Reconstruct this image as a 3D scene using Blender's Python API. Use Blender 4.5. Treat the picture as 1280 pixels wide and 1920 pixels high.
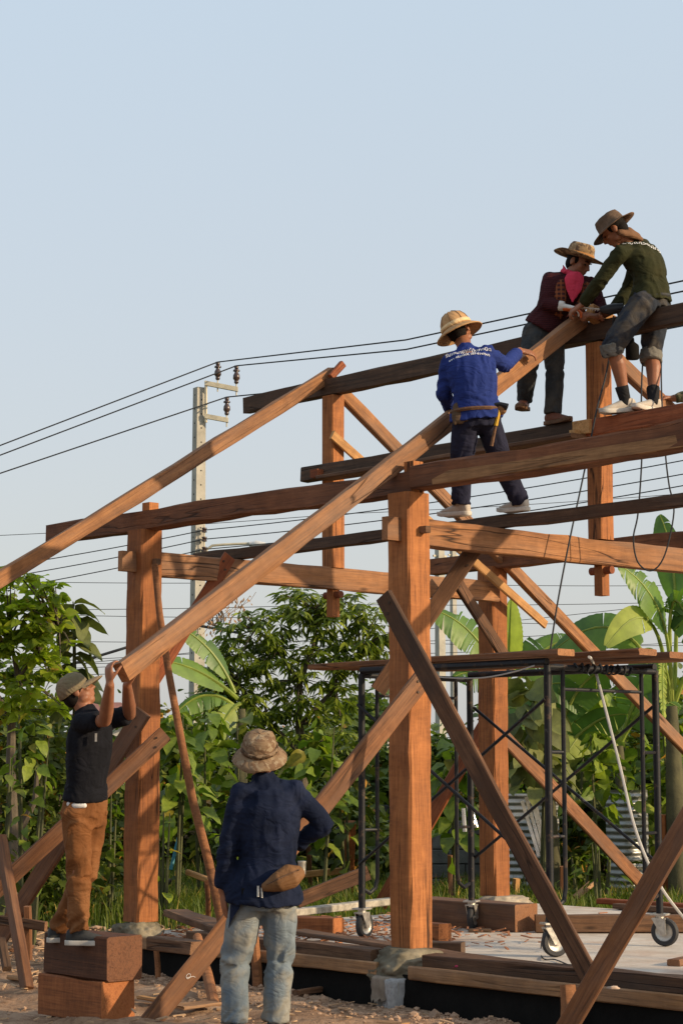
import bpy, bmesh, math, random
import numpy as np
from mathutils import Vector, Matrix, noise, Quaternion
from mathutils.bvhtree import BVHTree

for o in list(bpy.data.objects):
    bpy.data.objects.remove(o, do_unlink=True)
random.seed(7)
rng = np.random.default_rng(11)
SC = bpy.context.scene
COL = SC.collection
V = Vector
rad = math.radians

# ------------------------------------------------------------------ camera
FPX, EYE = 3700.0, 1.55
TILT = math.atan(470 / FPX)
cam_d = bpy.data.cameras.new('camera')
cam = bpy.data.objects.new('camera', cam_d)
COL.objects.link(cam)
cam_d.sensor_fit = 'HORIZONTAL'
cam_d.sensor_width = 36.0
cam_d.lens = 36.0 * FPX / 1280
cam_d.clip_start = 0.1
cam_d.clip_end = 6000
cam.location = (0, 0, EYE)
cam.rotation_euler = (math.pi / 2 + TILT, 0, 0)
SC.camera = cam

# ------------------------------------------------------------------ sky and sun
SUN_EL, SUN_AZ = 19.0, 112.0          # degrees; azimuth clockwise from +Y
w = bpy.data.worlds.new('World')
SC.world = w
w.use_nodes = True
nt = w.node_tree
for n in list(nt.nodes):
    nt.nodes.remove(n)
wo = nt.nodes.new('ShaderNodeOutputWorld')
bg = nt.nodes.new('ShaderNodeBackground')
sk = nt.nodes.new('ShaderNodeTexSky')
sk.sky_type = 'NISHITA'
sk.sun_disc = False
sk.sun_elevation = rad(SUN_EL)
sk.sun_rotation = rad(SUN_AZ)
sk.altitude = 0
sk.air_density = 1.0
sk.dust_density = 3.0
sk.ozone_density = 1.0
bg.inputs['Strength'].default_value = 0.10
hz_ = nt.nodes.new('ShaderNodeMixRGB')          # thin white haze over the whole sky
hz_.blend_type = 'ADD'
hz_.inputs['Fac'].default_value = 1.0
tc_ = nt.nodes.new('ShaderNodeTexCoord')
sx_ = nt.nodes.new('ShaderNodeSeparateXYZ')
nt.links.new(tc_.outputs['Generated'], sx_.inputs[0])
mr_ = nt.nodes.new('ShaderNodeMapRange')          # the haze is greyer low down, the same all round
mr_.inputs['From Min'].default_value = 0.08
mr_.inputs['From Max'].default_value = 0.38
nt.links.new(sx_.outputs['Z'], mr_.inputs['Value'])
hc_ = nt.nodes.new('ShaderNodeMixRGB')
hc_.inputs['Color1'].default_value = (4.85, 4.85, 4.85, 1)
hc_.inputs['Color2'].default_value = (4.75, 5.5, 6.15, 1)
nt.links.new(mr_.outputs[0], hc_.inputs['Fac'])
nt.links.new(hc_.outputs[0], hz_.inputs['Color2'])
sc_ = nt.nodes.new('ShaderNodeVectorMath')
sc_.operation = 'SCALE'
sc_.inputs[3].default_value = 0.5
nt.links.new(sk.outputs[0], sc_.inputs[0])
nt.links.new(sc_.outputs[0], hz_.inputs['Color1'])
nt.links.new(hz_.outputs[0], bg.inputs['Color'])
nt.links.new(bg.outputs[0], wo.inputs['Surface'])

sun_d = bpy.data.lights.new('sun', 'SUN')
sun_d.energy = 4.9
sun_d.angle = rad(0.7)
sun_d.color = (1.0, 0.77, 0.50)
sun = bpy.data.objects.new('sun', sun_d)
COL.objects.link(sun)
S_DIR = V((math.sin(rad(SUN_AZ)) * math.cos(rad(SUN_EL)), math.cos(rad(SUN_AZ)) * math.cos(rad(SUN_EL)), math.sin(rad(SUN_EL))))
sun.rotation_euler = S_DIR.to_track_quat('Z', 'Y').to_euler()
sun.location = S_DIR * 60

SC.view_settings.view_transform = 'Standard'
SC.view_settings.look = 'None'
SC.view_settings.exposure = 0.07
SC.view_settings.gamma = 1.0
SC.view_settings.use_curve_mapping = False
SC.cycles.max_bounces = 6
SC.cycles.transparent_max_bounces = 8

# ------------------------------------------------------------------ site geometry
_c, _s = math.cos(TILT), math.sin(TILT)
def ray(px, py):
    x = (px - 640) / FPX; u = (960 - py) / FPX
    return V((x, _c - u * _s, _s + u * _c))
def at_d(px, py, d):
    return V((0, 0, EYE)) + ray(px, py) * d
def on_z(px, py, z):
    r = ray(px, py); t = (z - EYE) / r.z
    return V((r.x * t, r.y * t, z))
P1 = V((-1.522, 15.165, 0.0))
E1 = V((0.68164, -0.73169, 0.0))      # along the eave, P1 -> P2
E2 = V((0.73169, 0.68164, 0.0))       # across the span
UP = V((0, 0, 1))
BAY, SPAN = 2.897, 4.09
def W(a, b, z=0.0):
    return P1 + E1 * a + E2 * b + UP * z
def _pl(px, py, p, n):
    r = ray(px, py); t = (p - V((0, 0, EYE))).dot(n) / r.dot(n)
    return V((0, 0, EYE)) + r * t
def on_B(px, py, b): return _pl(px, py, W(0, b), E2)   # vertical plane along the eave at offset b
def on_A(px, py, a): return _pl(px, py, W(a, 0), E1)   # vertical plane across the span at offset a

# ------------------------------------------------------------------ object helpers
def tag(o, label=None, cat=None, group=None, kind=None):
    if label: o['label'] = label
    if cat: o['category'] = cat
    if group: o['group'] = group
    if kind: o['kind'] = kind
    return o
def empty(name, loc, label=None, cat=None, group=None, rot=None):
    o = bpy.data.objects.new(name, None)
    o.empty_display_size = 0.1
    COL.objects.link(o)
    o.location = loc
    if rot: o.rotation_euler = rot
    return tag(o, label, cat, group)
def link(name, me, parent=None, m=None):
    o = bpy.data.objects.new(name, me)
    COL.objects.link(o)
    if parent: o.parent = parent
    if m is not None and not me.materials: me.materials.append(m)
    return o
def mesh(name, vs, fs, m=None, smooth=False):
    me = bpy.data.meshes.new(name)
    me.from_pydata([tuple(v) for v in vs], [], [tuple(f) for f in fs])
    me.update()
    if m: me.materials.append(m)
    if smooth: me.polygons.foreach_set('use_smooth', [True] * len(me.polygons))
    return me
def np_mesh(name, v, f, m=None, smooth=False):
    """v (n,3), f (k,3 or 4): fast mesh"""
    me = bpy.data.meshes.new(name)
    k, q = f.shape
    me.vertices.add(len(v)); me.vertices.foreach_set('co', v.astype(np.float32).ravel())
    me.loops.add(k * q); me.loops.foreach_set('vertex_index', f.astype(np.int32).ravel())
    me.polygons.add(k)
    me.polygons.foreach_set('loop_start', np.arange(0, k * q, q, dtype=np.int32))
    me.polygons.foreach_set('loop_total', np.full(k, q, dtype=np.int32))
    me.update(calc_edges=True)
    if smooth: me.polygons.foreach_set('use_smooth', [True] * k)
    if m: me.materials.append(m)
    return me
def rel(vs, o):
    return [V(v) - o for v in vs]
def bm_mesh(name, bm, m=None, smooth=False):
    me = bpy.data.meshes.new(name)
    bmesh.ops.recalc_face_normals(bm, faces=bm.faces)
    bm.to_mesh(me); bm.free()
    if m: me.materials.append(m)
    if smooth: me.polygons.foreach_set('use_smooth', [True] * len(me.polygons))
    return me
def sharp(me, ang=35):
    me.polygons.foreach_set('use_smooth', [True] * len(me.polygons))
    me.set_sharp_from_angle(angle=rad(ang))
    return me

class MB:
    """collects simple solids, then builds one mesh"""
    def __init__(self): self.v = []; self.f = []
    def add(self, vs, fs):
        n = len(self.v)
        self.v += [V(x) for x in vs]
        self.f += [tuple(i + n for i in f) for f in fs]
        return self
    def box(self, c, sx, sy, sz, X=V((1, 0, 0)), Y=V((0, 1, 0)), Z=UP):
        c = V(c); vs = []
        for k in (-1, 1):
            for (i, j) in ((-1, -1), (1, -1), (1, 1), (-1, 1)):
                vs.append(c + X * (i * sx / 2) + Y * (j * sy / 2) + Z * (k * sz / 2))
        return self.add(vs, [(3, 2, 1, 0), (4, 5, 6, 7), (0, 1, 5, 4), (1, 2, 6, 5), (2, 3, 7, 6), (3, 0, 4, 7)])
    def tube(self, pts, r, n=8, cap=True):
        pts = [V(p) for p in pts]
        rs = r if isinstance(r, (list, tuple)) else [r] * len(pts)
        vs, fs = [], []
        u = None
        for i, p in enumerate(pts):
            t = (pts[min(i + 1, len(pts) - 1)] - pts[max(i - 1, 0)]).normalized()
            if u is None:
                u = t.orthogonal().normalized()
            else:
                u = (u - t * u.dot(t))
                u = u.normalized() if u.length > 1e-6 else t.orthogonal().normalized()
            v = t.cross(u)
            for k in range(n):
                a = 2 * math.pi * k / n
                vs.append(p + (u * math.cos(a) + v * math.sin(a)) * rs[i])
        for i in range(len(pts) - 1):
            for k in range(n):
                k2 = (k + 1) % n
                fs.append((i * n + k, i * n + k2, (i + 1) * n + k2, (i + 1) * n + k))
        if cap:
            fs.append(tuple(range(n - 1, -1, -1)))
            fs.append(tuple((len(pts) - 1) * n + k for k in range(n)))
        return self.add(vs, fs)
    def lathe(self, prof, c=V((0, 0, 0)), axis=UP, n=20, cap=True):
        axis = V(axis).normalized(); u = axis.orthogonal().normalized(); v = axis.cross(u)
        vs, fs = [], []
        for (r, h) in prof:
            for k in range(n):
                a = 2 * math.pi * k / n
                vs.append(V(c) + axis * h + (u * math.cos(a) + v * math.sin(a)) * r)
        for i in range(len(prof) - 1):
            for k in range(n):
                k2 = (k + 1) % n
                fs.append((i * n + k, i * n + k2, (i + 1) * n + k2, (i + 1) * n + k))
        if cap:
            fs.append(tuple(range(n - 1, -1, -1)))
            fs.append(tuple((len(prof) - 1) * n + k for k in range(n)))
        return self.add(vs, fs)
    def build(self, name, m, parent=None, origin=None, smooth=False):
        o = V(origin) if origin is not None else V((0, 0, 0))
        me = mesh(name, rel(self.v, o), self.f, m)
        if smooth: sharp(me, 40)
        return link(name, me, parent)

# ------------------------------------------------------------------ material helpers
class G:
    def __init__(self, name):
        self.m = bpy.data.materials.new(name)
        self.m.use_nodes = True
        self.t = self.m.node_tree
        self.p = self.t.nodes['Principled BSDF']
        self.out = self.t.nodes['Material Output']
    def n(self, typ, ins=None, **props):
        nd = self.t.nodes.new('ShaderNode' + typ)
        for k, v in props.items(): setattr(nd, k, v)
        for k, v in (ins or {}).items():
            s = nd.inputs[k]
            if isinstance(v, bpy.types.NodeSocket): self.t.links.new(v, s)
            else: s.default_value = v
        return nd
    def set(self, **kw):
        for k, v in kw.items():
            s = self.p.inputs[k.replace('_', ' ')]
            if isinstance(v, bpy.types.NodeSocket): self.t.links.new(v, s)
            else: s.default_value = v
    def coord(self, scale=(1, 1, 1), which='Object', rand=True):
        tc = self.n('TexCoord').outputs[which]
        if rand:
            oi = self.n('ObjectInfo').outputs['Random']
            off = self.n('VectorMath', {0: (37.0, 19.0, 53.0), 3: oi}, operation='SCALE').outputs[0]
            tc = self.n('VectorMath', {0: tc, 1: off}, operation='ADD').outputs[0]
        return self.n('VectorMath', {0: tc, 1: scale}, operation='MULTIPLY').outputs[0]
    def noise(self, vec, scale=1.0, detail=4.0, rough=0.55, dist=0.0):
        return self.n('TexNoise', {'Vector': vec, 'Scale': scale, 'Detail': detail, 'Roughness': rough, 'Distortion': dist}).outputs[0]
    def ramp(self, fac, stops):
        r = self.n('ValToRGB', {'Fac': fac})
        e = r.color_ramp.elements
        while len(e) < len(stops): e.new(0.5)
        for el, (p, c) in zip(e, stops):
            el.position = p
            el.color = (*c, 1) if len(c) == 3 else c
        return r.outputs[0]
    def g(self, fac, a, b, lo=0.0, hi=1.0):
        return self.n('MapRange', {'Value': fac, 'From Min': a, 'From Max': b, 'To Min': lo, 'To Max': hi}).outputs[0]
    def mix(self, fac, a, b, mode='MIX'):
        nd = self.n('MixRGB', None, blend_type=mode)
        for k, v in (('Fac', fac), ('Color1', a), ('Color2', b)):
            if isinstance(v, bpy.types.NodeSocket): self.t.links.new(v, nd.inputs[k])
            else: nd.inputs[k].default_value = v if k == 'Fac' else (*v[:3], 1)
        return nd.outputs[0]
    def math(self, op, a, b=0.0):
        return self.n('Math', {0: a, 1: b}, operation=op).outputs[0]
    def bump(self, h, strength=0.3, dist=0.01):
        self.set(Normal=self.n('Bump', {'Height': h, 'Strength': strength, 'Distance': dist}).outputs[0])

def wood(name, dark, mid, light, rough=0.75, streak=1.0, blotch=0.5, stain=None, stain_amt=0.5, crack=0.6, bump=0.5, grey=0.0):
    """timber: grain runs along the object's own X axis"""
    g = G(name)
    c = g.coord((1, 1, 1))
    ns = lambda sc, s, d=4, r=0.6, di=0.0: g.noise(g.n('VectorMath', {0: c, 1: sc}, operation='MULTIPLY').outputs[0], s, d, r, di)
    grain = ns((1.1, 17, 17), 1.0, 7, 0.72, 1.2)
    fine = ns((4, 110, 110), 1.0, 3, 0.65)
    adze = ns((9, 5, 5), 1.0, 3, 0.6, 0.4)
    big = ns((1.2, 3.0, 3.0), 1.0, 3, 0.5)
    saw = ns((60, 9, 9), 1.0, 3, 0.6, 0.5)
    f = g.math('ADD', g.math('MULTIPLY', grain, 0.62 * streak), g.math('ADD', g.math('MULTIPLY', fine, 0.38), g.math('MULTIPLY', saw, 0.62 * (1 - streak))))
    K = (0.88, 0.78, 0.64) if mid[0] > 0.13 else (1.0, 0.92, 0.82)
    dark, mid, light = [[x * k_ for x, k_ in zip(c_, K)] for c_ in (dark, mid, light)]
    col = g.ramp(f, [(0.36, [x * 0.75 for x in dark]), (0.5, mid), (0.64, light)])
    col = g.mix(1.0, col, g.ramp(adze, [(0.3, (0.82, 0.80, 0.78)), (0.7, (1.12, 1.12, 1.12))]), 'MULTIPLY')
    col = g.mix(g.g(big, 0.42, 0.62, 0.0, blotch), col, [x * 0.55 for x in mid], 'MIX')
    oi = g.n('ObjectInfo').outputs['Random']
    col = g.mix(1.0, col, g.ramp(oi, [(0, (0.76, 0.72, 0.70)), (0.5, (1.0, 0.99, 0.97)), (1, (1.18, 1.2, 1.2))]), 'MULTIPLY')
    if stain:
        st = ns((0.7, 2.2, 2.2), 1.3, 5, 0.62, 0.5)
        col = g.mix(g.g(st, 0.5, 0.66, 0, stain_amt), col, stain)
    if grey:
        gr = ns((0.9, 6, 6), 1.0, 4)
        col = g.mix(g.g(gr, 0.4, 0.7, 0, grey), col, (0.24, 0.20, 0.17))
    cr = ns((0.55, 11, 11), 1.0, 2, 0.4, 0.3)
    crm = g.g(g.math('ABSOLUTE', g.math('SUBTRACT', cr, 0.5)), 0.0, 0.016, 1, 0)
    gate = g.g(ns((0.9, 2, 2), 1.0, 2), 0.47, 0.55)
    crk = g.math('MULTIPLY', g.math('MULTIPLY', crm, gate), crack)
    col = g.mix(crk, col, [x * 0.16 for x in dark])
    kn = g.n('TexVoronoi', {'Vector': g.n('VectorMath', {0: c, 1: (1.4, 5, 5)}, operation='MULTIPLY').outputs[0], 'Scale': 1.0}).outputs[0]
    col = g.mix(g.g(kn, 0.03, 0.10, 0.75, 0), col, [x * 0.3 for x in dark])
    nx_ = g.math('ABSOLUTE', g.n('SeparateXYZ', {0: g.n('TexCoord').outputs['Normal']}).outputs[0])
    rings = ns((1, 38, 38), 1.0, 4, 0.65, 0.6)
    endc = g.ramp(rings, [(0.35, mid), (0.5, [x * 1.25 for x in light]), (0.65, mid)])
    col = g.mix(g.g(nx_, 0.8, 0.95, 0, 0.5), col, endc)
    g.set(Base_Color=col, Roughness=g.g(f, 0.3, 0.7, rough - 0.08, rough + 0.12))
    g.p.inputs['Specular IOR Level'].default_value = 0.3
    h = g.math('SUBTRACT', g.math('ADD', g.math('MULTIPLY', grain, 0.7), g.math('ADD', g.math('MULTIPLY', fine, 0.3), g.math('MULTIPLY', adze, 0.8))), g.math('MULTIPLY', crk, 1.2))
    g.bump(h, bump, 0.008)
    return g.m

def plain(name, col, rough=0.6, metal=0.0, var=0.15, scale=8.0, bump=0.0, spec=0.4, rand=True, bscale=40):
    g = G(name)
    c = g.coord((1, 1, 1), rand=rand)
    nz = g.noise(c, scale, 5, 0.6)
    cc = g.mix(1.0, col, g.ramp(nz, [(0.3, (1 - var,) * 3), (0.7, (1 + var,) * 3)]), 'MULTIPLY')
    g.set(Base_Color=cc, Roughness=g.g(nz, 0.3, 0.7, max(0.05, rough - 0.1), min(1, rough + 0.1)), Metallic=metal)
    g.p.inputs['Specular IOR Level'].default_value = spec
    if bump: g.bump(g.noise(c, bscale, 5, 0.6), bump, 0.01)
    return g.m

M = {}
M['post'] = wood('post_wood', (0.21, 0.082, 0.031), (0.35, 0.145, 0.056), (0.47, 0.215, 0.09), blotch=0.28, stain=(0.16, 0.06, 0.03), stain_amt=0.35, crack=1.0, streak=0.75)
M['post2'] = wood('block_wood', (0.22, 0.085, 0.035), (0.36, 0.14, 0.058), (0.48, 0.21, 0.09), blotch=0.2, crack=0.6, streak=0.6)
M['beam'] = wood('eave_wood', (0.12, 0.052, 0.03), (0.235, 0.105, 0.058), (0.33, 0.16, 0.092), blotch=0.45, stain=(0.07, 0.035, 0.022), stain_amt=0.6, crack=0.9)
M['tie'] = wood('tie_wood', (0.17, 0.075, 0.034), (0.30, 0.148, 0.07), (0.42, 0.225, 0.115), blotch=0.35, stain=(0.16, 0.085, 0.05), stain_amt=0.5, crack=1.0, grey=0.25)
M['rafter'] = wood('rafter_wood', (0.15, 0.068, 0.032), (0.275, 0.135, 0.064), (0.39, 0.21, 0.105), blotch=0.3, stain=(0.13, 0.075, 0.048), stain_amt=0.5, crack=0.9, grey=0.28)
M['dark'] = wood('dark_wood', (0.034, 0.022, 0.016), (0.068, 0.044, 0.032), (0.12, 0.078, 0.054), blotch=0.5, crack=0.8, stain=(0.10, 0.05, 0.03), stain_amt=0.35)
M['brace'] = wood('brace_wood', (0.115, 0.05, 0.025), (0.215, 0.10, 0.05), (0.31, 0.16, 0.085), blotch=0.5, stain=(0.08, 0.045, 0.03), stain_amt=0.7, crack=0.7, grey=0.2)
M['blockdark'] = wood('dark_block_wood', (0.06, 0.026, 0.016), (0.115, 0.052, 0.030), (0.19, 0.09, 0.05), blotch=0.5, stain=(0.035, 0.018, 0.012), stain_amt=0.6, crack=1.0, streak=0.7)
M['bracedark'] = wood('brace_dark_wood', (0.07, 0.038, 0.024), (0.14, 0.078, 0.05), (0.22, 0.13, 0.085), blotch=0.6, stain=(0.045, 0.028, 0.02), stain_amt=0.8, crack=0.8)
M['pale'] = wood('pale_wood', (0.34, 0.19, 0.085), (0.50, 0.30, 0.14), (0.62, 0.40, 0.20), blotch=0.15, crack=0.3, bump=0.25)
M['form'] = wood('form_wood', (0.24, 0.14, 0.075), (0.38, 0.23, 0.125), (0.48, 0.31, 0.18), blotch=0.35, stain=(0.15, 0.09, 0.055), stain_amt=0.6, crack=0.5, grey=0.3)
M['red'] = wood('red_wood', (0.16, 0.05, 0.025), (0.26, 0.085, 0.04), (0.36, 0.13, 0.065), blotch=0.3, crack=0.5)
M['mud'] = wood('dirty_wood', (0.085, 0.046, 0.027), (0.16, 0.088, 0.052), (0.25, 0.15, 0.095), blotch=0.6, stain=(0.055, 0.032, 0.022), stain_amt=0.6, crack=0.9, grey=0.12)
M['round'] = wood('round_pole_wood', (0.17, 0.075, 0.035), (0.28, 0.13, 0.062), (0.38, 0.20, 0.11), blotch=0.4, stain=(0.10, 0.06, 0.04), stain_amt=0.5, crack=0.4)

def timber_mesh(name, L, wd, ht, m, wob=0.004, ch=0.008, step=0.3, ends=0.0, seed=None, taper=1.0):
    """hewn timber along X from 0 to L, width wd on Y, height ht on Z, chamfered arrises"""
    R = random.Random(seed if seed is not None else random.random())
    n = max(3, int(L / step) + 1)
    ch = min(ch, wd * 0.3, ht * 0.3)
    vs, fs = [], []
    oy = R.random() * 40; oz = R.random() * 40
    for i in range(n + 1):
        t = i / n; x = L * t
        k = 1 + (taper - 1) * t
        a, b = wd / 2 * k, ht / 2 * k
        cy = wob * 1.6 * noise.noise(V((x * 0.6, oy, 0))) ; cz = wob * 1.6 * noise.noise(V((x * 0.6, 0, oz)))
        pts = [(-a + ch, -b), (a - ch, -b), (a, -b + ch), (a, b - ch), (a - ch, b), (-a + ch, b), (-a, b - ch), (-a, -b + ch)]
        for j, (y, z) in enumerate(pts):
            dx = 0
            if R.random() < 0.07:
                kk = 1 - R.uniform(0.04, 0.13); y *= kk; z *= kk
            if i in (0, n): dx = R.uniform(-ends, ends)
            vs.append((x + dx, y + cy + R.uniform(-wob, wob) * 0.6, z + cz + R.uniform(-wob, wob) * 0.6))
    for i in range(n):
        for j in range(8):
            j2 = (j + 1) % 8
            fs.append((i * 8 + j, i * 8 + j2, (i + 1) * 8 + j2, (i + 1) * 8 + j))
    fs.append(tuple(range(7, -1, -1)))
    fs.append(tuple(n * 8 + j for j in range(8)))
    return mesh(name, vs, fs, m)
def frame_mat(P, Q, up=UP):
    X = (Q - P).normalized()
    Z = V(up) - X * V(up).dot(X)
    if Z.length < 1e-4: Z = X.orthogonal()
    Z.normalize(); Y = Z.cross(X)
    m4 = Matrix((X, Y, Z)).transposed().to_4x4()
    m4.translation = P
    return m4
def timber(name, P, Q, wd, ht, m, label=None, cat=None, group=None, parent=None, up=UP, **kw):
    P = V(P); Q = V(Q)
    me = timber_mesh(name, (Q - P).length, wd, ht, m, **kw)
    o = link(name, me, parent)
    mw = frame_mat(P, Q, up)
    if parent is not None:
        mw = parent.matrix_world_inv @ mw if hasattr(parent, 'matrix_world_inv') else Matrix.Translation(-parent.location) @ mw
    o.matrix_basis = mw
    return tag(o, label, cat, group)
# ================================================================== SETTING
def ground_material():
    g = G('ground_dirt')
    c = g.coord((1, 1, 1), rand=False)
    n1 = g.noise(c, 1.6, 6, 0.65)
    n2 = g.noise(c, 14, 5, 0.7)
    n3 = g.noise(c, 0.5, 3, 0.5)
    dirt = g.ramp(n1, [(0.3, (0.17, 0.10, 0.06)), (0.5, (0.30, 0.19, 0.12)), (0.72, (0.44, 0.31, 0.215))])
    dirt = g.mix(g.g(n2, 0.5, 0.66, 0, 0.75), dirt, (0.14, 0.078, 0.045))
    sod = g.ramp(n2, [(0.3, (0.035, 0.05, 0.018)), (0.6, (0.075, 0.095, 0.03)), (0.75, (0.14, 0.12, 0.055))])
    sx = g.n('SeparateXYZ', {0: c})
    dist = g.math('ADD', sx.outputs[1], g.math('MULTIPLY', g.math('SUBTRACT', n3, 0.5), 4.0))
    col = g.mix(g.g(dist, 17.6, 19.2), dirt, sod)
    g.set(Base_Color=col, Roughness=0.95)
    g.p.inputs['Specular IOR Level'].default_value = 0.15
    g.bump(g.math('ADD', n2, g.math('MULTIPLY', n1, 0.6)), 0.7, 0.03)
    return g.m
M['ground'] = ground_material()
def axis_pts(lo, hi, step, far):
    a = list(np.arange(lo, hi + 1e-6, step))
    d, x = step, hi
    r = []
    while x < far:
        d *= 1.35; x += d; r.append(x)
    l = []; d, x = step, lo
    while x > -far:
        d *= 1.35; x -= d; l.append(x)
    return np.array(l[::-1] + a + r)
def ground_z(x, y):
    p = V((x, y, 0)); q = p - P1
    a, b = q.dot(E1), q.dot(E2)
    z = 0.035 * noise.noise(V((x * 0.9, y * 0.9, 3))) + 0.03 * noise.noise(V((x * 3.1, y * 3.1, 8))) + 0.014 * noise.noise(V((x * 8.5, y * 8.5, 5)))
    # spoil heaped in front of the black sheet
    if -2.2 < b < -0.2 and y < 14.6:
        z += 0.07 * max(0, noise.noise(V((x * 1.3 + 4, y * 1.3, 1))) + 0.2) * min(1, (-0.15 - b) * 4)
        z += 0.025 * noise.noise(V((x * 7, y * 7, 2)))
    if -0.2 < a < 9 and -0.14 < b < 4.9: z = min(z, 0.0) - 0.05
    return z
gx, gy = axis_pts(-4.2, 4.2, 0.06, 2500), axis_pts(9.5, 18, 0.06, 2500)
GX, GY = np.meshgrid(gx, gy)
GZ = np.zeros_like(GX)
for j in range(len(gy)):
    if not 6 < gy[j] < 30: continue
    for i in range(len(gx)):
        if abs(gx[i]) < 9: GZ[j, i] = ground_z(gx[i], gy[j])
gv = np.stack([GX.ravel(), GY.ravel(), GZ.ravel()], 1)
nx_, ny_ = len(gx), len(gy)
ii, jj = np.meshgrid(np.arange(nx_ - 1), np.arange(ny_ - 1))
k0 = (jj * nx_ + ii).ravel()
gf = np.stack([k0, k0 + 1, k0 + nx_ + 1, k0 + nx_], 1)
tag(link('ground', np_mesh('ground', gv, gf, M['ground'], True)), kind='structure')

def concrete_mat(name, a, b, c3, dusty=True):
    g = G(name)
    c = g.coord((1, 1, 1), rand=False)
    n1 = g.noise(c, 2.2, 6, 0.65); n2 = g.noise(c, 30, 4, 0.7); n3 = g.noise(c, 0.9, 4, 0.6)
    col = g.ramp(n1, [(0.3, a), (0.5, b), (0.7, c3)])
    col = g.mix(g.g(n2, 0.55, 0.75, 0, 0.35), col, [x * 0.55 for x in a])
    if dusty: col = g.mix(g.g(n3, 0.52, 0.66, 0, 0.6), col, (0.42, 0.25, 0.16))
    g.set(Base_Color=col, Roughness=0.92)
    g.p.inputs['Specular IOR Level'].default_value = 0.2
    g.bump(g.math('ADD', n1, g.math('MULTIPLY', n2, 0.5)), 0.35, 0.012)
    return g.m
M['slab'] = concrete_mat('slab_concrete', (0.43, 0.37, 0.31), (0.56, 0.50, 0.435), (0.66, 0.61, 0.54))
M['conc'] = concrete_mat('grey_concrete', (0.26, 0.25, 0.23), (0.36, 0.35, 0.32), (0.46, 0.45, 0.41), False)
M['stone'] = concrete_mat('base_stone', (0.07, 0.062, 0.043), (0.155, 0.135, 0.095), (0.30, 0.26, 0.19), False)
M['stonepale'] = concrete_mat('pale_stone', (0.21, 0.17, 0.13), (0.31, 0.265, 0.205), (0.42, 0.365, 0.29), False)

SLABZ = 0.25
def slab_mesh():
    vs, fs = [], []
    na, nb = 60, 34
    for i in range(na + 1):
        for j in range(nb + 1):
            a = -0.28 + 8.8 * i / na; b = -0.18 + 4.98 * j / nb
            p = W(a, b, SLABZ)
            edge = i in (0, na) or j in (0, nb)
            p.z += 0 if edge else 0.006 * noise.noise(p * 1.4)
            vs.append(p)
    R = nb + 1
    for i in range(na):
        for j in range(nb):
            fs.append((i * R + j, i * R + j + 1, (i + 1) * R + j + 1, (i + 1) * R + j)[::-1])
    rim = [i * R for i in range(na + 1)] + [na * R + j for j in range(1, R)] + [i * R + nb for i in range(na - 1, -1, -1)] + [j for j in range(nb - 1, 0, -1)]
    n0 = len(vs)
    for k in rim: vs.append(V((vs[k].x, vs[k].y, -0.2)))
    for k in range(len(rim)):
        k2 = (k + 1) % len(rim)
        fs.append((rim[k], rim[k2], n0 + k2, n0 + k)[::-1])
    return mesh('concrete_slab', vs, fs, M['slab'])
tag(link('concrete_slab', slab_mesh()), kind='structure')

# ================================================================== TIMBER FRAME
def post(label, a, b, z0, z1, size, seed, m=None, group='posts of the timber frame'):
    return timber('timber_post', W(a, b, z0), W(a, b, z1), size, size, m or M['post'], label, 'post', group, up=E2, seed=seed, wob=0.009, ch=0.014, step=0.16)
POSTZ = 3.33
def with_tenon(o, a, b, z1, s=0.09, h=0.21):
    mb = MB(); mb.box(W(a, b, z1 + h / 2), s, s, h, E1, E2)
    t = link('tenon', mesh('tenon', [o.matrix_basis.inverted() @ v for v in mb.v], mb.f, M['post']), o)
p = post('thick red-brown timber post beside the man in the black shirt, on a grey stone', 0, 0, 0.36, POSTZ, 0.20, 1); with_tenon(p, 0.07, 0, POSTZ)
p = post('thick red-brown timber post nearest the camera, on a rounded stone beside the man in indigo', BAY, 0, 0.36, POSTZ, 0.205, 2); with_tenon(p, BAY + 0.04, 0, POSTZ)
p = post('thick red-brown timber post standing behind the black scaffold, on a pale flat stone', -0.13, SPAN, 0.36, POSTZ, 0.20, 3); with_tenon(p, -0.13, SPAN, POSTZ)
p = post('thick timber post at the far end of the long tie beam, beyond the scaffold', BAY, SPAN, 0.36, POSTZ, 0.20, 4)

def blob(name, c, r, m, amp=0.12, sub=3, parent=None, seed=0, flat=None):
    bm = bmesh.new(); bmesh.ops.create_icosphere(bm, subdivisions=sub, radius=1)
    for v in bm.verts:
        d = v.co.normalized()
        k = 1 + amp * noise.noise(d * 1.3 + V((seed, 0, 0))) + amp * 0.6 * noise.noise(d * 3.1 + V((0, seed, 0))) + amp * 0.3 * noise.noise(d * 7.3 + V((0, seed, 4)))
        v.co = V((d.x * r[0] * k, d.y * r[1] * k, d.z * r[2] * k))
        if flat is not None: v.co.z = min(v.co.z, flat)
    o = link(name, bm_mesh(name, bm, m, True), parent)
    o.location = c
    return o
def stone(label, a, b, z, r, m, seed, rz=0):
    o = blob('base_stone', W(a, b, z), r, m, 0.26, 5, seed=seed, flat=0.36 - z + 0.004)
    o.rotation_euler.z = rz
    return tag(o, label, 'stone', 'stones under the posts')
stone('grey weathered stone under the post beside the man in the black shirt', 0.02, -0.02, 0.255, (0.20, 0.18, 0.125), M['stone'], 3, 0.3)
stone('rounded olive-grey stone under the post nearest the camera', BAY + 0.0, -0.04, 0.235, (0.245, 0.225, 0.15), M['stone'], 9, 0.1)
stone('pale flat stone under the post behind the scaffold', -0.05, SPAN + 0.02, 0.28, (0.27, 0.2, 0.1), M['stonepale'], 5, 0.2)
stone('grey stone under the farthest timber post', BAY, SPAN, 0.27, (0.2, 0.2, 0.11), M['stone'], 6, 0.8)

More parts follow.
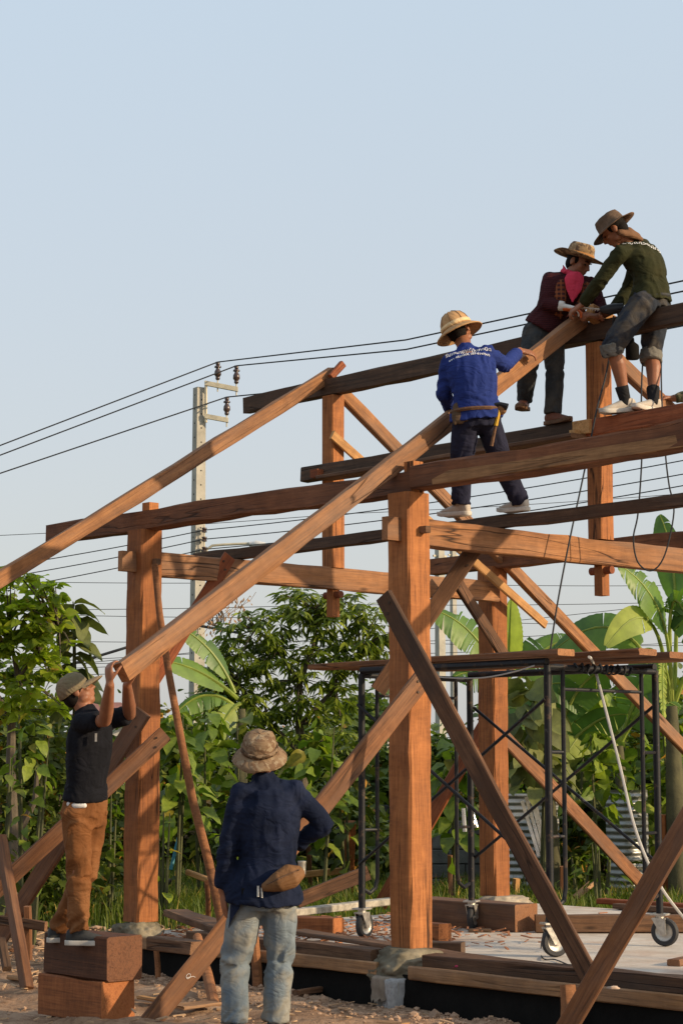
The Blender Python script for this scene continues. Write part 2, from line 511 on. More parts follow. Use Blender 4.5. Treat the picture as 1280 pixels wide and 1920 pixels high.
def tie(label, a, b1, seed):
    o = timber('tie_beam', W(a, 0.10, 3.075), W(a, b1, 3.085), 0.105, 0.185, M['tie'], label, 'beam', 'tie beams across the frame', seed=seed, wob=0.007, step=0.25)
    inv = o.matrix_basis.inverted()
    mb = MB(); mb.box(W(a, -0.16, 3.08), 0.055, 0.14, 0.155, E1, E2)
    link('tenon', mesh('tenon', [inv @ v for v in mb.v], mb.f, M['tie']), o)
    mb = MB(); mb.box(W(a + 0.12, 0.02, 3.08), 0.07, 0.045, 0.045, E1, E2)
    link('peg', mesh('peg', [inv @ v for v in mb.v], mb.f, M['mud']), o)
    return o
tie('weathered tie beam between the post by the black-shirted man and the post behind the scaffold', 0, SPAN - 0.1, 21)
tie('pale weathered tie beam that the man in the blue shirt stands on', BAY, SPAN - 0.1, 22)

o = timber('eave_beam', W(-1.25, 0, 3.40), W(2.97, 0, 3.40), 0.13, 0.15, M['beam'], 'long dark reddish eave beam running from the left over two posts', 'beam', 'eave beams', seed=31, wob=0.012, step=0.25)
o = timber('eave_beam', W(2.975, 0, 3.425), W(6.2, 0, 3.44), 0.135, 0.165, M['beam'], 'dark eave beam with a pale lower edge crossing before the legs of the man in blue', 'beam', 'eave beams', seed=32, wob=0.014, step=0.25)
# separate paler strip along the lower edge of this beam
inv = o.matrix_basis.inverted()
mb = MB(); R = random.Random(5)
n = 20
for i in range(n):
    pass
vs, fs = [], []
for i in range(n + 1):
    a = 3.18 + 3.0 * i / n
    hgt = 0.068 + 0.012 * noise.noise(V((a * 1.4, 2, 0)))
    if i == 0: hgt *= 0.4
    for (b, z) in ((-0.071, 3.358), (-0.0735, 3.362 + hgt), (-0.06, 3.364 + hgt), (-0.06, 3.352)):
        vs.append(inv @ W(a, b, z + 0.015 * i / n))
for i in range(n):
    for k in range(4):
        k2 = (k + 1) % 4
        fs.append((i * 4 + k, i * 4 + k2, i * 4 + 4 + k2, i * 4 + 4 + k))
fs += [(3, 2, 1, 0), tuple(n * 4 + k for k in range(4))]
M['palestrip'] = wood('pale_strip_wood', (0.20, 0.115, 0.06), (0.36, 0.22, 0.12), (0.5, 0.33, 0.19), blotch=0.3, stain=(0.13, 0.07, 0.04), stain_amt=0.5)
link('pale_strip', mesh('pale_strip', vs, fs, M['palestrip']), o)
timber('eave_beam', W(-0.9, SPAN, 3.38), W(5.5, SPAN, 3.40), 0.13, 0.15, M['beam'], 'far eave beam resting on the post behind the scaffold', 'beam', 'eave beams', seed=33, wob=0.01)

def kingpost(label, a, seed):
    o = timber('king_post', W(a, 1.985, 3.17), W(a, 1.985, 4.64), 0.14, 0.14, M['post'], label, 'post', 'king posts carrying the ridge', up=E2, seed=seed, wob=0.004)
    inv = o.matrix_basis.inverted()
    mb = MB(); mb.box(W(a, 1.985, 2.88), 0.075, 0.08, 0.24, E1, E2)
    link('tenon', mesh('tenon', [inv @ v for v in mb.v], mb.f, M['post']), o)
    mb = MB(); mb.tube([W(a - 0.1, 1.985, 2.945), W(a + 0.1, 1.985, 2.945)], 0.03, 10)
    link('peg', mesh('peg', [inv @ v for v in mb.v], mb.f, M['red']), o)
kingpost('king post under the left end of the ridge beam, with a pale batten nailed on', 0.0, 41)
kingpost('king post under the ridge beam beside the man in the olive shirt', BAY, 42)
timber('ridge_beam', W(-1.13, 1.985, 4.71), W(5.2, 1.985, 4.745), 0.10, 0.145, M['dark'], 'long dark ridge beam lying on the two king posts', 'beam', seed=45, wob=0.01)

# rafters
def raft(label, a, b0, z0, b1, z1, m=None, seed=0, wd=0.075, ht=0.115, grp='rafters of the roof'):
    return timber('rafter', W(a, b0, z0), W(a, b1, z1), wd, ht, m or M['rafter'], label, 'rafter', grp, seed=seed, wob=0.006, step=0.25, ends=0.012)
raft('long rafter at the left running down past the first post and out of the frame', -0.09, 2.06, 4.86, -1.9, 2.49, seed=51)
LOW = on_A(228, 1262, BAY - 0.09)
r2 = timber('rafter', LOW, W(BAY - 0.09, 1.93, 4.84), 0.075, 0.12, M['rafter'], 'long rafter being lifted into place by the man in the black shirt', 'rafter', 'rafters of the roof', seed=52, wob=0.006, step=0.25, ends=0.014)
pA, pB = on_A(640, 735, 0.02), on_A(1290, 1410, 0.02)
timber('rafter', pA, pB, 0.07, 0.115, M['rafter'], 'rafter on the far slope falling from the left king post past the back post', 'rafter', 'rafters of the roof', seed=53)
pA, pB = on_A(1128, 648, BAY + 0.02), on_A(1420, 925, BAY + 0.02)
timber('rafter', pA, pB, 0.07, 0.115, M['rafter'], 'short stretch of far rafter seen behind the legs of the man in olive', 'rafter', 'rafters of the roof', seed=54)
pA, pB = on_A(622, 815, 0.11), on_A(1022, 1172, 0.11)
timber('batten', pA, pB, 0.03, 0.085, M['pale'], 'thin pale orange batten nailed to the left king post', 'batten', seed=55, step=0.6)
mb = MB(); c = W(-0.02, 2.06, 4.90)
tag(timber('wood_wedge', W(0.0, 1.96, 4.80), W(0.02, 2.08, 4.93), 0.05, 0.06, M['red'], seed=56), 'small red wedge sticking up at the top of the left rafter', 'wedge')
tag(timber('wood_wedge', W(BAY + 0.03, 1.86, 4.86), W(BAY + 0.05, 2.10, 4.80), 0.07, 0.12, M['pale'], seed=57), 'pale block end at the ridge under the drill bit', 'wedge')

# walkway and joist
wk = timber('walkway_beam', W(-0.21, 1.845, 3.965), W(2.93, 1.845, 3.985), 0.09, 0.125, M['dark'], 'dark squared beam fixed to the king posts as a walkway, under the man in maroon', 'beam', seed=61, wob=0.008)
inv = wk.matrix_basis.inverted()
mb = MB(); mb.box(W(0.03, 1.77, 3.95), 0.09, 0.07, 0.07, E1, E2)
link('peg', mesh('peg', [inv @ v for v in mb.v], mb.f, M['red']), wk)
timber('walkway_plank', W(0.2, 1.69, 3.885), W(2.95, 1.69, 3.905), 0.18, 0.035, M['mud'], 'brown plank just below the dark walkway beam', 'plank', seed=62)
timber('walkway_beam', W(2.95, 1.86, 3.975), W(5.6, 1.86, 4.01), 0.2, 0.12, M['red'], 'reddish plank at the king post, under the white shoe of the man in olive', 'beam', seed=63)
mb = MB(); mb.box(W(2.93, 1.76, 3.98), 0.16, 0.05, 0.1, E1, E2); mb.box(W(2.90, 1.72, 3.93), 0.05, 0.1, 0.05, E1, E2)
tag(mb.build('nailing_block', M['pale'], None, None), 'pale splintered nailing block where the walkway meets the king post', 'block')
timber('joist', W(-0.55, 0.95, 3.215), W(5.6, 0.95, 3.225), 0.07, 0.09, M['dark'], 'long dark joist across the tie beams, under the right shoe of the man in blue', 'beam', seed=64, wob=0.008)

# braces
M['nail'] = plain('rusty_nail', (0.06, 0.04, 0.03), 0.6, 0.6, var=0.3)
def brace(label, P, Q, m, seed, wd=0.04, ht=0.125, up=None, grp='diagonal braces of the frame'):
    o = timber('brace', P, Q, wd, ht, m, label, 'brace', grp, seed=seed, wob=0.004, step=0.35, ends=0.008, up=up or UP)
    inv = o.matrix_basis.inverted(); L = (V(Q) - V(P)).length
    ys = 1 if (inv @ V((0, 0, EYE))).y > 0 else -1
    for x, z in ((0.07, 0.022), (0.12, -0.025)):
        mb = MB(); mb.tube([V((x, ys * (wd / 2 - 0.004), z)), V((x, ys * (wd / 2 + 0.006), z))], 0.009, 8)
        link('nail_head', mesh('nail_head', mb.v, mb.f, M['nail']), o)
    return o
BR_F = on_z(1116, 1852, 0.25)
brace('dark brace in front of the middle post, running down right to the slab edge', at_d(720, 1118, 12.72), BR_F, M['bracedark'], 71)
brace('light brown brace crossing in front of the dark one at the slab edge', at_d(1312, 1498, 10.6), on_z(1036, 1972, -0.02), M['brace'], 72, ht=0.115)
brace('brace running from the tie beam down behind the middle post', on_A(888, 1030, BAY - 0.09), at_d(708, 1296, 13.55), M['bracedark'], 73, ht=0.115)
brace('long brown brace behind the man in the indigo shirt, chalk marked near its foot', at_d(796, 1268, 12.83), on_z(268, 1934, -0.02), M['brace'], 74, ht=0.13)
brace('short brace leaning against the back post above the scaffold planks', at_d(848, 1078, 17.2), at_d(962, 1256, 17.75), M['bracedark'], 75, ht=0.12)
brace('orange-brown brace from the foot of the back post down to the right', at_d(926, 1362, 18.2), at_d(1236, 1692, 20.4), M['brace'], 76, ht=0.15)
brace('dark red brace from the back post down to the left behind the middle post', at_d(922, 1338, 18.6), at_d(712, 1698, 19.3), M['red'], 77, ht=0.15)
brace('weathered brace across the first post behind the man in the black shirt', at_d(310, 1376, 14.72), at_d(-130, 1782, 14.4), M['brace'], 78, ht=0.125)
brace('brown brace below the other, ending at the first post with a split top', at_d(268, 1335, 14.86), at_d(-20, 1790, 15.1), M['brace'], 79, ht=0.14)
brace('orange lit brace end sticking up behind the lifted rafter', on_A(430, 1042, 0.075), at_d(272, 1300, 15.34), M['red'], 80, ht=0.11)
brace('leaning board with a reddish face at the left edge of the site', at_d(2, 1575, 14.1), at_d(52, 1860, 13.2), M['brace'], 81, ht=0.14, wd=0.06, grp='boards at the left edge of the site')
timber('rail_board', at_d(-30, 1722, 14.3), at_d(86, 1738, 14.1), 0.04, 0.07, M['mud'], 'low dark crosspiece at the left edge of the site', 'board', seed=82)
timber('stake', at_d(52, 1700, 14.2), at_d(54, 1800, 14.2), 0.05, 0.05, M['brace'], 'small upright stake by the leaning board at the left', 'stake', 'stakes driven around the site', seed=83)
timber('stake', at_d(2, 1762, 13.8), at_d(14, 1818, 13.6), 0.06, 0.05, M['dark'], 'dark stubby prop leg at the lower left', 'stake', 'stakes driven around the site', seed=84)

# leaning round pole
pts = [at_d(290, 1058, 14.95), at_d(299, 1150, 14.9), at_d(316, 1260, 14.8), at_d(338, 1380, 14.7), at_d(361, 1500, 14.6), at_d(392, 1620, 14.5), at_d(424, 1770, 14.35)]
mb = MB(); base = on_z(424, 1770, 0.25)
mb.tube(pts, [0.024, 0.026, 0.027, 0.029, 0.031, 0.033, 0.035], 10)
tag(mb.build('round_pole', M['round'], None, None, True), 'bent round wooden pole leaning against the first post', 'pole')

# ================================================================== SITE TIMBER ON THE GROUND
timber('form_board', on_B(258, 1768, -0.245), on_B(708, 1817, -0.245), 0.03, 0.085, M['form'], 'pale formwork board from the first post to the middle stone', 'board', 'formwork boards along the slab edge', seed=91)
timber('form_board', on_B(768, 1826, -0.245), on_B(1340, 1888, -0.245), 0.03, 0.088, M['form'], 'pale formwork board running right from the middle stone', 'board', 'formwork boards along the slab edge', seed=92)
timber('ground_beam', W(0.75, -0.09, 0.295), W(2.68, -0.09, 0.295), 0.14, 0.09, M['mud'], 'dirty timber lying along the slab edge left of the middle post', 'timber', seed=93, wob=0.008)
timber('ground_beam', W(3.15, -0.09, 0.295), W(6.4, -0.09, 0.315), 0.14, 0.095, M['mud'], 'dirty timber lying along the slab edge right of the middle post', 'timber', seed=94, wob=0.008)
timber('loose_plank', on_z(556, 1748, 0.31), on_z(956, 1806, 0.31), 0.17, 0.03, M['mud'], 'long flat plank lying behind the middle post', 'plank', seed=95)
timber('loose_block', on_z(800, 1780, 0.30), on_z(868, 1782, 0.30), 0.12, 0.10, M['dark'], 'short dark timber beside the foot of the middle post', 'block', seed=96)
timber('loose_block', on_z(790, 1745, 0.31), on_z(834, 1750, 0.31), 0.12, 0.13, M['post2'], 'small reddish block behind the foot of the middle post', 'block', seed=97)
timber('loose_block', on_z(540, 1732, 0.32), on_z(634, 1738, 0.32), 0.14, 0.12, M['post2'], 'reddish block on the slab behind the man in indigo', 'block', seed=98)
timber('loose_plank', on_z(330, 1712, 0.36), on_z(425, 1745, 0.36), 0.20, 0.055, M['mud'], 'dark plank end lying over the slab edge beside the man in indigo', 'plank', seed=99)
timber('loose_plank', on_z(290, 1768, 0.32), on_z(372, 1778, 0.32), 0.14, 0.09, M['mud'], 'dark timber behind the formwork board near the first post', 'plank', seed=100)
timber('painted_plank', on_z(545, 1712, 0.29), on_z(735, 1690, 0.29), 0.12, 0.06, plain('chipped_white_paint', (0.34, 0.31, 0.26), 0.85, var=0.5, scale=14), 'chipped white painted plank on the slab by the scaffold wheel', 'plank', seed=101)
timber('leaning_board', at_d(556, 1690, 16.4), at_d(690, 1636, 16.6), 0.05, 0.12, M['bracedark'], 'dark red board propped at a slant behind the man in indigo', 'board', seed=102)
b0 = on_z(965, 1750, 0.25) + E2 * 0.13 + UP * 0.107
timber('squared_beam', b0 - E1 * 1.35, b0, 0.26, 0.21, M['brace'], 'big squared beam lying in front of the back post', 'timber', seed=103, wob=0.006)
timber('squared_beam', on_z(1003, 1732, 0.32), on_z(1320, 1732, 0.32), 0.14, 0.13, M['mud'], 'long beam lying across the slab behind the scaffold wheels', 'timber', seed=104)
timber('loose_plank', on_z(1125, 1690, 0.28), on_z(1330, 1703, 0.28), 0.12, 0.05, M['red'], 'thin plank on the slab at the right, the farther of two', 'plank', seed=105)
timber('loose_plank', on_z(1155, 1700, 0.28), on_z(1330, 1714, 0.28), 0.1, 0.05, M['mud'], 'thin plank on the slab at the right, the nearer of two', 'plank', seed=106)
timber('loose_block', on_z(1262, 1806, 0.275), on_z(1320, 1796, 0.275), 0.09, 0.045, M['brace'], 'small offcut on the slab at the right edge', 'block', seed=107)
timber('loose_block', on_z(878, 1745, 0.265), on_z(920, 1745, 0.265), 0.1, 0.03, M['dark'], 'thin dark packing under the scaffold wheel by the back post', 'block', seed=108)
timber('timber_strip', on_z(540, 1905, 0.02), on_z(760, 1925, 0.02), 0.1, 0.04, M['form'], 'narrow board half buried in the dirt at the bottom', 'board', seed=109)
# two stacked blocks the man stands on
nb = on_z(190, 1922, 0.0)
c0 = nb + E2 * 0.12
timber('stacked_block', c0 - E1 * 0.66 + UP * 0.125, c0 + UP * 0.125, 0.25, 0.25, M['post2'], 'reddish squared block at the bottom of the stack under the man in the black shirt', 'block', 'blocks stacked as a step', seed=111, wob=0.005, ch=0.006)
c1 = c0 + E2 * 0.03
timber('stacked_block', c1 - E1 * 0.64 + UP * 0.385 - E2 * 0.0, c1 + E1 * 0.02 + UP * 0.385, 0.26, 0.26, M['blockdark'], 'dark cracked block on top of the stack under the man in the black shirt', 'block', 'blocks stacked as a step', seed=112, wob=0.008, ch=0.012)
# chalk mark on the long brace
def stake_round(label, p, q, r, m=None):
    mb = MB(); mb.tube([p, p.lerp(q, 0.5) + V((0.006, 0, 0)), q], [r, r * 0.98, r * 0.9], 9)
    tag(mb.build('stake', m or M['round'], None, None, True), label, 'stake', 'stakes driven around the site')
stake_round('round peg against the formwork board left of the leaning brace', on_B(297, 1858, -0.32), on_B(291, 1762, -0.30), 0.022)
stake_round('round peg leaning in front of the slab edge beside the chalked brace', on_z(406, 1905, -0.02), on_B(370, 1758, -0.34), 0.036)
stake_round('knobbly peg between the legs of the man in indigo', on_B(484, 1885, -0.34), on_B(476, 1758, -0.31), 0.036)
stake_round('split peg against the formwork board where the braces cross', on_B(1066, 1925, -0.36), on_B(1064, 1848, -0.33), 0.05)
stake_round('short cut stump at the bottom edge near the crossed braces', on_z(1196, 1938, -0.02), on_z(1196, 1938, 0) + UP * 0.11, 0.05)
stake_round('thin stake in the grass beside the first post', on_z(390, 1728, 0.2), at_d(388, 1655, 15.6), 0.022)
timber('stake', on_z(651, 1704, 0.0), at_d(657, 1542, 20.9), 0.11, 0.11, M['post2'], 'square reddish stake in the grass left of the scaffold', 'stake', 'stakes driven around the site', seed=115)
timber('stake', on_z(584, 1697, 0.0), at_d(577, 1578, 21.3), 0.05, 0.04, M['brace'], 'thin stake with a crosspiece in the grass behind the man in indigo', 'stake', 'stakes driven around the site', seed=116)
timber('rail_board', at_d(562, 1641, 21.1), at_d(650, 1632, 21.0), 0.03, 0.07, M['pale'], 'pale crosspiece nailed between two stakes in the grass', 'board', seed=117)
timber('stake', at_d(845, 1690, 20.6), at_d(843, 1604, 20.6), 0.05, 0.05, M['brace'], 'thin stake beyond the slab right of the middle post', 'stake', 'stakes driven around the site', seed=118)
timber('stake', at_d(966, 1683, 20.8), at_d(968, 1648, 20.8), 0.06, 0.06, M['pale'], 'pale stake just right of the back post', 'stake', 'stakes driven around the site', seed=119)
timber('stake', at_d(1248, 1695, 20.8), at_d(1240, 1528, 20.8), 0.09, 0.07, M['post2'], 'orange stake beyond the slab at the right', 'stake', 'stakes driven around the site', seed=120)
timber('stake', at_d(1056, 1685, 20.9), at_d(1055, 1625, 20.9), 0.07, 0.06, M['brace'], 'short stake in the plants right of the scaffold leg', 'stake', 'stakes driven around the site', seed=121)
timber('loose_board', at_d(1078, 1684, 20.2), at_d(1110, 1656, 20.4), 0.09, 0.04, M['form'], 'grey board end sticking up from the plants', 'board', seed=122)
timber('loose_board', at_d(352, 1636, 19.0), at_d(394, 1652, 18.6), 0.05, 0.05, M['pale'], 'pale broken stick leaning in the grass by the round pole', 'stick', seed=123)

# black sheet along the slab face, sacks on the pedestals
M['black'] = plain('black_plastic', (0.007, 0.0065, 0.006), 0.85, var=0.5, scale=10, bump=0.5, bscale=9, spec=0.12)
def sheet(name, A0, A1, b, z0, z1, amp, m, n=60, k=5, seed=0.0):
    vs, fs = [], []
    for i in range(n + 1):
        for j in range(k + 1):
            a = A0 + (A1 - A0) * i / n; z = z0 + (z1 - z0) * j / k
            vs.append(W(a, b + amp * noise.noise(V((a * 3, z * 5, seed))) - 0.03 * (1 - j / k), z))
    for i in range(n):
        for j in range(k):
            q = i * (k + 1) + j
            fs.append((q, q + k + 1, q + k + 2, q + 1))
    return mesh(name, vs, fs, m, True)
tag(link('black_sheet', sheet('black_sheet', -0.2, 6.3, -0.215, -0.06, 0.215, 0.012, M['black'])), 'black plastic sheet lining the front face of the slab', 'sheet')
M['sack'] = plain('cement_sack_paper', (0.22, 0.18, 0.14), 0.9, var=0.25, scale=9, bump=0.5, bscale=22)
M['film'] = plain('plastic_film', (0.33, 0.33, 0.33), 0.45, var=0.35, scale=22, bump=0.5, bscale=30)
def drape(name, O, a, b, wd, z1, z0, seed, m, parent):
    """a paper or film sheet hung over the pedestal: folded over the top, ragged at the bottom"""
    vs, fs = [], []; n, k = 22, 14
    for i in range(n + 1):
        u = i / n
        bot = z0 + 0.045 * noise.noise(V((u * 5, seed, 0))) + 0.02 * noise.noise(V((u * 17, seed, 3)))
        for j in range(k + 1):
            t = j / k
            x = a + (u - 0.5) * wd * (1 + 0.12 * t * math.sin(seed))
            if t < 0.25: z = z1; y = b + 0.10 - 0.4 * t
            else: z = z1 + (bot - z1) * (t - 0.25) / 0.75; y = b - 0.012
            y -= 0.022 * (noise.noise(V((u * 6.5, t * 2, seed))) + 0.6 * abs(noise.noise(V((u * 13, t * 3, seed + 5))))) + 0.02 * t
            y += 0.09 * (2 * abs(u - 0.5)) ** 3
            vs.append(W(x, y, z + 0.008 * noise.noise(V((u * 9, t * 5, seed)))) - O)
    for i in range(n):
        for j in range(k):
            q = i * (k + 1) + j; fs.append((q, q + k + 1, q + k + 2, q + 1))
    link(name, mesh(name, vs, fs, m, True), parent)
def pedestal(label, a, seed):
    root = empty('pedestal', W(a, -0.15, 0), label, 'pedestal', 'concrete pedestals under the stones')
    mb = MB(); mb.box(W(a, -0.18, 0.05), 0.2, 0.2, 0.24, E1, E2)
    mb.build('block', M['conc'], root, root.location)
    drape('plastic_film', root.location, a + 0.04, -0.30, 0.15, 0.19, -0.05, seed + 1.7, M['film'], root)
    drape('cement_sack', root.location, a - 0.03, -0.325, 0.19, 0.20, 0.05, seed, M['sack'], root)
pedestal('concrete pedestal wrapped in a paper cement sack below the middle stone', BAY + 0.06, 3)
pedestal('concrete pedestal with a torn cement sack below the left stone', 0.12, 8)
# small litter on the slab edge
M['pink'] = plain('pink_cloth', (0.55, 0.05, 0.12), 0.9)
tag(blob('cloth_rag', on_B(879, 1812, -0.09), (0.085, 0.04, 0.018), M['pink'], 0.5, 3, seed=4), 'crumpled pink rag on the timber by the middle post', 'rag')
M['lump'] = plain('lump', (0.45, 0.33, 0.25), 0.9, bump=0.5)
tag(blob('mortar_lump', on_B(960, 1818, -0.09), (0.04, 0.025, 0.015), M['lump'], 0.4, 2, seed=6), 'small brown lump on the timber right of the pink rag', 'lump')
tag(blob('mortar_lump', on_z(1150, 1853, 0.30), (0.035, 0.02, 0.01), M['lump'], 0.5, 2, seed=7), 'tiny mortar crumb at the foot of the dark brace', 'lump')

# ------------------------------------------------------------------ scaffold
def steel_mat():
    g = G('scuffed_black_steel'); c = g.coord((1, 1, 1), rand=False)
    n1 = g.noise(c, 9, 5, 0.7); n2 = g.noise(c, 60, 3, 0.6)
    m1 = g.g(g.math('ADD', n1, g.math('MULTIPLY', n2, 0.25)), 0.70, 0.76)
    col = g.mix(m1, (0.007, 0.008, 0.011), (0.055, 0.035, 0.025))
    col = g.mix(g.g(n1, 0.28, 0.33, 0.7, 0), col, (0.12, 0.115, 0.11))
    g.set(Base_Color=col, Roughness=g.g(n1, 0.3, 0.7, 0.38, 0.62)); g.p.inputs['Specular IOR Level'].default_value = 0.3
    g.bump(n2, 0.1, 0.004)
    return g.m
M['steel'] = steel_mat()
M['zinc'] = plain('galvanised_steel', (0.50, 0.47, 0.42), 0.42, 0.75, var=0.25, scale=30)
M['tyre'] = plain('caster_rubber', (0.03, 0.03, 0.032), 0.7)
SA, SA2, SB0, SB1 = 3.2, 1.36, 1.02, 2.2
STOP = 2.2
root = empty('scaffold', W((SA + SA2) / 2, 1.6, SLABZ), 'black tubular steel scaffold on caster wheels, carrying planks', 'scaffold')
O = root.location
def sframe(a):
    f = MB()
    for b in (SB0, SB1): f.tube([W(a, b, 0.46), W(a, b, STOP + 0.01)], 0.0265, 10)
    f.tube([W(a, SB0, STOP), W(a, SB1, STOP)], 0.022, 10)
    fr = f.build('end_frame', M['steel'], root, O, True)
    for b, s in ((SB0, 1), (SB1, -1)):
        g = MB(); x = b + s * 0.16
        g.tube([W(a, b, 0.62), W(a, b + s * 0.08, 0.585), W(a, x - s * 0.02, 0.62), W(a, x, 0.70), W(a, x, 1.5), W(a, x, 2.0), W(a, x + s * 0.0, STOP)], 0.016, 8)
        g.tube([W(a, b, 1.05), W(a, x, 1.05)], 0.012, 7)
        g.tube([W(a, b, 1.62), W(a, x, 1.62)], 0.012, 7)
        g.build('ladder_tube', M['steel'], fr, (0, 0, 0) if False else O, True)
    g = MB(); g.tube([W(a, SB0 + 0.16, 2.05), W(a, SB1 - 0.16, 2.05)], 0.012, 7)
    g.build('rail', M['steel'], fr, O, True)
sframe(SA); sframe(SA2)
for b in (SB0, SB1):
    for (z0, z1) in ((1.98, 0.80), (0.80, 1.98)):
        g = MB(); off = 0.026 if z0 > z1 else 0.044
        bb = b - off if b == SB0 else b + off
        g.tube([W(SA, bb, z0), W(SA2, bb, z1)], 0.0125, 7)
        g.build('cross_brace', M['steel'], root, O, True)
    g = MB(); g.tube([W(SA, b, STOP + 0.035), W(SA2, b, STOP + 0.035)], 0.027, 9)
    g.build('rail', M['steel'], root, O, True)
for a in (SA, SA2):
    for b in (SB0, SB1):
        cp = W(a, b, 0)
        ang = {(SA, SB0): 0.35, (SA, SB1): -0.5, (SA2, SB0): 1.0, (SA2, SB1): 1.2}[(a, b)]
        D = V((math.cos(ang), math.sin(ang), 0)); N = V((-math.sin(ang), math.cos(ang), 0))
        fk = MB()
        fk.box(cp + UP * 0.475, 0.12, 0.10, 0.012, D, N)
        fk.tube([cp + UP * 0.47, cp + UP * 0.43], 0.032, 12)
        for s in (-1, 1):
            fk.add([cp + N * (s * 0.034) + D * x + UP * z + N * e for e in (-0.003, 0.003) for (x, z) in ((-0.05, 0.445), (0.05, 0.445), (0.055, 0.335), (0.015, 0.335))], [(0, 1, 2, 3), (7, 6, 5, 4), (0, 4, 5, 1), (1, 5, 6, 2), (2, 6, 7, 3), (3, 7, 4, 0)])
        fk.box(cp + UP * 0.445, 0.10, 0.075, 0.01, D, N)
        cs = fk.build('caster_fork', M['zinc'], root, O)
        wc = cp + D * 0.035 + UP * 0.352
        ty = MB(); ty.lathe([(0.062, -0.020), (0.09, -0.022), (0.099, -0.013), (0.101, 0), (0.099, 0.013), (0.09, 0.022), (0.062, 0.020)], wc, N, 28, False)
        wheel = ty.build('wheel', M['tyre'], root, O, True)
        rm = MB(); rm.lathe([(0.0, -0.012), (0.02, -0.024), (0.022, -0.014), (0.052, -0.012), (0.065, -0.021), (0.065, 0.021), (0.052, 0.012), (0.022, 0.014), (0.02, 0.024), (0.0, 0.012)], wc, N, 24, False)
        rm.build('rim', M['zinc'], wheel, O, True)
# planks on the scaffold
def splank(label, p, q, wd, seed, m=None):
    timber('scaffold_plank', p, q, wd, 0.045, m or M['tie'], label, 'plank', 'planks lying on the scaffold', seed=seed, step=0.5)
zt = STOP + 0.085
def on_zt(px, py): return on_z(px, py, zt)
splank('front scaffold plank reaching far out to the left', W(0.74, 1.12, zt), W(3.35, 1.05, zt + 0.01), 0.17, 131)
splank('scaffold plank with a bright sawn end, second from the front', W(0.85, 1.42, zt), W(3.75, 1.42, zt + 0.012), 0.2, 132, M['brace'])
splank('scaffold plank with its end just beyond the bright one', W(1.1, 1.72, zt), W(3.72, 1.78, zt), 0.17, 133, M['brace'])
splank('farthest scaffold plank, sticking out most to the right', W(1.2, 2.02, zt), W(3.78, 2.08, zt), 0.17, 134, M['tie'])
# ================================================================== PEOPLE
def loft(vs, fs, stations, n=14):
    """closed tube through stations (centre, side vector, half width, depth vector, half depth)"""
    base = len(vs)
    for (c, u, a, v, b) in stations:
        for k in range(n):
            t = 2 * math.pi * k / n
            vs.append(c + u * (a * math.cos(t)) + v * (b * math.sin(t)))
    m = len(stations)
    for i in range(m - 1):
        for k in range(n):
            k2 = (k + 1) % n
            fs.append((base + i * n + k, base + i * n + k2, base + (i + 1) * n + k2, base + (i + 1) * n + k))
    fs.append(tuple(base + k for k in range(n - 1, -1, -1)))
    fs.append(tuple(base + (m - 1) * n + k for k in range(n)))
def limb(vs, fs, pts, rs, n=12, round_ends=True, squash=1.0, side=None):
    """tapered rounded tube along a polyline"""
    pts = [V(p) for p in pts]; rs = list(rs)
    if round_ends:
        d0 = (pts[0] - pts[1]).normalized(); d1 = (pts[-1] - pts[-2]).normalized()
        pts = [pts[0] + d0 * rs[0] * 0.85, pts[0] + d0 * rs[0] * 0.5] + pts + [pts[-1] + d1 * rs[-1] * 0.5, pts[-1] + d1 * rs[-1] * 0.85]
        rs = [rs[0] * 0.45, rs[0] * 0.85] + rs + [rs[-1] * 0.85, rs[-1] * 0.45]
    st = []; u = None
    for i, p in enumerate(pts):
        t = (pts[min(i + 1, len(pts) - 1)] - pts[max(i - 1, 0)]).normalized()
        if u is None: u = V(side) - t * V(side).dot(t) if side is not None else t.orthogonal()
        else: u = u - t * u.dot(t)
        if u.length < 1e-5: u = t.orthogonal()
        u = u.normalized(); v = t.cross(u)
        st.append((p, u, rs[i], v, rs[i] * squash))
    loft(vs, fs, st, n)
def ball(vs, fs, c, rx, ry=None, rz=None, R=None, n=12):
    ry = ry or rx; rz = rz or rx
    R = R or Matrix.Identity(3)
    st = []
    for k in range(9):
        t = -math.pi / 2 * 0.97 + math.pi * 0.97 * k / 8
        st.append((V(c) + R @ V((0, 0, rz * math.sin(t))), R @ V((1, 0, 0)), rx * math.cos(t), R @ V((0, 1, 0)), ry * math.cos(t)))
    loft(vs, fs, st, n)
def remesh(name, vs, fs, voxel, smooth=3, m=None, fac=0.5):
    o = link('tmp', mesh('tmp', vs, fs))
    r = o.modifiers.new('r', 'REMESH'); r.mode = 'VOXEL'; r.voxel_size = voxel
    if smooth:
        s = o.modifiers.new('s', 'SMOOTH'); s.factor = fac; s.iterations = smooth
    dg = bpy.context.evaluated_depsgraph_get()
    me = bpy.data.meshes.new_from_object(o.evaluated_get(dg))
    me.name = name
    old = o.data
    bpy.data.objects.remove(o, do_unlink=True); bpy.data.meshes.remove(old)
    me.materials.clear()
    if m: me.materials.append(m)
    me.polygons.foreach_set('use_smooth', [True] * len(me.polygons))
    return me
def get_co(me):
    a = np.zeros(len(me.vertices) * 3, np.float32); me.vertices.foreach_get('co', a); return a.reshape(-1, 3)
def get_no(me):
    a = np.zeros(len(me.vertices) * 3, np.float32); me.vertices.foreach_get('normal', a); return a.reshape(-1, 3)
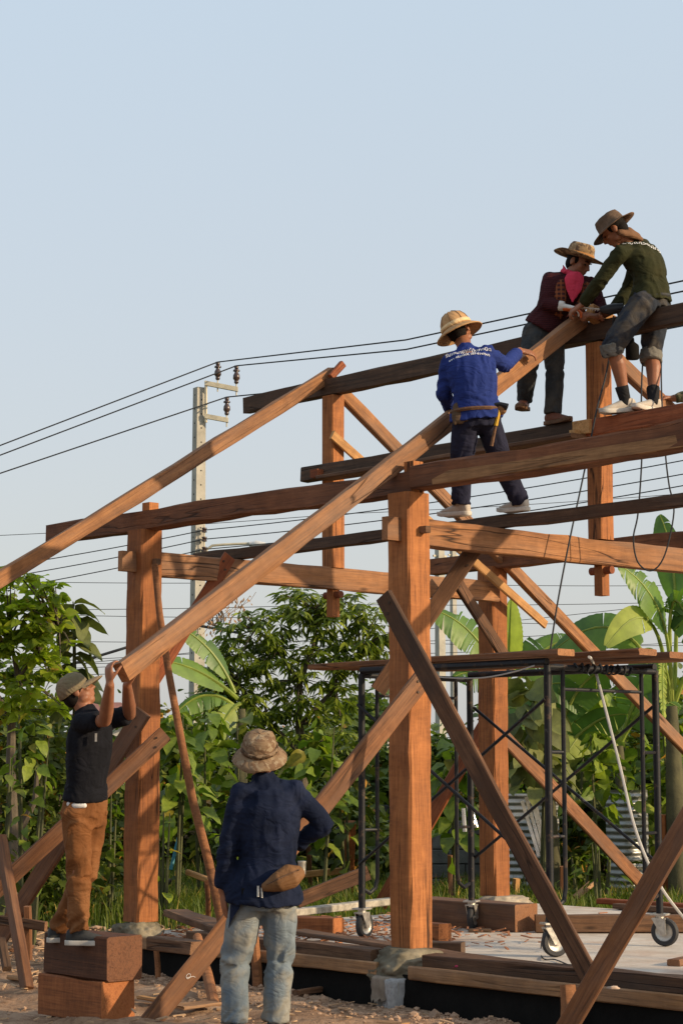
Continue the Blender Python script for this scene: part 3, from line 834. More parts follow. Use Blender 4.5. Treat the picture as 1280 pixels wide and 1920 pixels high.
def folds(me, bones, amp, seed, freq=26.0, along=1.0):
    """cloth folds: ridges run across bent joints and slantwise along the limbs"""
    co, no = get_co(me), get_no(me)
    A = np.array([list(b[0]) for b in bones]); B = np.array([list(b[1]) for b in bones]); wts = np.array([b[2] for b in bones])
    D = B - A; L2 = (D ** 2).sum(1)
    t = np.clip(((co[:, None, :] - A[None]) * D[None]).sum(2) / L2[None], 0, 1)
    q = A[None] + t[:, :, None] * D[None]
    dist = ((co[:, None, :] - q) ** 2).sum(2)
    k = dist.argmin(1)
    tt = t[np.arange(len(co)), k]
    Ls = np.sqrt(L2)[k]
    joint = np.exp(-((np.minimum(tt, 1 - tt) * Ls) / 0.10) ** 2)
    out = np.zeros(len(co))
    for i in range(len(co)):
        b = bones[k[i]]
        p = V(co[i]); ax = (b[1] - b[0]).normalized()
        s = (p - b[0]).dot(ax); pr = p - ax * s - (b[0] - ax * b[0].dot(ax))
        if b[2] == 0.7:                        # back and chest: long drape folds
            s1 = noise.noise(V((p.x * 17 + seed * 3, p.y * 17, p.z * 4.5 + p.x * 3)))
            s3 = noise.noise(V((p.x * 6 + seed, p.y * 6, p.z * 15)))
            out[i] = 0.9 * (0.4 - abs(s1) * 1.9) + 0.7 * s3 * joint[i] + 0.5 * noise.noise(p * 8)
        else:
            wv = 0.9 * noise.noise(p * 6.5 + V((seed * 5, 0, 0)))
            s1 = noise.noise(V((s * freq * 0.55 + pr.x * 11 - pr.y * 7 + wv * 1.3 + seed * 7, pr.x * 6, pr.y * 6 + seed)))
            s4 = noise.noise(V((pr.x * 20 + seed, pr.y * 20, s * 4)))
            rr = 0.45 - abs(s1) * 2.2
            s2 = noise.noise(p * 8.0 + V((seed, seed * 2, 0)))
            out[i] = b[2] * ((0.12 + 1.15 * joint[i]) * rr + (1 - joint[i]) * 0.5 * s4 + 0.42 * s2)
    co = co + no * (out * amp)[:, None]
    me.vertices.foreach_set('co', co.astype(np.float32).ravel()); me.update()

def cloth(name, col, var=0.22, rough=0.9, stripes=None, camo=None, wear=None, bump=0.35):
    g = G(name)
    c = g.coord((1, 1, 1), rand=False)
    n1 = g.noise(c, 7, 5, 0.6); n2 = g.noise(c, 90, 3, 0.6)
    cc = g.mix(1.0, col, g.ramp(n1, [(0.28, (1 - var,) * 3), (0.72, (1 + var,) * 3)]), 'MULTIPLY')
    if camo:
        n3 = g.noise(c, 22, 3, 0.5)
        cc = g.mix(g.g(n3, 0.50, 0.53), cc, camo[0])
        n4 = g.noise(c, 31, 3, 0.5)
        cc = g.mix(g.g(n4, 0.57, 0.60), cc, camo[1])
    if stripes:
        sz = g.n('SeparateXYZ', {0: c}).outputs[2]
        sn = g.math('SINE', g.math('MULTIPLY', sz, stripes[1]))
        cc = g.mix(g.g(sn, -0.15, 0.15), cc, stripes[0])
        if len(stripes) > 2:
            sx = g.n('SeparateXYZ', {0: c}).outputs[0]
            cc = g.mix(g.g(g.math('SINE', g.math('MULTIPLY', sx, stripes[1])), 0.35, 0.55, 0, 0.8), cc, stripes[2])
    if wear:
        n5 = g.noise(c, 5.5, 4, 0.6)
        cc = g.mix(g.g(n5, 0.46, 0.64, 0, 0.75), cc, wear)
    g.set(Base_Color=cc, Roughness=rough)
    g.p.inputs['Specular IOR Level'].default_value = 0.15
    w1 = g.math('ABSOLUTE', g.math('SUBTRACT', g.noise(g.n('VectorMath', {0: c, 1: (1.0, 1.0, 1.7)}, operation='MULTIPLY').outputs[0], 5.5, 2, 0.45, 1.4), 0.5))
    w2 = g.math('ABSOLUTE', g.math('SUBTRACT', g.noise(c, 12, 2, 0.45, 1.2), 0.5))
    cr = g.math('ADD', g.g(w1, 0.0, 0.16, 0.0, 1.0), g.g(w2, 0.0, 0.12, 0.0, 0.25))
    g.bump(g.math('ADD', g.math('MULTIPLY', n2, 0.12), cr), bump * 0.9, 0.012)
    return g.m
def skin(name, col):
    g = G(name)
    c = g.coord((1, 1, 1), rand=False)
    n1 = g.noise(c, 12, 4, 0.6)
    g.set(Base_Color=g.mix(1.0, col, g.ramp(n1, [(0.3, (0.85, 0.82, 0.8)), (0.7, (1.12, 1.08, 1.06))]), 'MULTIPLY'), Roughness=0.5)
    g.p.inputs['Subsurface Weight'].default_value = 0.12
    g.p.inputs['Subsurface Radius'].default_value = (0.02, 0.008, 0.004)
    g.p.inputs['Specular IOR Level'].default_value = 0.35
    g.bump(g.noise(c, 120, 3, 0.6), 0.12, 0.004)
    return g.m
M['skin'] = skin('tan_skin', (0.26, 0.112, 0.060))
M['hair'] = plain('black_hair', (0.009, 0.007, 0.006), 0.8, bump=0.4, bscale=120, spec=0.12)
M['sole'] = plain('shoe_sole', (0.50, 0.46, 0.40), 0.8, var=0.25)
M['eye'] = plain('eye_dark', (0.02, 0.015, 0.012), 0.25)

def basis(x, z):
    """rotation whose columns are side, forward(x given as forward), up"""
    f = V(x).normalized(); z = V(z); z = (z - f * z.dot(f)).normalized(); s = f.cross(z)
    return Matrix((s, f, z)).transposed()
def hand(vs, fs, wrist, fdir, back, thumb_side, curl=0.6, size=1.0, spread=0.1, thumb_out=0.6):
    """palm, four unequal bent fingers and a thumb leaving the side of the palm"""
    f = V(fdir).normalized(); bk = V(back); bk = (bk - f * bk.dot(f)).normalized()
    lat = f.cross(bk).normalized()
    if lat.dot(V(thumb_side)) < 0: lat = -lat
    k = size
    palm = [wrist - f * 0.01, wrist + f * 0.03 * k, wrist + f * 0.085 * k]
    st = []
    for p, a, b in ((wrist - f * 0.015 * k, 0.027, 0.021), (wrist + f * 0.02 * k, 0.034, 0.019), (wrist + f * 0.06 * k, 0.041, 0.017), (wrist + f * 0.092 * k, 0.040, 0.013)):
        st.append((p, lat, a * k, bk, b * k))
    loft(vs, fs, st, 12)
    for i, (off, L) in enumerate(((0.030, 0.072), (0.010, 0.080), (-0.010, 0.075), (-0.029, 0.060))):
        r = wrist + f * (0.082 * k) + lat * (off * k)
        L *= k
        d = (f + lat * (off * spread * 10)).normalized()
        ang = 0.0; pts = [r]; p = r
        for j, fr in enumerate((0.45, 0.32, 0.26)):
            ang += curl * (0.75, 1.0, 0.8)[j] * (1 + 0.06 * i)
            dd = d * math.cos(ang) - bk * math.sin(ang)
            p = p + dd * (L * fr); pts.append(p)
        limb(vs, fs, pts, [0.0098 * k, 0.0092 * k, 0.0085 * k, 0.0072 * k], 8)
    t0 = wrist + f * 0.022 * k + lat * 0.026 * k
    td = (f * 0.75 + lat * thumb_out - bk * (0.25 + 0.4 * curl)).normalized()
    t1 = t0 + td * 0.040 * k
    td2 = (f * 0.9 + lat * (thumb_out * 0.5) - bk * (0.3 + 0.6 * curl)).normalized()
    t2 = t1 + td2 * 0.030 * k; t3 = t2 + (td2 - bk * curl * 0.3).normalized() * 0.024 * k
    limb(vs, fs, [t0, t1, t2, t3], [0.0135 * k, 0.0115 * k, 0.0105 * k, 0.0085 * k], 8)
def head_geo(vs, fs, c, R, s=1.0):
    """c: centre of skull; R columns side, forward, up"""
    def L(x, y, z): return c + R @ V((x * s, y * s, z * s))
    ball(vs, fs, L(0, -0.012, 0.028), 0.078 * s, 0.096 * s, 0.088 * s, R, 18)
    ball(vs, fs, L(0, 0.020, -0.030), 0.063 * s, 0.068 * s, 0.078 * s, R, 16)
    ball(vs, fs, L(0, 0.040, -0.088), 0.036 * s, 0.040 * s, 0.030 * s, R)
    ball(vs, fs, L(0, 0.074, 0.020), 0.050 * s, 0.020 * s, 0.012 * s, R)       # brow
    limb(vs, fs, [L(0, 0.084, 0.012), L(0, 0.099, -0.014), L(0, 0.106, -0.030)], [0.008 * s, 0.010 * s, 0.013 * s], 8)
    for sx in (-1, 1):
        ball(vs, fs, L(sx * 0.012, 0.094, -0.033), 0.009 * s, 0.009 * s, 0.007 * s, R, 8)
        ball(vs, fs, L(sx * 0.040, 0.056, -0.022), 0.024 * s, 0.024 * s, 0.020 * s, R, 10)
        ball(vs, fs, L(sx * 0.080, -0.012, -0.012), 0.009 * s, 0.022 * s, 0.032 * s, R, 10)
        ball(vs, fs, L(sx * 0.052, 0.012, -0.066), 0.020 * s, 0.034 * s, 0.024 * s, R, 10)
    ball(vs, fs, L(0, 0.082, -0.055), 0.022 * s, 0.013 * s, 0.008 * s, R, 10)
    ball(vs, fs, L(0, 0.080, -0.068), 0.019 * s, 0.012 * s, 0.008 * s, R, 10)
def person(label, J, shirt, pants, shoes, head_f, head_up, sleeve=(1.0, 1.0), pant_end=(1.0, 1.0), group='workers on the site',
           s=1.0, seed=1, cuffs=False, socks=None, hem=0.12, hands=None, sleeve_r=1.0, pant_r=1.0, skinm=None, hemflare=0.02, foot=None, shirt_amp=0.006, pant_amp=0.008, face=True, belly=1.0, collar=0.06):
    skinm = skinm or M['skin']
    hipc = (J['hipL'] + J['hipR']) / 2; shc = (J['shL'] + J['shR']) / 2
    su = (J['shR'] - J['shL']).normalized(); hu = (J['hipR'] - J['hipL']).normalized()
    spine = (shc - hipc)
    def side(t): return (hu * (1 - t) + su * t).normalized()
    def axis_pt(t): return hipc + spine * t + J.get('bow', V((0, 0, 0))) * math.sin(math.pi * min(max(t, 0), 1))
    def torso(sc, lo, hi, n=10, flare=0.0):
        st = []
        prof = [(-0.30, 0.120, 0.100), (-0.15, 0.155, 0.112), (0.0, 0.165, 0.118), (0.16, 0.155, 0.110), (0.34, 0.142, 0.100), (0.55, 0.156, 0.108), (0.75, 0.172, 0.112), (0.92, 0.165, 0.098), (1.02, 0.125, 0.080), (1.09, 0.072, 0.066)]
        for i in range(n + 1):
            t = lo + (hi - lo) * i / n
            for q in range(len(prof) - 1):
                if prof[q][0] <= t <= prof[q + 1][0] or q == len(prof) - 2:
                    if t <= prof[q + 1][0] or q == len(prof) - 2:
                        f = (t - prof[q][0]) / (prof[q + 1][0] - prof[q][0]); f = max(-0.3, min(1, f))
                        a = prof[q][1] + (prof[q + 1][1] - prof[q][1]) * f; b = prof[q][2] + (prof[q + 1][2] - prof[q][2]) * f
                        break
            if t < prof[0][0]: a, b = prof[0][1], prof[0][2]
            c = axis_pt(t)
            ax = (axis_pt(t + 0.05) - axis_pt(t - 0.05)).normalized()
            u = side(min(max(t, 0), 1)); u = (u - ax * u.dot(ax)).normalized(); v = ax.cross(u)
            fl = flare * max(0, (0.30 - t)) / 0.3
            st.append((c, u, (a * s + sc + fl) , v, (b * s * belly + sc + fl)))
        return st
    R = basis(head_f, head_up)
    hc = J['head']
    neck0 = axis_pt(1.0) ; neck1 = hc + R @ V((0, -0.015 * s, -0.055 * s))
    # ---- body: one continuous surface, slimmer under the clothes
    vs, fs = [], []
    head_geo(vs, fs, hc, R, s)
    limb(vs, fs, [neck0, neck0.lerp(neck1, 0.5), neck1], [0.062 * s, 0.055 * s, 0.054 * s], 14)
    loft(vs, fs, torso(-0.030, -0.12, 1.06))
    for k, side_ in enumerate('LR'):
        sh, el, wr = J['sh' + side_], J['el' + side_], J['wr' + side_]
        limb(vs, fs, [axis_pt(0.93), sh, sh.lerp(el, 0.5), el], [0.045 * s, 0.046 * s, 0.042 * s, 0.037 * s])
        limb(vs, fs, [el, el.lerp(wr, 0.3), el.lerp(wr, 0.7), wr], [0.040 * s, 0.045 * s, 0.036 * s, 0.028 * s])
        hd = (hands or {}).get(side_)
        fd = (wr - el).normalized() if not hd else hd['f']
        bk = -(J['face_dir']) if not hd else hd['b']
        ts = J['face_dir'] if not hd else hd['t']
        if not (hd and hd.get('glove')):
            hand(vs, fs, wr + V(fd).normalized() * 0.012, fd, bk, ts, (hd or {}).get('curl', 0.4), s * (hd or {}).get('size', 1.0), (hd or {}).get('spread', 0.08), (hd or {}).get('to', 0.6))
        hp, kn, an = J['hip' + side_], J['kn' + side_], J['an' + side_]
        limb(vs, fs, [hp, hp.lerp(kn, 0.5), kn], [0.066 * s, 0.062 * s, 0.050 * s])
        cal = (kn - an).normalized()
        bkk = J['calf' + side_] if 'calf' + side_ in J else V((0, 0, 0))
        limb(vs, fs, [kn, kn.lerp(an, 0.3) + bkk * 0.018, kn.lerp(an, 0.65) + bkk * 0.01, an], [0.052 * s, 0.057 * s, 0.044 * s, 0.034 * s])
        ft = J['toe' + side_]
        limb(vs, fs, [an - UP * 0.02, an - UP * 0.045 + ft * 0.09 * s], [0.034 * s, 0.03 * s])
    body = remesh('person', vs, fs, 0.0075, 3, skinm)
    root = tag(link('person', body), label, 'person', group)
    # ---- shirt
    vs, fs = [], []
    loft(vs, fs, torso(0.016, -hem, 1.03, 14, hemflare), 20)
    bones = [(axis_pt(0.0), axis_pt(0.3), 1.0), (axis_pt(0.3), axis_pt(1.0), 0.7)]
    nd_ = (neck1 - neck0).normalized()
    limb(vs, fs, [axis_pt(0.98), neck0 + nd_ * collar], [0.085 * s, 0.066 * s], round_ends=False)
    for k, side_ in enumerate('LR'):
        sh, el, wr = J['sh' + side_], J['el' + side_], J['wr' + side_]
        f = sleeve[k]
        limb(vs, fs, [axis_pt(0.88), sh.lerp(axis_pt(0.9), 0.2), sh], [0.075 * s, 0.070 * s, 0.056 * s])
        limb(vs, fs, [neck0 + nd_ * collar * 0.55, (neck0 + nd_ * collar * 0.25).lerp(sh, 0.5), sh], [0.055 * s, 0.056 * s, 0.050 * s])
        q = sleeve_r
        if f <= 0.5:
            e = sh.lerp(el, f * 2)
            limb(vs, fs, [sh, sh.lerp(e, 0.5), e], [0.059 * s * q, 0.061 * s * q, 0.060 * s * q], round_ends=False)
            bones.append((sh, e, 1.0))
        else:
            e = el.lerp(wr, (f - 0.5) * 2)
            limb(vs, fs, [sh, sh.lerp(el, 0.5), el], [0.058 * s * q, 0.057 * s * q, 0.051 * s * q])
            limb(vs, fs, [el, el.lerp(e, 0.5), e], [0.051 * s * q, 0.049 * s * q, 0.043 * s * q], round_ends=False)
            bones += [(sh, el, 1.0), (el, e, 1.0)]
    me = remesh('shirt', vs, fs, 0.010, 3, shirt)
    folds(me, bones, shirt_amp, seed)
    shirt_o = link('shirt', me, root)
    # ---- trousers
    vs, fs = [], []
    loft(vs, fs, torso(0.008, -0.16, 0.20, 8), 18)
    bones = [(axis_pt(-0.1), axis_pt(0.25), 0.5)]
    for k, side_ in enumerate('LR'):
        hp, kn, an = J['hip' + side_], J['kn' + side_], J['an' + side_]
        q = pant_r
        f = pant_end[k]
        limb(vs, fs, [hipc.lerp(hp, 0.6) + spine * 0.05, hp - spine * 0.02, hp.lerp(kn, 0.5), kn], [0.100 * s, 0.099 * s, 0.083 * s * q, 0.068 * s * q])
        e = kn.lerp(an, f)
        if f > 0.5:
            limb(vs, fs, [kn, kn.lerp(e, 0.4), kn.lerp(e, 0.8), e], [0.068 * s * q, 0.069 * s * q, 0.062 * s * q, 0.064 * s * q], round_ends=False)
        else:
            limb(vs, fs, [kn, e], [0.068 * s * q, 0.071 * s * q], round_ends=False)
        bones += [(hp, kn, 1.0), (kn, e, 1.0)]
    me = remesh('trousers', vs, fs, 0.010, 3, pants)
    folds(me, bones, pant_amp, seed + 3.3, 22)
    tr = link('trousers', me, root)
    if cuffs:
        for k, side_ in enumerate('LR'):
            kn, an = J['kn' + side_], J['an' + side_]
            e = kn.lerp(an, pant_end[k]); d = (kn - an).normalized()
            vs, fs = [], []
            limb(vs, fs, [e - d * 0.012, e + d * 0.03, e + d * 0.085], [0.070 * s * pant_r, 0.075 * s * pant_r, 0.073 * s * pant_r], 14, False)
            me = remesh('cuff', vs, fs, 0.010, 2, M['cuff'])
            folds(me, [(e - d * 0.02, e + d * 0.1, 1.0)], 0.007, seed + k)
            link('cuff', me, tr)
    # ---- shoes and socks
    for k, side_ in enumerate('LR'):
        an, kn, ft = J['an' + side_], J['kn' + side_], J['toe' + side_].normalized()
        upv = (foot or {}).get(side_, UP); upv = (upv - ft * upv.dot(ft)).normalized(); lt = ft.cross(upv)
        if socks:
            vs, fs = [], []
            d = (kn - an).normalized()
            limb(vs, fs, [an - upv * 0.03 + ft * 0.02, an, an + d * 0.05, an + d * 0.115], [0.045 * s, 0.043 * s, 0.046 * s, 0.052 * s], 12, False)
            link('sock', remesh('sock', vs, fs, 0.009, 2, socks), root)
        h0 = an - upv * (0.085 * s)                 # ground level under the ankle
        def up_st(x, z, a, b): return (h0 + ft * x * s + upv * z * s, lt, a * s, upv, b * s)
        vs, fs = [], []
        loft(vs, fs, [up_st(-0.075, 0.050, 0.012, 0.02), up_st(-0.068, 0.055, 0.030, 0.040), up_st(-0.03, 0.062, 0.038, 0.052), up_st(0.03, 0.055, 0.040, 0.046), up_st(0.09, 0.045, 0.043, 0.034), up_st(0.14, 0.040, 0.046, 0.026), up_st(0.18, 0.034, 0.038, 0.020), up_st(0.20, 0.030, 0.018, 0.010)], 12)
        limb(vs, fs, [h0 + upv * 0.06 * s - ft * 0.018 * s, h0 + upv * 0.098 * s - ft * 0.012 * s], [0.043 * s, 0.042 * s], 12, False)
        sh_ = link('shoe', remesh('shoe', vs, fs, 0.007, 2, shoes), root)
        mb = MB()
        out = [(-0.082, 0.012), (-0.074, 0.030), (-0.04, 0.040), (0.03, 0.041), (0.10, 0.048), (0.15, 0.049), (0.19, 0.038), (0.21, 0.016)]
        ring = [(x, y) for x, y in out] + [(x, -y) for x, y in reversed(out)]
        sv, sf = [], []
        for z, gsc in ((0.0, 0.97), (0.006, 1.0), (0.026, 1.0), (0.030, 0.96)):
            for x, y in ring: sv.append(h0 + ft * x * s + lt * y * gsc * s + upv * (z + (0.02 * max(0, x - 0.14) / 0.07)) * s)
        N = len(ring)
        for i in range(3):
            for j in range(N):
                j2 = (j + 1) % N
                sf.append((i * N + j, i * N + j2, (i + 1) * N + j2, (i + 1) * N + j))
        sf += [tuple(range(N - 1, -1, -1)), tuple(3 * N + j for j in range(N))]
        link('sole', mesh('sole', sv, sf, J.get('solem', M['sole']), True), sh_)
    # ---- hair shell, eyes
    vs, fs = [], []
    ball(vs, fs, hc + R @ V((0, -0.022 * s, 0.034 * s)), 0.083 * s, 0.094 * s, 0.088 * s, R, 18)
    ball(vs, fs, hc + R @ V((0, -0.045 * s, -0.02 * s)), 0.070 * s, 0.062 * s, 0.065 * s, R, 16)
    for sx in (-1, 1):
        ball(vs, fs, hc + R @ V((sx * 0.070 * s, 0.012 * s, 0.008 * s)), 0.012 * s, 0.016 * s, 0.030 * s, R, 8)
    me = remesh('hair', vs, fs, 0.008, 2, M['hair'])
    link('hair', me, root)
    if face:
        for sx in (-1, 1):
            ev, ef = [], []
            ball(ev, ef, hc + R @ V((sx * 0.031 * s, 0.078 * s, -0.002 * s)), 0.012 * s, 0.008 * s, 0.006 * s, R, 8)
            link('eye', mesh('eye', ev, ef, M['eye'], True), root)
            ev, ef = [], []
            limb(ev, ef, [hc + R @ V((sx * 0.014 * s, 0.091 * s, 0.019 * s)), hc + R @ V((sx * 0.034 * s, 0.090 * s, 0.025 * s)), hc + R @ V((sx * 0.052 * s, 0.078 * s, 0.020 * s))], [0.003, 0.004, 0.0025], 6)
            link('eyebrow', mesh('eyebrow', ev, ef, M['hair'], True), root)
    return root, R, shirt_o, tr, axis_pt
def hat(name, root, c, R, prof, m, tilt=0.0, wob=0.0, curl=0.0, n=40, seed=1, droop=0.0, oval=1.12, thick=0.005, front=1.0, brim_from=None):
    """lathe profile (radius, height) in the head frame: crown top to brim edge; closed shell with thickness"""
    Rt = R @ Matrix.Rotation(tilt, 3, 'X')
    vs, fs = [], []
    def pt(r, h, a):
        x, y = math.cos(a) * r, math.sin(a) * r * oval
        bf = 0.0
        if brim_from is not None and r > brim_from:
            bf = (r - brim_from)
        z = h + curl * bf * bf * 30 * (math.cos(a) ** 2) - droop * bf * (1 + 0.3 * math.sin(a))
        if bf and front != 1.0 and math.sin(a) > 0: y *= 1 + (front - 1) * math.sin(a) * min(1, bf * 20)
        w_ = wob * noise.noise(V((math.cos(a) * 1.7 + seed, math.sin(a) * 1.7, h * 18)))
        if bf: z += w_ * 1.6 * min(1, bf * 15)
        else:
            x *= 1 + w_ * 4; y *= 1 + w_ * 4; z += w_ * 0.5
        return V(c) + Rt @ V((x, y, z))
    full = list(prof) + [(max(0.002, r - thick), h - thick) for r, h in reversed(prof)]
    for (r, h) in full:
        for k in range(n): vs.append(pt(r, h, 2 * math.pi * k / n))
    for i in range(len(full) - 1):
        for k in range(n):
            k2 = (k + 1) % n
            fs.append((i * n + k, i * n + k2, (i + 1) * n + k2, (i + 1) * n + k)[::-1])
    return link(name, mesh(name, vs, fs, m, True), root), Rt
def band(root, name, c, Rt, r0, h0, r1, h1, m, oval=1.12, n=40, off=0.003):
    vs, fs = [], []
    for (r, h) in ((r0 + off, h0), (r1 + off, h1), (r1 - 0.004, h1), (r0 - 0.004, h0)):
        for k in range(n):
            a = 2 * math.pi * k / n
            vs.append(V(c) + Rt @ V((math.cos(a) * r, math.sin(a) * r * oval, h)))
    for i in range(4):
        i2 = (i + 1) % 4
        for k in range(n):
            k2 = (k + 1) % n
            fs.append((i * n + k, i * n + k2, i2 * n + k2, i2 * n + k))
    return link(name, mesh(name, vs, fs, m, True), root)
def print_text(root, target, lines, centre, right, up, out, m, name='lettering', bow=0.0):
    """flat print laid on a garment; each line: (text, size, dy)"""
    me_t = target.data
    bvh = BVHTree.FromPolygons([v.co.copy() for v in me_t.vertices], [tuple(p.vertices) for p in me_t.polygons])
    made = None
    for txt, size, dy in lines:
        vs, fs = [], []
        cu = bpy.data.curves.new('txt', 'FONT'); cu.body = txt; cu.size = size; cu.align_x = 'CENTER'; cu.resolution_u = 3
        cu.offset = size * 0.006
        ob = link('tmp', cu)
        dg = bpy.context.evaluated_depsgraph_get()
        tm = bpy.data.meshes.new_from_object(ob.evaluated_get(dg))
        bpy.data.objects.remove(ob, do_unlink=True)
        bm = bmesh.new(); bm.from_mesh(tm)
        bmesh.ops.triangulate(bm, faces=bm.faces[:])
        bm.verts.ensure_lookup_table()
        for v in bm.verts:
            x, y = v.co.x, v.co.y + dy - bow * v.co.x ** 2
            o = V(centre) + V(right) * x + V(up) * y + V(out) * 0.25
            hit = bvh.ray_cast(o, -V(out))
            vs.append((hit[0] if hit[0] is not None else o - V(out) * 0.25) + V(out) * 0.004)
        dep = [(q - V(centre)).dot(V(out)) for q in vs]; md = sorted(dep)[len(dep) // 2]
        for f in bm.faces:
            if all(abs(dep[v.index] - md) < 0.07 for v in f.verts): fs.append(tuple(v.index for v in f.verts))
        bm.free(); bpy.data.meshes.remove(tm)
        made = link(name, mesh(name, vs, fs, m), target)
    return made
M['print'] = plain('white_print', (0.75, 0.75, 0.74), 0.8, var=0.1)
M['cuff'] = cloth('denim_cuff', (0.12, 0.115, 0.10), wear=(0.18, 0.17, 0.15))

# ---------------------------------------------------------------- the man in black lifting the rafter
d = 12.05
DL = (LOW - V((0, 0, EYE))).dot(V((0, _c, _s)))
J = dict(head=at_d(144, 1297, d + 0.04), shL=at_d(196, 1352, d + 0.12), shR=at_d(146, 1356, d - 0.13), elL=at_d(243, 1340, d + 0.06), wrL=at_d(238, 1284, DL + 0.16),
         elR=at_d(197, 1352, d - 0.28), wrR=at_d(206, 1284, DL - 0.07), hipL=at_d(172, 1520, d + 0.10), hipR=at_d(143, 1522, d - 0.08),
         knL=at_d(160, 1638, d + 0.06), knR=at_d(148, 1640, d - 0.10), anL=at_d(112, 1742, d + 0.16), anR=at_d(146, 1747, d - 0.08),
         toeL=V((0.93, 0.25, 0)).normalized(), toeR=V((0.98, -0.16, 0)).normalized(), face_dir=V((0.9, 0.2, 0.3)))
blackcloth = cloth('black_cotton', (0.007, 0.0075, 0.011), 0.3)
khaki = cloth('rust_brown_canvas', (0.155, 0.062, 0.022), 0.25, wear=(0.22, 0.10, 0.042))
M['canvas_shoe'] = plain('dark_canvas', (0.035, 0.037, 0.038), 0.85, var=0.3)
up_l = V((-0.45, 0.0, 0.9)).normalized()
hands = {'R': dict(f=V((-0.10, -0.02, 0.99)), b=V((-0.78, -0.62, -0.05)), t=V((0.55, -0.8, 0.1)), curl=0.62, size=1.0, spread=0.1),
         'L': dict(f=V((0.55, -0.35, 0.75)), b=V((0.75, 0.45, -0.5)), t=V((-0.5, 0.5, 0.6)), curl=0.75, size=1.0)}
pr, R, sh_, tr_, ax = person('person in a black shirt and rust trousers standing on stacked blocks, lifting a rafter', J, blackcloth, khaki, M['canvas_shoe'], V((0.80, 0.16, 0.50)), V((-0.5, 0, 0.86)),
    sleeve=(0.46, 0.40), seed=2, s=0.97, hem=-0.13, collar=0.10, hands=hands, pant_r=1.12, hemflare=0.012, pant_amp=0.017, sleeve_r=1.05)
# cap
capm = cloth('faded_olive_cap', (0.165, 0.14, 0.085), 0.25, wear=(0.22, 0.155, 0.10))
hc = J['head']
c_o, Rt = hat('cap', pr, hc + R @ V((0, -0.012, 0.035)), R, [(0.004, 0.088), (0.03, 0.086), (0.06, 0.072), (0.082, 0.045), (0.091, 0.01), (0.093, -0.035)], capm, tilt=0.0, wob=0.006, seed=3)
vs, fs = [], []
for i in range(13):
    a = math.pi * (0.10 + 0.80 * i / 12)
    for r, z in ((0.088, 0.004), (0.135, -0.004), (0.165, -0.016)):
        e = 1.0 + 0.10 * math.sin(a) * (r > 0.1)
        for tz in (0.003, -0.003):
            vs.append(hc + R @ V((math.cos(a) * (0.091 if r < 0.1 else 0.092 - 0.004 * (r > 0.15)), math.sin(a) * r * 1.08 * e - 0.012, z + 0.02 + tz - 0.02 * math.cos(a) ** 2)))
for i in range(12):
    b0_, b1_ = i * 6, (i + 1) * 6
    for j in range(2):
        fs.append((b0_ + j * 2, b1_ + j * 2, b1_ + j * 2 + 2, b0_ + j * 2 + 2))
        fs.append((b0_ + j * 2 + 1, b0_ + j * 2 + 3, b1_ + j * 2 + 3, b1_ + j * 2 + 1))
    fs.append((b0_ + 4, b1_ + 4, b1_ + 5, b0_ + 5))
link('visor', mesh('visor', vs, fs, capm, True), c_o)
vs, fs = [], []
c1_ = ax(-0.12) + V((-0.01, -0.135, 0.0))
limb(vs, fs, [at_d(130, 1508, d - 0.115), at_d(142, 1510, d - 0.13), at_d(158, 1511, d - 0.135)], [0.018, 0.026, 0.016], 8)
link('undershirt', mesh('undershirt', vs, fs, cloth('white_cotton', (0.62, 0.61, 0.60)), True), pr)
mb = MB(); pk = at_d(180, 1383, d - 0.19)
mb.box(pk, 0.012, 0.012, 0.05); mb.build('pen', M['zinc'], pr)
# white laces
for q, sd in ((J['anR'], 'R'),):
    ft = J['toeR']; lt = ft.cross(UP)
    for i in range(5):
        mb = MB(); x = 0.045 + i * 0.018; z = 0.093 - 0.0058 * i - 0.085
        cc = q + ft * x + UP * (z - 0.012)
        mb.tube([cc - lt * 0.022 - UP * 0.008, cc + UP * 0.006, cc + lt * 0.022 - UP * 0.008], 0.0035, 6)
        mb.build('shoelace', M['print'], pr)

# ---------------------------------------------------------------- the man in indigo, back to the camera
d = 11.25
J = dict(head=at_d(487, 1412, d + 0.06), shL=at_d(453, 1488, d - 0.02), shR=at_d(552, 1484, d + 0.02), elL=at_d(427, 1590, d + 0.0), wrL=at_d(418, 1672, d + 0.03),
         elR=at_d(606, 1546, d + 0.06), wrR=at_d(548, 1590, d + 0.17), hipL=at_d(466, 1676, d), hipR=at_d(524, 1668, d + 0.02),
         knL=at_d(440, 1806, d + 0.03), knR=at_d(524, 1798, d + 0.08), anL=at_d(440, 1918, d - 0.02), anR=at_d(516, 1914, d + 0.06),
         toeL=V((-0.25, 0.95, 0)), toeR=V((0.3, 0.95, 0)), face_dir=V((0.1, 0.9, 0.3)), bow=V((0.015, 0.01, 0)))
indigo = cloth('indigo_cotton', (0.0065, 0.011, 0.029), 0.3, wear=(0.014, 0.020, 0.046))
denim = cloth('faded_denim', (0.15, 0.185, 0.215), 0.22, wear=(0.26, 0.245, 0.205))
hands = {'L': dict(f=V((0.10, 0.05, -0.99)), b=V((-0.9, -0.35, 0)), t=V((0.2, 0.9, 0)), curl=0.28, size=1.05)}
pr, R, sh_, tr_, ax = person('person seen from behind in indigo shirt, bucket hat and faded jeans, hand on hip', J, indigo, denim, M['canvas_shoe'], V((0.10, 0.88, 0.38)), V((0.03, -0.35, 0.93)),
    sleeve=(0.96, 0.96), seed=5, s=1.0, hem=0.10, collar=0.115, hands=hands, pant_r=1.22, sleeve_r=1.15, hemflare=0.04, shirt_amp=0.011, pant_amp=0.017)
hc = J['head']
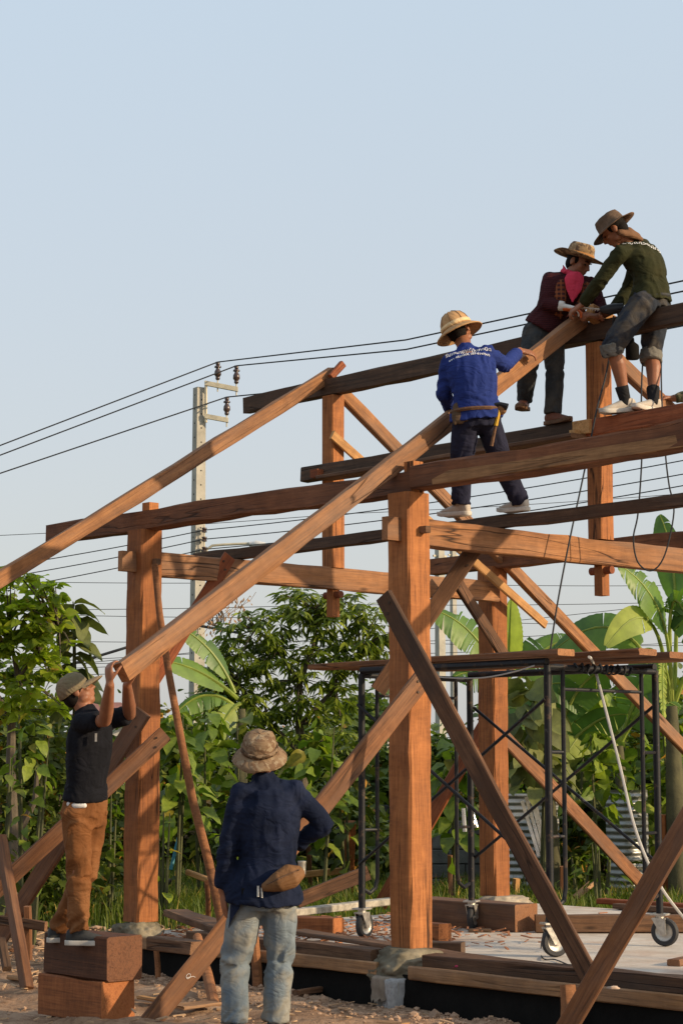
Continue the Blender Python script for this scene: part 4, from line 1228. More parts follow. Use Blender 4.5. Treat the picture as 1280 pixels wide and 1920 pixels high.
camo = cloth('tan_camo', (0.20, 0.135, 0.082), 0.2, camo=((0.145, 0.088, 0.052), (0.25, 0.19, 0.125)))
hc2 = hc + R @ V((0, -0.012, 0.02))
h_o, Rt = hat('bucket_hat', pr, hc2, R, [(0.004, 0.108), (0.05, 0.106), (0.078, 0.096), (0.092, 0.07), (0.098, 0.03), (0.101, 0.0), (0.115, -0.012), (0.135, -0.026), (0.158, -0.046)], camo, wob=0.014, seed=5, brim_from=0.103, droop=0.1, tilt=0.10)
band(pr, 'hat_band', hc2, Rt, 0.1005, 0.006, 0.0985, 0.03, cloth('brown_camo', (0.10, 0.06, 0.035), camo=((0.2, 0.14, 0.09), (0.06, 0.04, 0.025))), off=0.008)
# shirt tails, belt pouch and things in the pocket
vs, fs = [], []
for i in range(13):
    for j in range(7):
        t = i / 12; ph = -0.9 + 1.0 * t
        ang = math.pi * (0.97 + 0.30 * t)
        u_ = (J['hipR'] - J['hipL']).normalized()
        p = ax(-0.02 - 0.42 * j / 6 * (1 - 0.75 * t)) + u_ * math.cos(ang) * (0.19 + 0.012 * j / 6) + V((0, 1, 0)) * math.sin(ang) * (0.145 + 0.008 * j / 6)
        vs.append(p + V((0, -0.012 * noise.noise(p * 11), 0)))
for i in range(12):
    for j in range(6):
        q = i * 7 + j; fs.append((q, q + 7, q + 8, q + 1))
link('shirt_tail', mesh('shirt_tail', vs, fs, indigo, True), pr)
pouchm = cloth('tan_leather', (0.17, 0.085, 0.037), 0.3, rough=0.6)
vs, fs = [], []
pc = at_d(531, 1648, d - 0.16)
for i, (x, r) in enumerate(((-0.135, 0.0), (-0.08, 0.045), (-0.01, 0.062), (0.06, 0.058), (0.1, 0.035), (0.115, 0.0))):
    pass
limb(vs, fs, [pc + V((-0.10, 0.0, -0.045)), pc + V((-0.03, -0.012, -0.02)), pc + V((0.045, 0.01, 0.015)), pc + V((0.085, 0.05, 0.03))], [0.028, 0.062, 0.072, 0.045], 14, squash=0.75, side=V((0, 0, 1)))
me = remesh('belt_pouch', vs, fs, 0.008, 12, pouchm); folds(me, [(pc - V((0.15, 0, 0.05)), pc + V((0.15, 0, 0.05)), 1)], 0.005, 3)
pouch = link('belt_pouch', me, pr)
mb = MB(); mb.tube([pc + V((-0.09, -0.05, -0.03)), pc + V((-0.03, -0.078, 0.0)), pc + V((0.05, -0.055, 0.035)), pc + V((0.09, 0.0, 0.05))], 0.004, 6)
mb.build('zip', M['mud'], pouch)
mb = MB(); kc = at_d(484, 1672, d - 0.15)
mb.tube([kc + V((0, 0, 0.03)), kc + V((0.0, -0.008, -0.03))], 0.008, 8); mb.tube([kc + V((0.02, 0, 0.02)), kc + V((0.022, -0.006, -0.035))], 0.006, 8)
mb.build('pocket_tool', M['zinc'], pr)
mb = MB(); mb.box(at_d(468, 1672, d - 0.125), 0.09, 0.01, 0.035); mb.build('phone', M['black'], pr)
tag(MB().lathe([(0.03, 0), (0.033, 0.09), (0.036, 0.1), (0.036, 0.105), (0.0, 0.105)], at_d(566, 1640, 15.8), UP, 16).build('metal_cup', M['zinc'], None, None, True), 'shiny metal cup on the board beyond the hip of the man in indigo', 'cup')

# ---------------------------------------------------------------- the man in blue on the tie beam
d = 13.5
J = dict(head=at_d(860, 622, d + 0.16), shL=at_d(841, 676, d - 0.06), shR=at_d(914, 662, d - 0.06), elL=at_d(831, 736, d - 0.02), wrL=at_d(850, 777, d + 0.36),
         elR=at_d(946, 685, d + 0.14), wrR=at_d(974, 657, d + 0.60), hipL=at_d(873, 785, d - 0.1), hipR=at_d(913, 783, d - 0.08),
         knL=at_d(866, 866, d - 0.06), knR=at_d(936, 862, d + 0.06), anL=at_d(864, 946, d - 0.05), anR=at_d(974, 938, d + 0.2),
         toeL=V((-0.75, 0.66, 0)).normalized(), toeR=V((-0.72, 0.69, 0)).normalized(), face_dir=V((0.2, 0.9, 0.2)), bow=V((0.01, -0.03, 0.0)), solem=M['sole'])
blue = cloth('royal_blue_jersey', (0.015, 0.030, 0.15), 0.1, wear=(0.019, 0.036, 0.17))
navy = cloth('dark_navy_cotton', (0.016, 0.017, 0.034), 0.3)
white_shoe = plain('worn_white_canvas', (0.44, 0.39, 0.33), 0.85, var=0.2)
hands = {'R': dict(f=V((0.88, 0.30, -0.12)), b=V((0.05, -0.66, 0.75)), t=V((0.1, 0.5, 0.9)), curl=0.42, size=1.0, spread=0.24, to=0.9)}
pr, R, sh_, tr_, ax = person('person in a royal blue long-sleeved shirt and sun helmet standing on the tie beam', J, blue, navy, white_shoe, V((0.45, 0.88, 0.12)), V((-0.42, 0.10, 0.90)),
    sleeve=(0.95, 0.90), seed=8, s=0.945, hem=0.02, collar=0.10, shirt_amp=0.009, pant_amp=0.013, hands=hands, pant_r=1.15, sleeve_r=1.1, hemflare=0.02)
hc = J['head']
pith = cloth('straw_pith', (0.40, 0.235, 0.11), 0.15, rough=0.75)
hc2 = hc + R @ V((0, -0.005, 0.035))
h_o, Rt = hat('sun_helmet', pr, hc2, R, [(0.004, 0.118), (0.04, 0.112), (0.072, 0.092), (0.092, 0.06), (0.102, 0.02), (0.106, -0.008), (0.135, -0.024), (0.165, -0.046), (0.168, -0.052)], pith, oval=1.16)
band(pr, 'hat_band', hc2, Rt, 0.106, -0.004, 0.1035, 0.024, cloth('pale_straw', (0.62, 0.45, 0.25)), oval=1.16, off=0.005)
for k in range(8):
    a = 2 * math.pi * (k + 0.3) / 8
    mb = MB(); pts = [hc2 + Rt @ V((math.cos(a) * (r + 0.001), math.sin(a) * (r + 0.001) * 1.16, h + 0.001)) for r, h in ((0.03, 0.116), (0.072, 0.092), (0.092, 0.06), (0.102, 0.022))]
    mb.tube(pts, 0.0035, 5); mb.build('seam', cloth('seam', (0.22, 0.13, 0.07)), h_o)
ou = V((0.03, -0.92, 0.38)).normalized()
rt = V((1, 0, 0.12)).normalized(); upv = ou.cross(rt) * -1
upv = rt.cross(ou) * -1 if rt.cross(ou).z < 0 else rt.cross(ou)
print_text(pr, sh_, [('รับเหมางานไม้ทุกชนิด', 0.037, 0.0), ('091-8588808, 087-8148908', 0.025, -0.046)], at_d(878, 659, d - 0.12), rt, upv, ou, M['print'], bow=0.5)
# belt, glove in the back pocket, hammer in its loop
mb = MB(); cb = ax(0.10); pts = []
u_ = (J['hipR'] - J['hipL']).normalized()
belt = []
for k in range(25):
    a = 2 * math.pi * k / 24
    belt.append(ax(0.11) + u_ * math.cos(a) * 0.172 + V((0, 1, 0)) * math.sin(a) * 0.13)
mb.tube(belt, 0.014, 6, False); mb.build('belt', M['mud'], pr)
gl = at_d(860, 778, d - 0.17)
glm = cloth('brown_glove_leather', (0.085, 0.055, 0.035), 0.3)
vs, fs = [], []
limb(vs, fs, [gl + V((0, 0, 0.05)), gl + V((0.0, -0.01, -0.02))], [0.045, 0.052], 12, squash=0.55, side=V((1, 0, 0)))
for i in range(4): limb(vs, fs, [gl + V((-0.035 + 0.024 * i, -0.012, -0.02)), gl + V((-0.03 + 0.027 * i, -0.022, -0.065 + 0.008 * i))], [0.014, 0.011], 8)
tag(link('work_glove', remesh('work_glove', vs, fs, 0.006, 2, glm)), 'brown work gloves tucked into the back pocket of the man in blue', 'gloves')
hm = empty('hammer', at_d(932, 790, d - 0.15), 'hammer with a yellow grip hanging from the belt of the man in blue', 'hammer')
O = hm.location
a0, a1, a2 = at_d(937, 762, d - 0.16), at_d(929, 798, d - 0.165), at_d(921, 836, d - 0.16)
MB().tube([a0, a1], [0.014, 0.014], 8).build('grip', plain('yellow_grip', (0.55, 0.32, 0.02), 0.6), hm, O, True)
MB().tube([a1, a2], [0.010, 0.012], 8).build('shaft', M['mud'], hm, O, True)
MB().tube([a0 + V((-0.05, 0, 0.01)), a0 + V((0.0, 0, 0.014)), a0 + V((0.05, -0.01, -0.005))], [0.014, 0.018, 0.024], 8).build('hammer_head', M['steel'], hm, O, True)
vs, fs = [], []; ball(vs, fs, at_d(940, 766, d - 0.15), 0.038, 0.03, 0.045)
tag(link('tool_pouch', remesh('tool_pouch', vs, fs, 0.007, 2, pouchm)), 'small tan tool pouch on the right hip of the man in blue', 'pouch')

# ---------------------------------------------------------------- the man in maroon by the ridge
d = 14.78
J = dict(head=at_d(1085, 492, d + 0.03), shL=at_d(1106, 532, d + 0.02), shR=at_d(1030, 522, d - 0.02), elL=at_d(1126, 578, d - 0.05), wrL=at_d(1120, 594, d - 0.2),
         elR=at_d(1022, 570, d - 0.12), wrR=at_d(1052, 574, d - 0.16), hipL=at_d(1036, 617, d + 0.10), hipR=at_d(1003, 620, d - 0.06),
         knL=at_d(1040, 692, d - 0.02), knR=at_d(990, 690, d - 0.16), anL=at_d(1036, 776, d - 0.04), anR=at_d(982, 750, d + 0.02),
         toeL=V((0.55, -0.78, -0.05)).normalized(), toeR=V((-0.25, -0.93, -0.12)).normalized(), face_dir=V((0.7, -0.5, -0.4)), solem=M['mud'])
maroon = cloth('maroon_knit', (0.055, 0.013, 0.015), 0.2, stripes=((0.030, 0.008, 0.011), 420.0))
greyd = cloth('grey_black_denim', (0.034, 0.038, 0.042), 0.25, wear=(0.075, 0.068, 0.058))
boot = plain('red_brown_leather', (0.16, 0.055, 0.03), 0.6, var=0.25)
pr, R, sh_, tr_, ax = person('person in a maroon top, straw hat and pink neck scarf leaning over the ridge', J, maroon, greyd, boot, V((0.72, -0.52, -0.42)), V((0.35, -0.2, 0.9)),
    sleeve=(0.96, 0.94), seed=11, s=0.965, hem=0.02, hands={'R': dict(f=V((0.9, -0.3, -0.2)), b=V((0, 0, 1)), t=V((0, 1, 0)), glove=True), 'L': dict(f=V((-0.75, -0.35, 0.1)), b=V((0.1, -0.6, 0.8)), t=V((0, 0.5, 0.9)), curl=0.8)}, pant_r=1.08, sleeve_r=1.08)
hc = J['head']
straw = cloth('patterned_straw', (0.26, 0.17, 0.09), 0.2, camo=((0.12, 0.075, 0.045), (0.36, 0.26, 0.15)))
hc2 = hc + R @ V((0, -0.012, 0.035))
h_o, Rt = hat('straw_hat', pr, hc2, R, [(0.004, 0.104), (0.045, 0.11), (0.075, 0.106), (0.088, 0.085), (0.096, 0.03), (0.098, 0.0), (0.13, -0.003), (0.165, -0.004), (0.185, -0.002)], straw, tilt=0.12, brim_from=0.1, curl=0.12, wob=0.004, seed=8)
band(pr, 'hat_band', hc2, Rt, 0.099, 0.004, 0.095, 0.036, cloth('orange_straw_band', (0.36, 0.17, 0.06)), off=0.004)
pink = cloth('pink_scarf', (0.55, 0.045, 0.085), 0.2)
vs, fs = [], []
nk = at_d(1073, 528, d - 0.05)
for k in range(17):
    pass
ring = []
for k in range(16):
    a = 2 * math.pi * k / 16
    ring.append(at_d(1074, 520, d + 0.02) + R @ V((math.cos(a) * 0.082, math.sin(a) * 0.075 - 0.01, 0.0)) + V((0, 0, 0.02 * math.cos(a))))
for k in range(16): limb(vs, fs, [ring[k], ring[(k + 1) % 16]], [0.022, 0.022], 8)
tri = [at_d(1060, 520, d - 0.14), at_d(1094, 530, d - 0.14), at_d(1073, 563, d - 0.17)]
limb(vs, fs, [(tri[0] + tri[1]) / 2, (tri[0] + tri[1]) / 2 * 0.5 + tri[2] * 0.5, tri[2]], [0.078, 0.055, 0.014], 12, squash=0.3, side=V((1, 0, 0)))
limb(vs, fs, [at_d(1062, 512, d - 0.02), at_d(1055, 497, d + 0.02)], [0.018, 0.006], 8)
me = remesh('scarf', vs, fs, 0.007, 2, pink); folds(me, [(tri[0], tri[2], 1), (tri[1], tri[2], 1)], 0.006, 2)
link('scarf', me, pr)
# checked waistcoat panels
vest = cloth('checked_vest', (0.16, 0.045, 0.022), 0.2, stripes=((0.045, 0.018, 0.02), 190.0, (0.22, 0.075, 0.03)))
vs, fs = [], []
limb(vs, fs, [at_d(1052, 530, d - 0.11), at_d(1050, 556, d - 0.13), at_d(1044, 588, d - 0.09)], [0.035, 0.05, 0.05], 12, squash=0.45, side=V((1, 0, 0)))
limb(vs, fs, [at_d(1100, 535, d - 0.10), at_d(1096, 560, d - 0.13), at_d(1080, 590, d - 0.1)], [0.035, 0.045, 0.05], 12, squash=0.45, side=V((1, 0, 0)))
me = remesh('waistcoat', vs, fs, 0.009, 2, vest); folds(me, [(at_d(1050, 520, d), at_d(1050, 590, d), 1)], 0.004, 6); link('waistcoat', me, pr)
# work glove: white cuff, orange palm
wr, el = J['wrR'], J['elR']
gw = cloth('white_glove_knit', (0.62, 0.60, 0.56)); go_ = plain('orange_glove_rubber', (0.62, 0.13, 0.03), 0.6)
vs, fs = [], []
limb(vs, fs, [wr - (wr - el).normalized() * 0.05, wr + V((0.02, -0.01, 0))], [0.042, 0.036], 12, False)
hand(vs, fs, wr + V((0.0, 0, 0.0)), V((0.9, -0.25, -0.22)), V((0.15, -0.15, 0.95)), V((0.1, 0.9, 0)), 0.45, 1.22, 0.06, 0.7)
gl_o = link('glove', remesh('glove', vs, fs, 0.006, 2, gw), pr)
vs, fs = [], []
hand(vs, fs, wr + V((0.022, -0.006, -0.012)), V((0.9, -0.25, -0.24)), V((0.15, -0.15, 0.95)), V((0.1, 0.9, 0)), 0.48, 1.2, 0.06, 0.7)
link('glove_palm', remesh('glove_palm', vs, fs, 0.006, 2, go_), gl_o)

# ---------------------------------------------------------------- the man in olive astride the ridge
d = 14.36
J = dict(head=at_d(1150, 432, d + 0.02), shL=at_d(1164, 472, d - 0.10), shR=at_d(1206, 462, d + 0.22), elL=at_d(1124, 528, d - 0.05), wrL=at_d(1092, 570, d + 0.1),
         elR=at_d(1176, 545, d + 0.32), wrR=at_d(1150, 582, d + 0.22), hipL=at_d(1204, 566, d - 0.14), hipR=at_d(1232, 570, d + 0.12),
         knL=at_d(1146, 652, d - 0.16), knR=at_d(1220, 664, d + 0.08), anL=at_d(1172, 752, d - 0.12), anR=at_d(1225, 752, d - 0.10),
         toeL=V((-0.93, -0.2, -0.12)).normalized(), toeR=V((-0.7, -0.5, 0)).normalized(), face_dir=V((-0.9, 0.1, -0.3)), bow=V((0.05, -0.02, 0.035)),
         calfL=V((0.9, 0, 0)), calfR=V((0.7, 0, 0)))
olive = cloth('olive_jersey', (0.024, 0.026, 0.010), 0.2, wear=(0.036, 0.034, 0.014))
jean2 = cloth('dark_dusty_denim', (0.022, 0.027, 0.038), 0.25, wear=(0.085, 0.072, 0.056))
M['sock'] = cloth('black_sock', (0.018, 0.018, 0.02), 0.2)
hands = {'L': dict(f=V((-0.75, 0.2, -0.45)), b=V((-0.3, -0.4, 0.85)), t=V((0.3, 0.9, 0)), curl=0.7), 'R': dict(f=V((-0.85, 0, -0.3)), b=V((0, 0.7, 0.7)), t=V((0, -0.3, 0.9)), curl=0.9)}
pr, R, sh_, tr_, ax = person('person in an olive shirt and rolled-up jeans sitting astride the ridge beam, holding a drill', J, olive, jean2, white_shoe, V((-0.74, 0.26, -0.62)), V((-0.55, 0.08, 0.83)),
    sleeve=(0.98, 0.98), pant_end=(0.12, 0.14), cuffs=True, socks=M['sock'], seed=14, s=0.99, collar=0.05, hem=0.0, hands=hands, pant_r=1.15, sleeve_r=1.05, shirt_amp=0.009, pant_amp=0.013)
hc = J['head']
boonie = cloth('brown_boonie', (0.10, 0.065, 0.042), 0.2, wear=(0.20, 0.12, 0.08))
hc2 = hc + R @ V((0, -0.012, 0.04))
h_o, Rt = hat('boonie_hat', pr, hc2, R, [(0.004, 0.088), (0.05, 0.088), (0.082, 0.076), (0.092, 0.045), (0.097, 0.0), (0.13, -0.012), (0.165, -0.02)], boonie, brim_from=0.1, droop=0.15, wob=0.006, seed=4, tilt=0.06)
flap = cloth('tan_neck_cloth', (0.16, 0.085, 0.046), 0.2)
vs, fs = [], []
limb(vs, fs, [at_d(1164, 436, d - 0.06), at_d(1180, 438, d - 0.03), at_d(1198, 446, d + 0.03)], [0.034, 0.044, 0.032], 12, squash=0.6)
limb(vs, fs, [at_d(1176, 437, d + 0.04), at_d(1194, 448, d + 0.08)], [0.050, 0.040], 12)
me = remesh('neck_cloth', vs, fs, 0.008, 3, flap); folds(me, [(at_d(1150, 430, d), at_d(1205, 450, d), 1)], 0.007, 4); link('neck_cloth', me, pr)
ou = V((0.30, -0.74, 0.58)).normalized(); rt = V((0.90, 0.25, -0.15)); rt = (rt - ou * rt.dot(ou)).normalized(); upv = ou.cross(rt)
if upv.z < 0: upv = -upv
print_text(pr, sh_, [('ช่างไม้เรือนไทย', 0.052, 0.0)], at_d(1199, 474, d - 0.02), rt, upv, ou, M['print'])
mb = MB(); pts = []
u_ = (J['hipR'] - J['hipL']).normalized(); axd = (ax(0.3) - ax(0.1)).normalized(); w_ = axd.cross(u_)
mb.tube([ax(0.10) + u_ * math.cos(2 * math.pi * k / 24) * 0.170 + w_ * math.sin(2 * math.pi * k / 24) * 0.126 for k in range(25)], 0.016, 6, False)
mb.build('belt', greyd, pr)
# drill with a long auger bit
dr = empty('power_drill', at_d(1140, 582, d + 0.12), 'black power drill with a long auger bit held over the ridge joint', 'drill')
O = dr.location; dk = plain('drill_body_black', (0.02, 0.022, 0.026), 0.5)
b_ = d + 0.12
MB().tube([at_d(1168, 577, b_), at_d(1148, 579, b_), at_d(1136, 580, b_), at_d(1124, 580, b_)], [0.035, 0.04, 0.034, 0.018], 12).build('motor_housing', dk, dr, O, True)
MB().tube([at_d(1160, 580, b_), at_d(1166, 610, b_)], [0.022, 0.02], 10).build('handle', dk, dr, O, True)
bit = MB(); bit.tube([at_d(1124, 580, b_), at_d(1078, 575, b_)], 0.006, 6)
for k in range(9):
    a0 = at_d(1122 - k * 4.8, 580 - k * 0.53, b_)
    bit.tube([a0 + V((0, 0, 0.011)), a0 + V((-0.008, 0, -0.011))], 0.004, 5)
bit.build('auger_bit', M['zinc'], dr, O, True)

# ---------------------------------------------------------------- a sixth worker, mostly beyond the frame at the right
d = 15.2
J = dict(head=at_d(1385, 640, d + 0.1), shL=at_d(1328, 700, d + 0.05), shR=at_d(1402, 695, d + 0.1), elL=at_d(1300, 742, d - 0.12), wrL=at_d(1260, 747, d - 0.1),
         elR=at_d(1420, 770, d), wrR=at_d(1392, 800, d - 0.15), hipL=at_d(1350, 845, d + 0.05), hipR=at_d(1392, 845, d + 0.1),
         knL=at_d(1345, 950, d + 0.0), knR=at_d(1395, 950, d + 0.05), anL=at_d(1348, 1018, d + 0.22), anR=at_d(1394, 1022, d + 0.4),
         toeL=V((-0.7, -0.5, 0)).normalized(), toeR=V((-0.6, -0.6, 0)).normalized(), face_dir=V((-0.9, -0.3, 0)))
green = cloth('green_camo', (0.085, 0.09, 0.05), 0.2, camo=((0.16, 0.14, 0.09), (0.04, 0.05, 0.03)))
pr, R, sh_, tr_, ax = person('person mostly out of the frame, a camouflage sleeve and hand gripping the far rafter', J, green, greyd, boot, V((-0.9, -0.3, 0)), UP,
    sleeve=(0.92, 0.95), seed=17, s=0.97, hem=0.1, hands={'L': dict(f=V((-0.95, 0.1, 0.15)), b=V((0.1, 0, 0.95)), t=V((0, -0.8, 0.3)), curl=0.6)})
# ---------------------------------------------------------------- black bottle hung from the ridge
bo = empty('hanging_bottle', at_d(1185, 655, 14.36), 'small black square bottle hanging on a string under the ridge between the knees', 'bottle')
O = bo.location
mb = MB()
c_ = O; sec = [(0.042, 0.03, -0.075), (0.05, 0.035, -0.065), (0.05, 0.035, 0.02), (0.046, 0.032, 0.034), (0.018, 0.018, 0.055), (0.014, 0.014, 0.085)]
vs, fs = [], []
loft(vs, fs, [(c_ + UP * z, V((1, 0, 0)), a, V((0, 1, 0)), b) for a, b, z in sec], 16)
link('bottle_body', sharp(mesh('bottle_body', rel(vs, O), fs, M['black']), 50), bo)
MB().tube([O + UP * 0.08, at_d(1187, 600, 14.36)], 0.003, 5).build('string', M['mud'], bo, O)
# ================================================================== BACKGROUND: WALLS, HOUSES, POLES
M['block'] = plain('dark_grey_block', (0.052, 0.052, 0.048), 0.95, var=0.45, scale=5, bump=0.6, bscale=60)  # dark grey with random tone, darker than the other wall
M['block2'] = plain('grey_block', (0.15, 0.15, 0.14), 0.95, var=0.3, scale=5, bump=0.6, bscale=60)
M['mortar'] = plain('mortar', (0.035, 0.034, 0.031), 0.95, var=0.4, bump=0.4)
def block_wall(label, A, B, h, m, courses, seed):
    A = V(A); B = V(B); L = (B - A).length; X = (B - A).normalized(); Y = UP.cross(X)
    root = empty('block_wall', A, label, 'wall', 'block walls behind the site')
    mb = MB(); mb.box((A + B) / 2 + UP * (h / 2 - 0.01), L - 0.01, 0.075, h - 0.03, X, Y)
    mb.build('mortar_core', M['mortar'], root, A)
    R = random.Random(seed); bh = h / courses; bl = 0.40
    protos = []
    for k in range(3):
        bm = bmesh.new(); bmesh.ops.create_cube(bm, size=1)
        for v in bm.verts: v.co = V((v.co.x * (bl - 0.016), v.co.y * 0.092, v.co.z * (bh - 0.014))) + V((R.uniform(-1, 1), R.uniform(-1, 1), R.uniform(-1, 1))) * 0.003
        bmesh.ops.bevel(bm, geom=bm.edges[:], offset=0.006, segments=1, affect='EDGES')
        protos.append(bm_mesh('block', bm, m))
    for c in range(courses):
        x = (bl / 2 if c % 2 == 0 else 0.0) + 0.0
        while x < L + 0.05:
            o = link('block', protos[R.randrange(3)], root)
            p = X * x + Y * R.uniform(-0.004, 0.004) + UP * (bh * (c + 0.5))
            o.location = p
            o.rotation_euler.z = math.atan2(X.y, X.x) + R.uniform(-0.01, 0.01)
            x += bl
def gpt(px, y): return V(((px - 640) / FPX * y * 1.005, y, 0))
block_wall('dark grey block wall behind the first post and the left trees', gpt(-130, 27.5), gpt(745, 27.2), 0.98, M['block'], 5, 1)
block_wall('lighter grey block wall between the middle post and the back post', gpt(775, 24.0), gpt(948, 24.0), 0.86, M['block2'], 5, 2)

# corrugated sheets
M['corr'] = plain('weathered_zinc', (0.33, 0.33, 0.32), 0.42, 0.75, var=0.35, scale=5, bump=0.05)
def corrugated(label, px0, px1, y, z0, z1, lean, curve=0.0):
    vs, fs = [], []; nu, nv = 10, 96
    a, b = gpt(px0, y), gpt(px1, y)
    for i in range(nu + 1):
        for j in range(nv + 1):
            t = j / nv; u = i / nu
            z = z0 + (z1 - z0) * t
            p = a.lerp(b, u) + UP * z + V((0, 0.011 * math.cos(2 * math.pi * z / 0.076) + lean * t - curve * math.sin(math.pi * u), 0))
            vs.append(p)
    for i in range(nu):
        for j in range(nv):
            q = i * (nv + 1) + j; fs.append((q, q + nv + 1, q + nv + 2, q + 1))
    tag(link('corrugated_sheet', mesh('corrugated_sheet', vs, fs, M['corr'], True)), label, 'metal sheet', 'corrugated sheets at the back')
corrugated('corrugated zinc sheet standing beside the back post', 938, 1042, 22.4, 0.05, 1.2, 0.1, 0.05)
corrugated('brighter curled corrugated zinc sheet farther right by the scaffold leg', 1128, 1206, 22.0, 0.05, 1.25, 0.05, 0.22)
M['dim'] = plain('hollow_black', (0.02, 0.02, 0.02), 0.9)
mb = MB(); mb.box(gpt(1088, 23.2) + UP * 0.55, 0.5, 0.05, 1.1); tag(mb.build('gap_shade_panel', M['dim'], None), 'black panel standing for the shaded gap between the two corrugated sheets', 'panel')  # black box stands for the dark gap, its shade put into the colour
M['alu'] = plain('bright_aluminium', (0.72, 0.70, 0.66), 0.3, 0.85, var=0.1)
for i, (x0, y0, x1, y1) in enumerate(((978, 1502, 1010, 1606), (986, 1495, 1016, 1600), (994, 1490, 1022, 1596), (1000, 1494, 1026, 1600))):
    mb = MB(); p, q = at_d(x0, y0, 20.6 + 0.05 * i), at_d(x1, y1, 20.4 + 0.05 * i); mb.box((p + q) / 2, 0.035, 0.02, (q - p).length, V((1, 0, 0.3)).normalized(), V((0, 1, 0)), (p - q).normalized())
    tag(mb.build('metal_strip', M['alu'], None), 'shiny metal strip leaning right of the back post, %s of the bundle from the left' % ('first', 'second', 'third', 'last')[i], 'metal strip', 'metal strips leaning by the back post')
for i, (x0, y0, x1, y1) in enumerate(((868, 1516, 871, 1560), (876, 1506, 888, 1546), (881, 1512, 893, 1552))):
    mb = MB(); mb.tube([at_d(x0, y0, 15.75), at_d(x1, y1, 15.72)], 0.018, 9)
    tag(mb.build('short_tube', M['alu'], None, None, True), ('short silver tube tied to the scaffold leg, standing upright', 'short silver tube tied to the scaffold leg, the upper slanting one', 'short silver tube tied to the scaffold leg, the lower slanting one')[i], 'tube', 'short tubes tied to the scaffold')

# houses far behind
M['wallpaint'] = plain('cream_wall', (0.52, 0.49, 0.44), 0.9, var=0.1, scale=1)
M['rooftile'] = plain('faded_red_roof', (0.24, 0.11, 0.09), 0.85, var=0.2, scale=2)
M['glass'] = plain('dark_window', (0.05, 0.06, 0.07), 0.15)
def house(label, px, y, wd, dp, h, rh, m):
    c = gpt(px, y); root = empty('house', c, label, 'house', 'houses far behind the trees')
    mb = MB(); mb.box(c + UP * h / 2, wd, dp, h); wl = mb.build('wall', m, root, c)
    mb = MB(); e = 0.5
    a = [c + V((sx * (wd / 2 + e), sy * (dp / 2 + e), h)) for sx, sy in ((-1, -1), (1, -1), (1, 1), (-1, 1))]
    r = [c + V((-wd / 4, 0, h + rh)), c + V((wd / 4, 0, h + rh))]
    mb.add(a + r, [(0, 1, 5, 4), (1, 2, 5), (2, 3, 4, 5), (3, 0, 4), (3, 2, 1, 0)]); mb.build('roof', M['rooftile'], root, c)
    n = max(2, int(wd / 2.2))
    for i in range(n):
        for zz in ([1.6] if h < 4 else [1.6, h - 1.6]):
            mb = MB(); x = -wd / 2 + wd * (i + 0.5) / n
            mb.box(c + V((x, -dp / 2 - 0.02, zz)), 1.1, 0.06, 1.3); w_ = mb.build('window', M['wallpaint'], root, c)
            mb = MB(); mb.box(c + V((x, -dp / 2 - 0.055, zz)), 0.95, 0.03, 1.15); mb.build('pane', M['glass'], w_, c)
house('low house with a faded red roof glimpsed behind the man in black', 203, 88, 2.6, 5, 3.2, 1.0, M['wallpaint'])
house('pale small house glimpsed between the mango tree and the scaffold', 704, 95, 3.4, 6, 3.7, 0.5, M['wallpaint'])
# ------------------------------------------------------------------ utility poles and wires
M['polec'] = concrete_mat('pole_concrete', (0.29, 0.275, 0.235), (0.38, 0.36, 0.31), (0.46, 0.44, 0.38), False)
M['insul'] = plain('brown_porcelain', (0.055, 0.032, 0.027), 0.25, var=0.2, spec=0.6)
M['wire'] = plain('cable_black', (0.02, 0.022, 0.026), 0.7)
M['galv'] = plain('painted_angle_steel', (0.50, 0.46, 0.35), 0.6, var=0.2)
PD = 38.0
def on_y(px, py, y):
    r = ray(px, py); t = y / r.y
    return V((0, 0, EYE)) + r * t
pc = gpt(371, PD); top = on_y(372, 727, PD).z
pole = empty('utility_pole', pc, 'square concrete utility pole with steel brackets, insulators and a street lamp arm', 'utility pole', 'utility poles')
mb = MB(); yaw = Matrix.Rotation(rad(32), 3, 'Z'); px_, py_ = yaw @ V((1, 0, 0)), yaw @ V((0, 1, 0))
vs = []
for z, wd in ((-0.3, 0.25), (top, 0.19)):
    for sx, sy in ((-1, -1), (1, -1), (1, 1), (-1, 1)): vs.append(pc + px_ * (sx * wd / 2) + py_ * (sy * wd / 2 * 0.95) + UP * z + V((0.0, 0, 0)))
mb.add(vs, [(3, 2, 1, 0), (4, 5, 6, 7), (0, 1, 5, 4), (1, 2, 6, 5), (2, 3, 7, 6), (3, 0, 4, 7)])
mb.build('shaft', M['polec'], pole, pc)
for i in range(24):
    z = top - 0.25 - i * 0.28
    wd = 0.19 + (top - z) / top * 0.06
    for k in (0, 1):
        mb = MB()
        if k == 0: mb.tube([pc - py_ * (wd / 2 * 0.95 - 0.01) + UP * z, pc - py_ * (wd / 2 * 0.95 + 0.004) + UP * z], 0.016, 7)
        else: mb.tube([pc - px_ * (wd / 2 - 0.01) + UP * (z + 0.1), pc - px_ * (wd / 2 + 0.004) + UP * (z + 0.1)], 0.016, 7)
        mb.build('bolt_hole', M['dim'], pole, pc)
def PP(px, py, dy=0.0): return on_y(px, py, PD + dy)
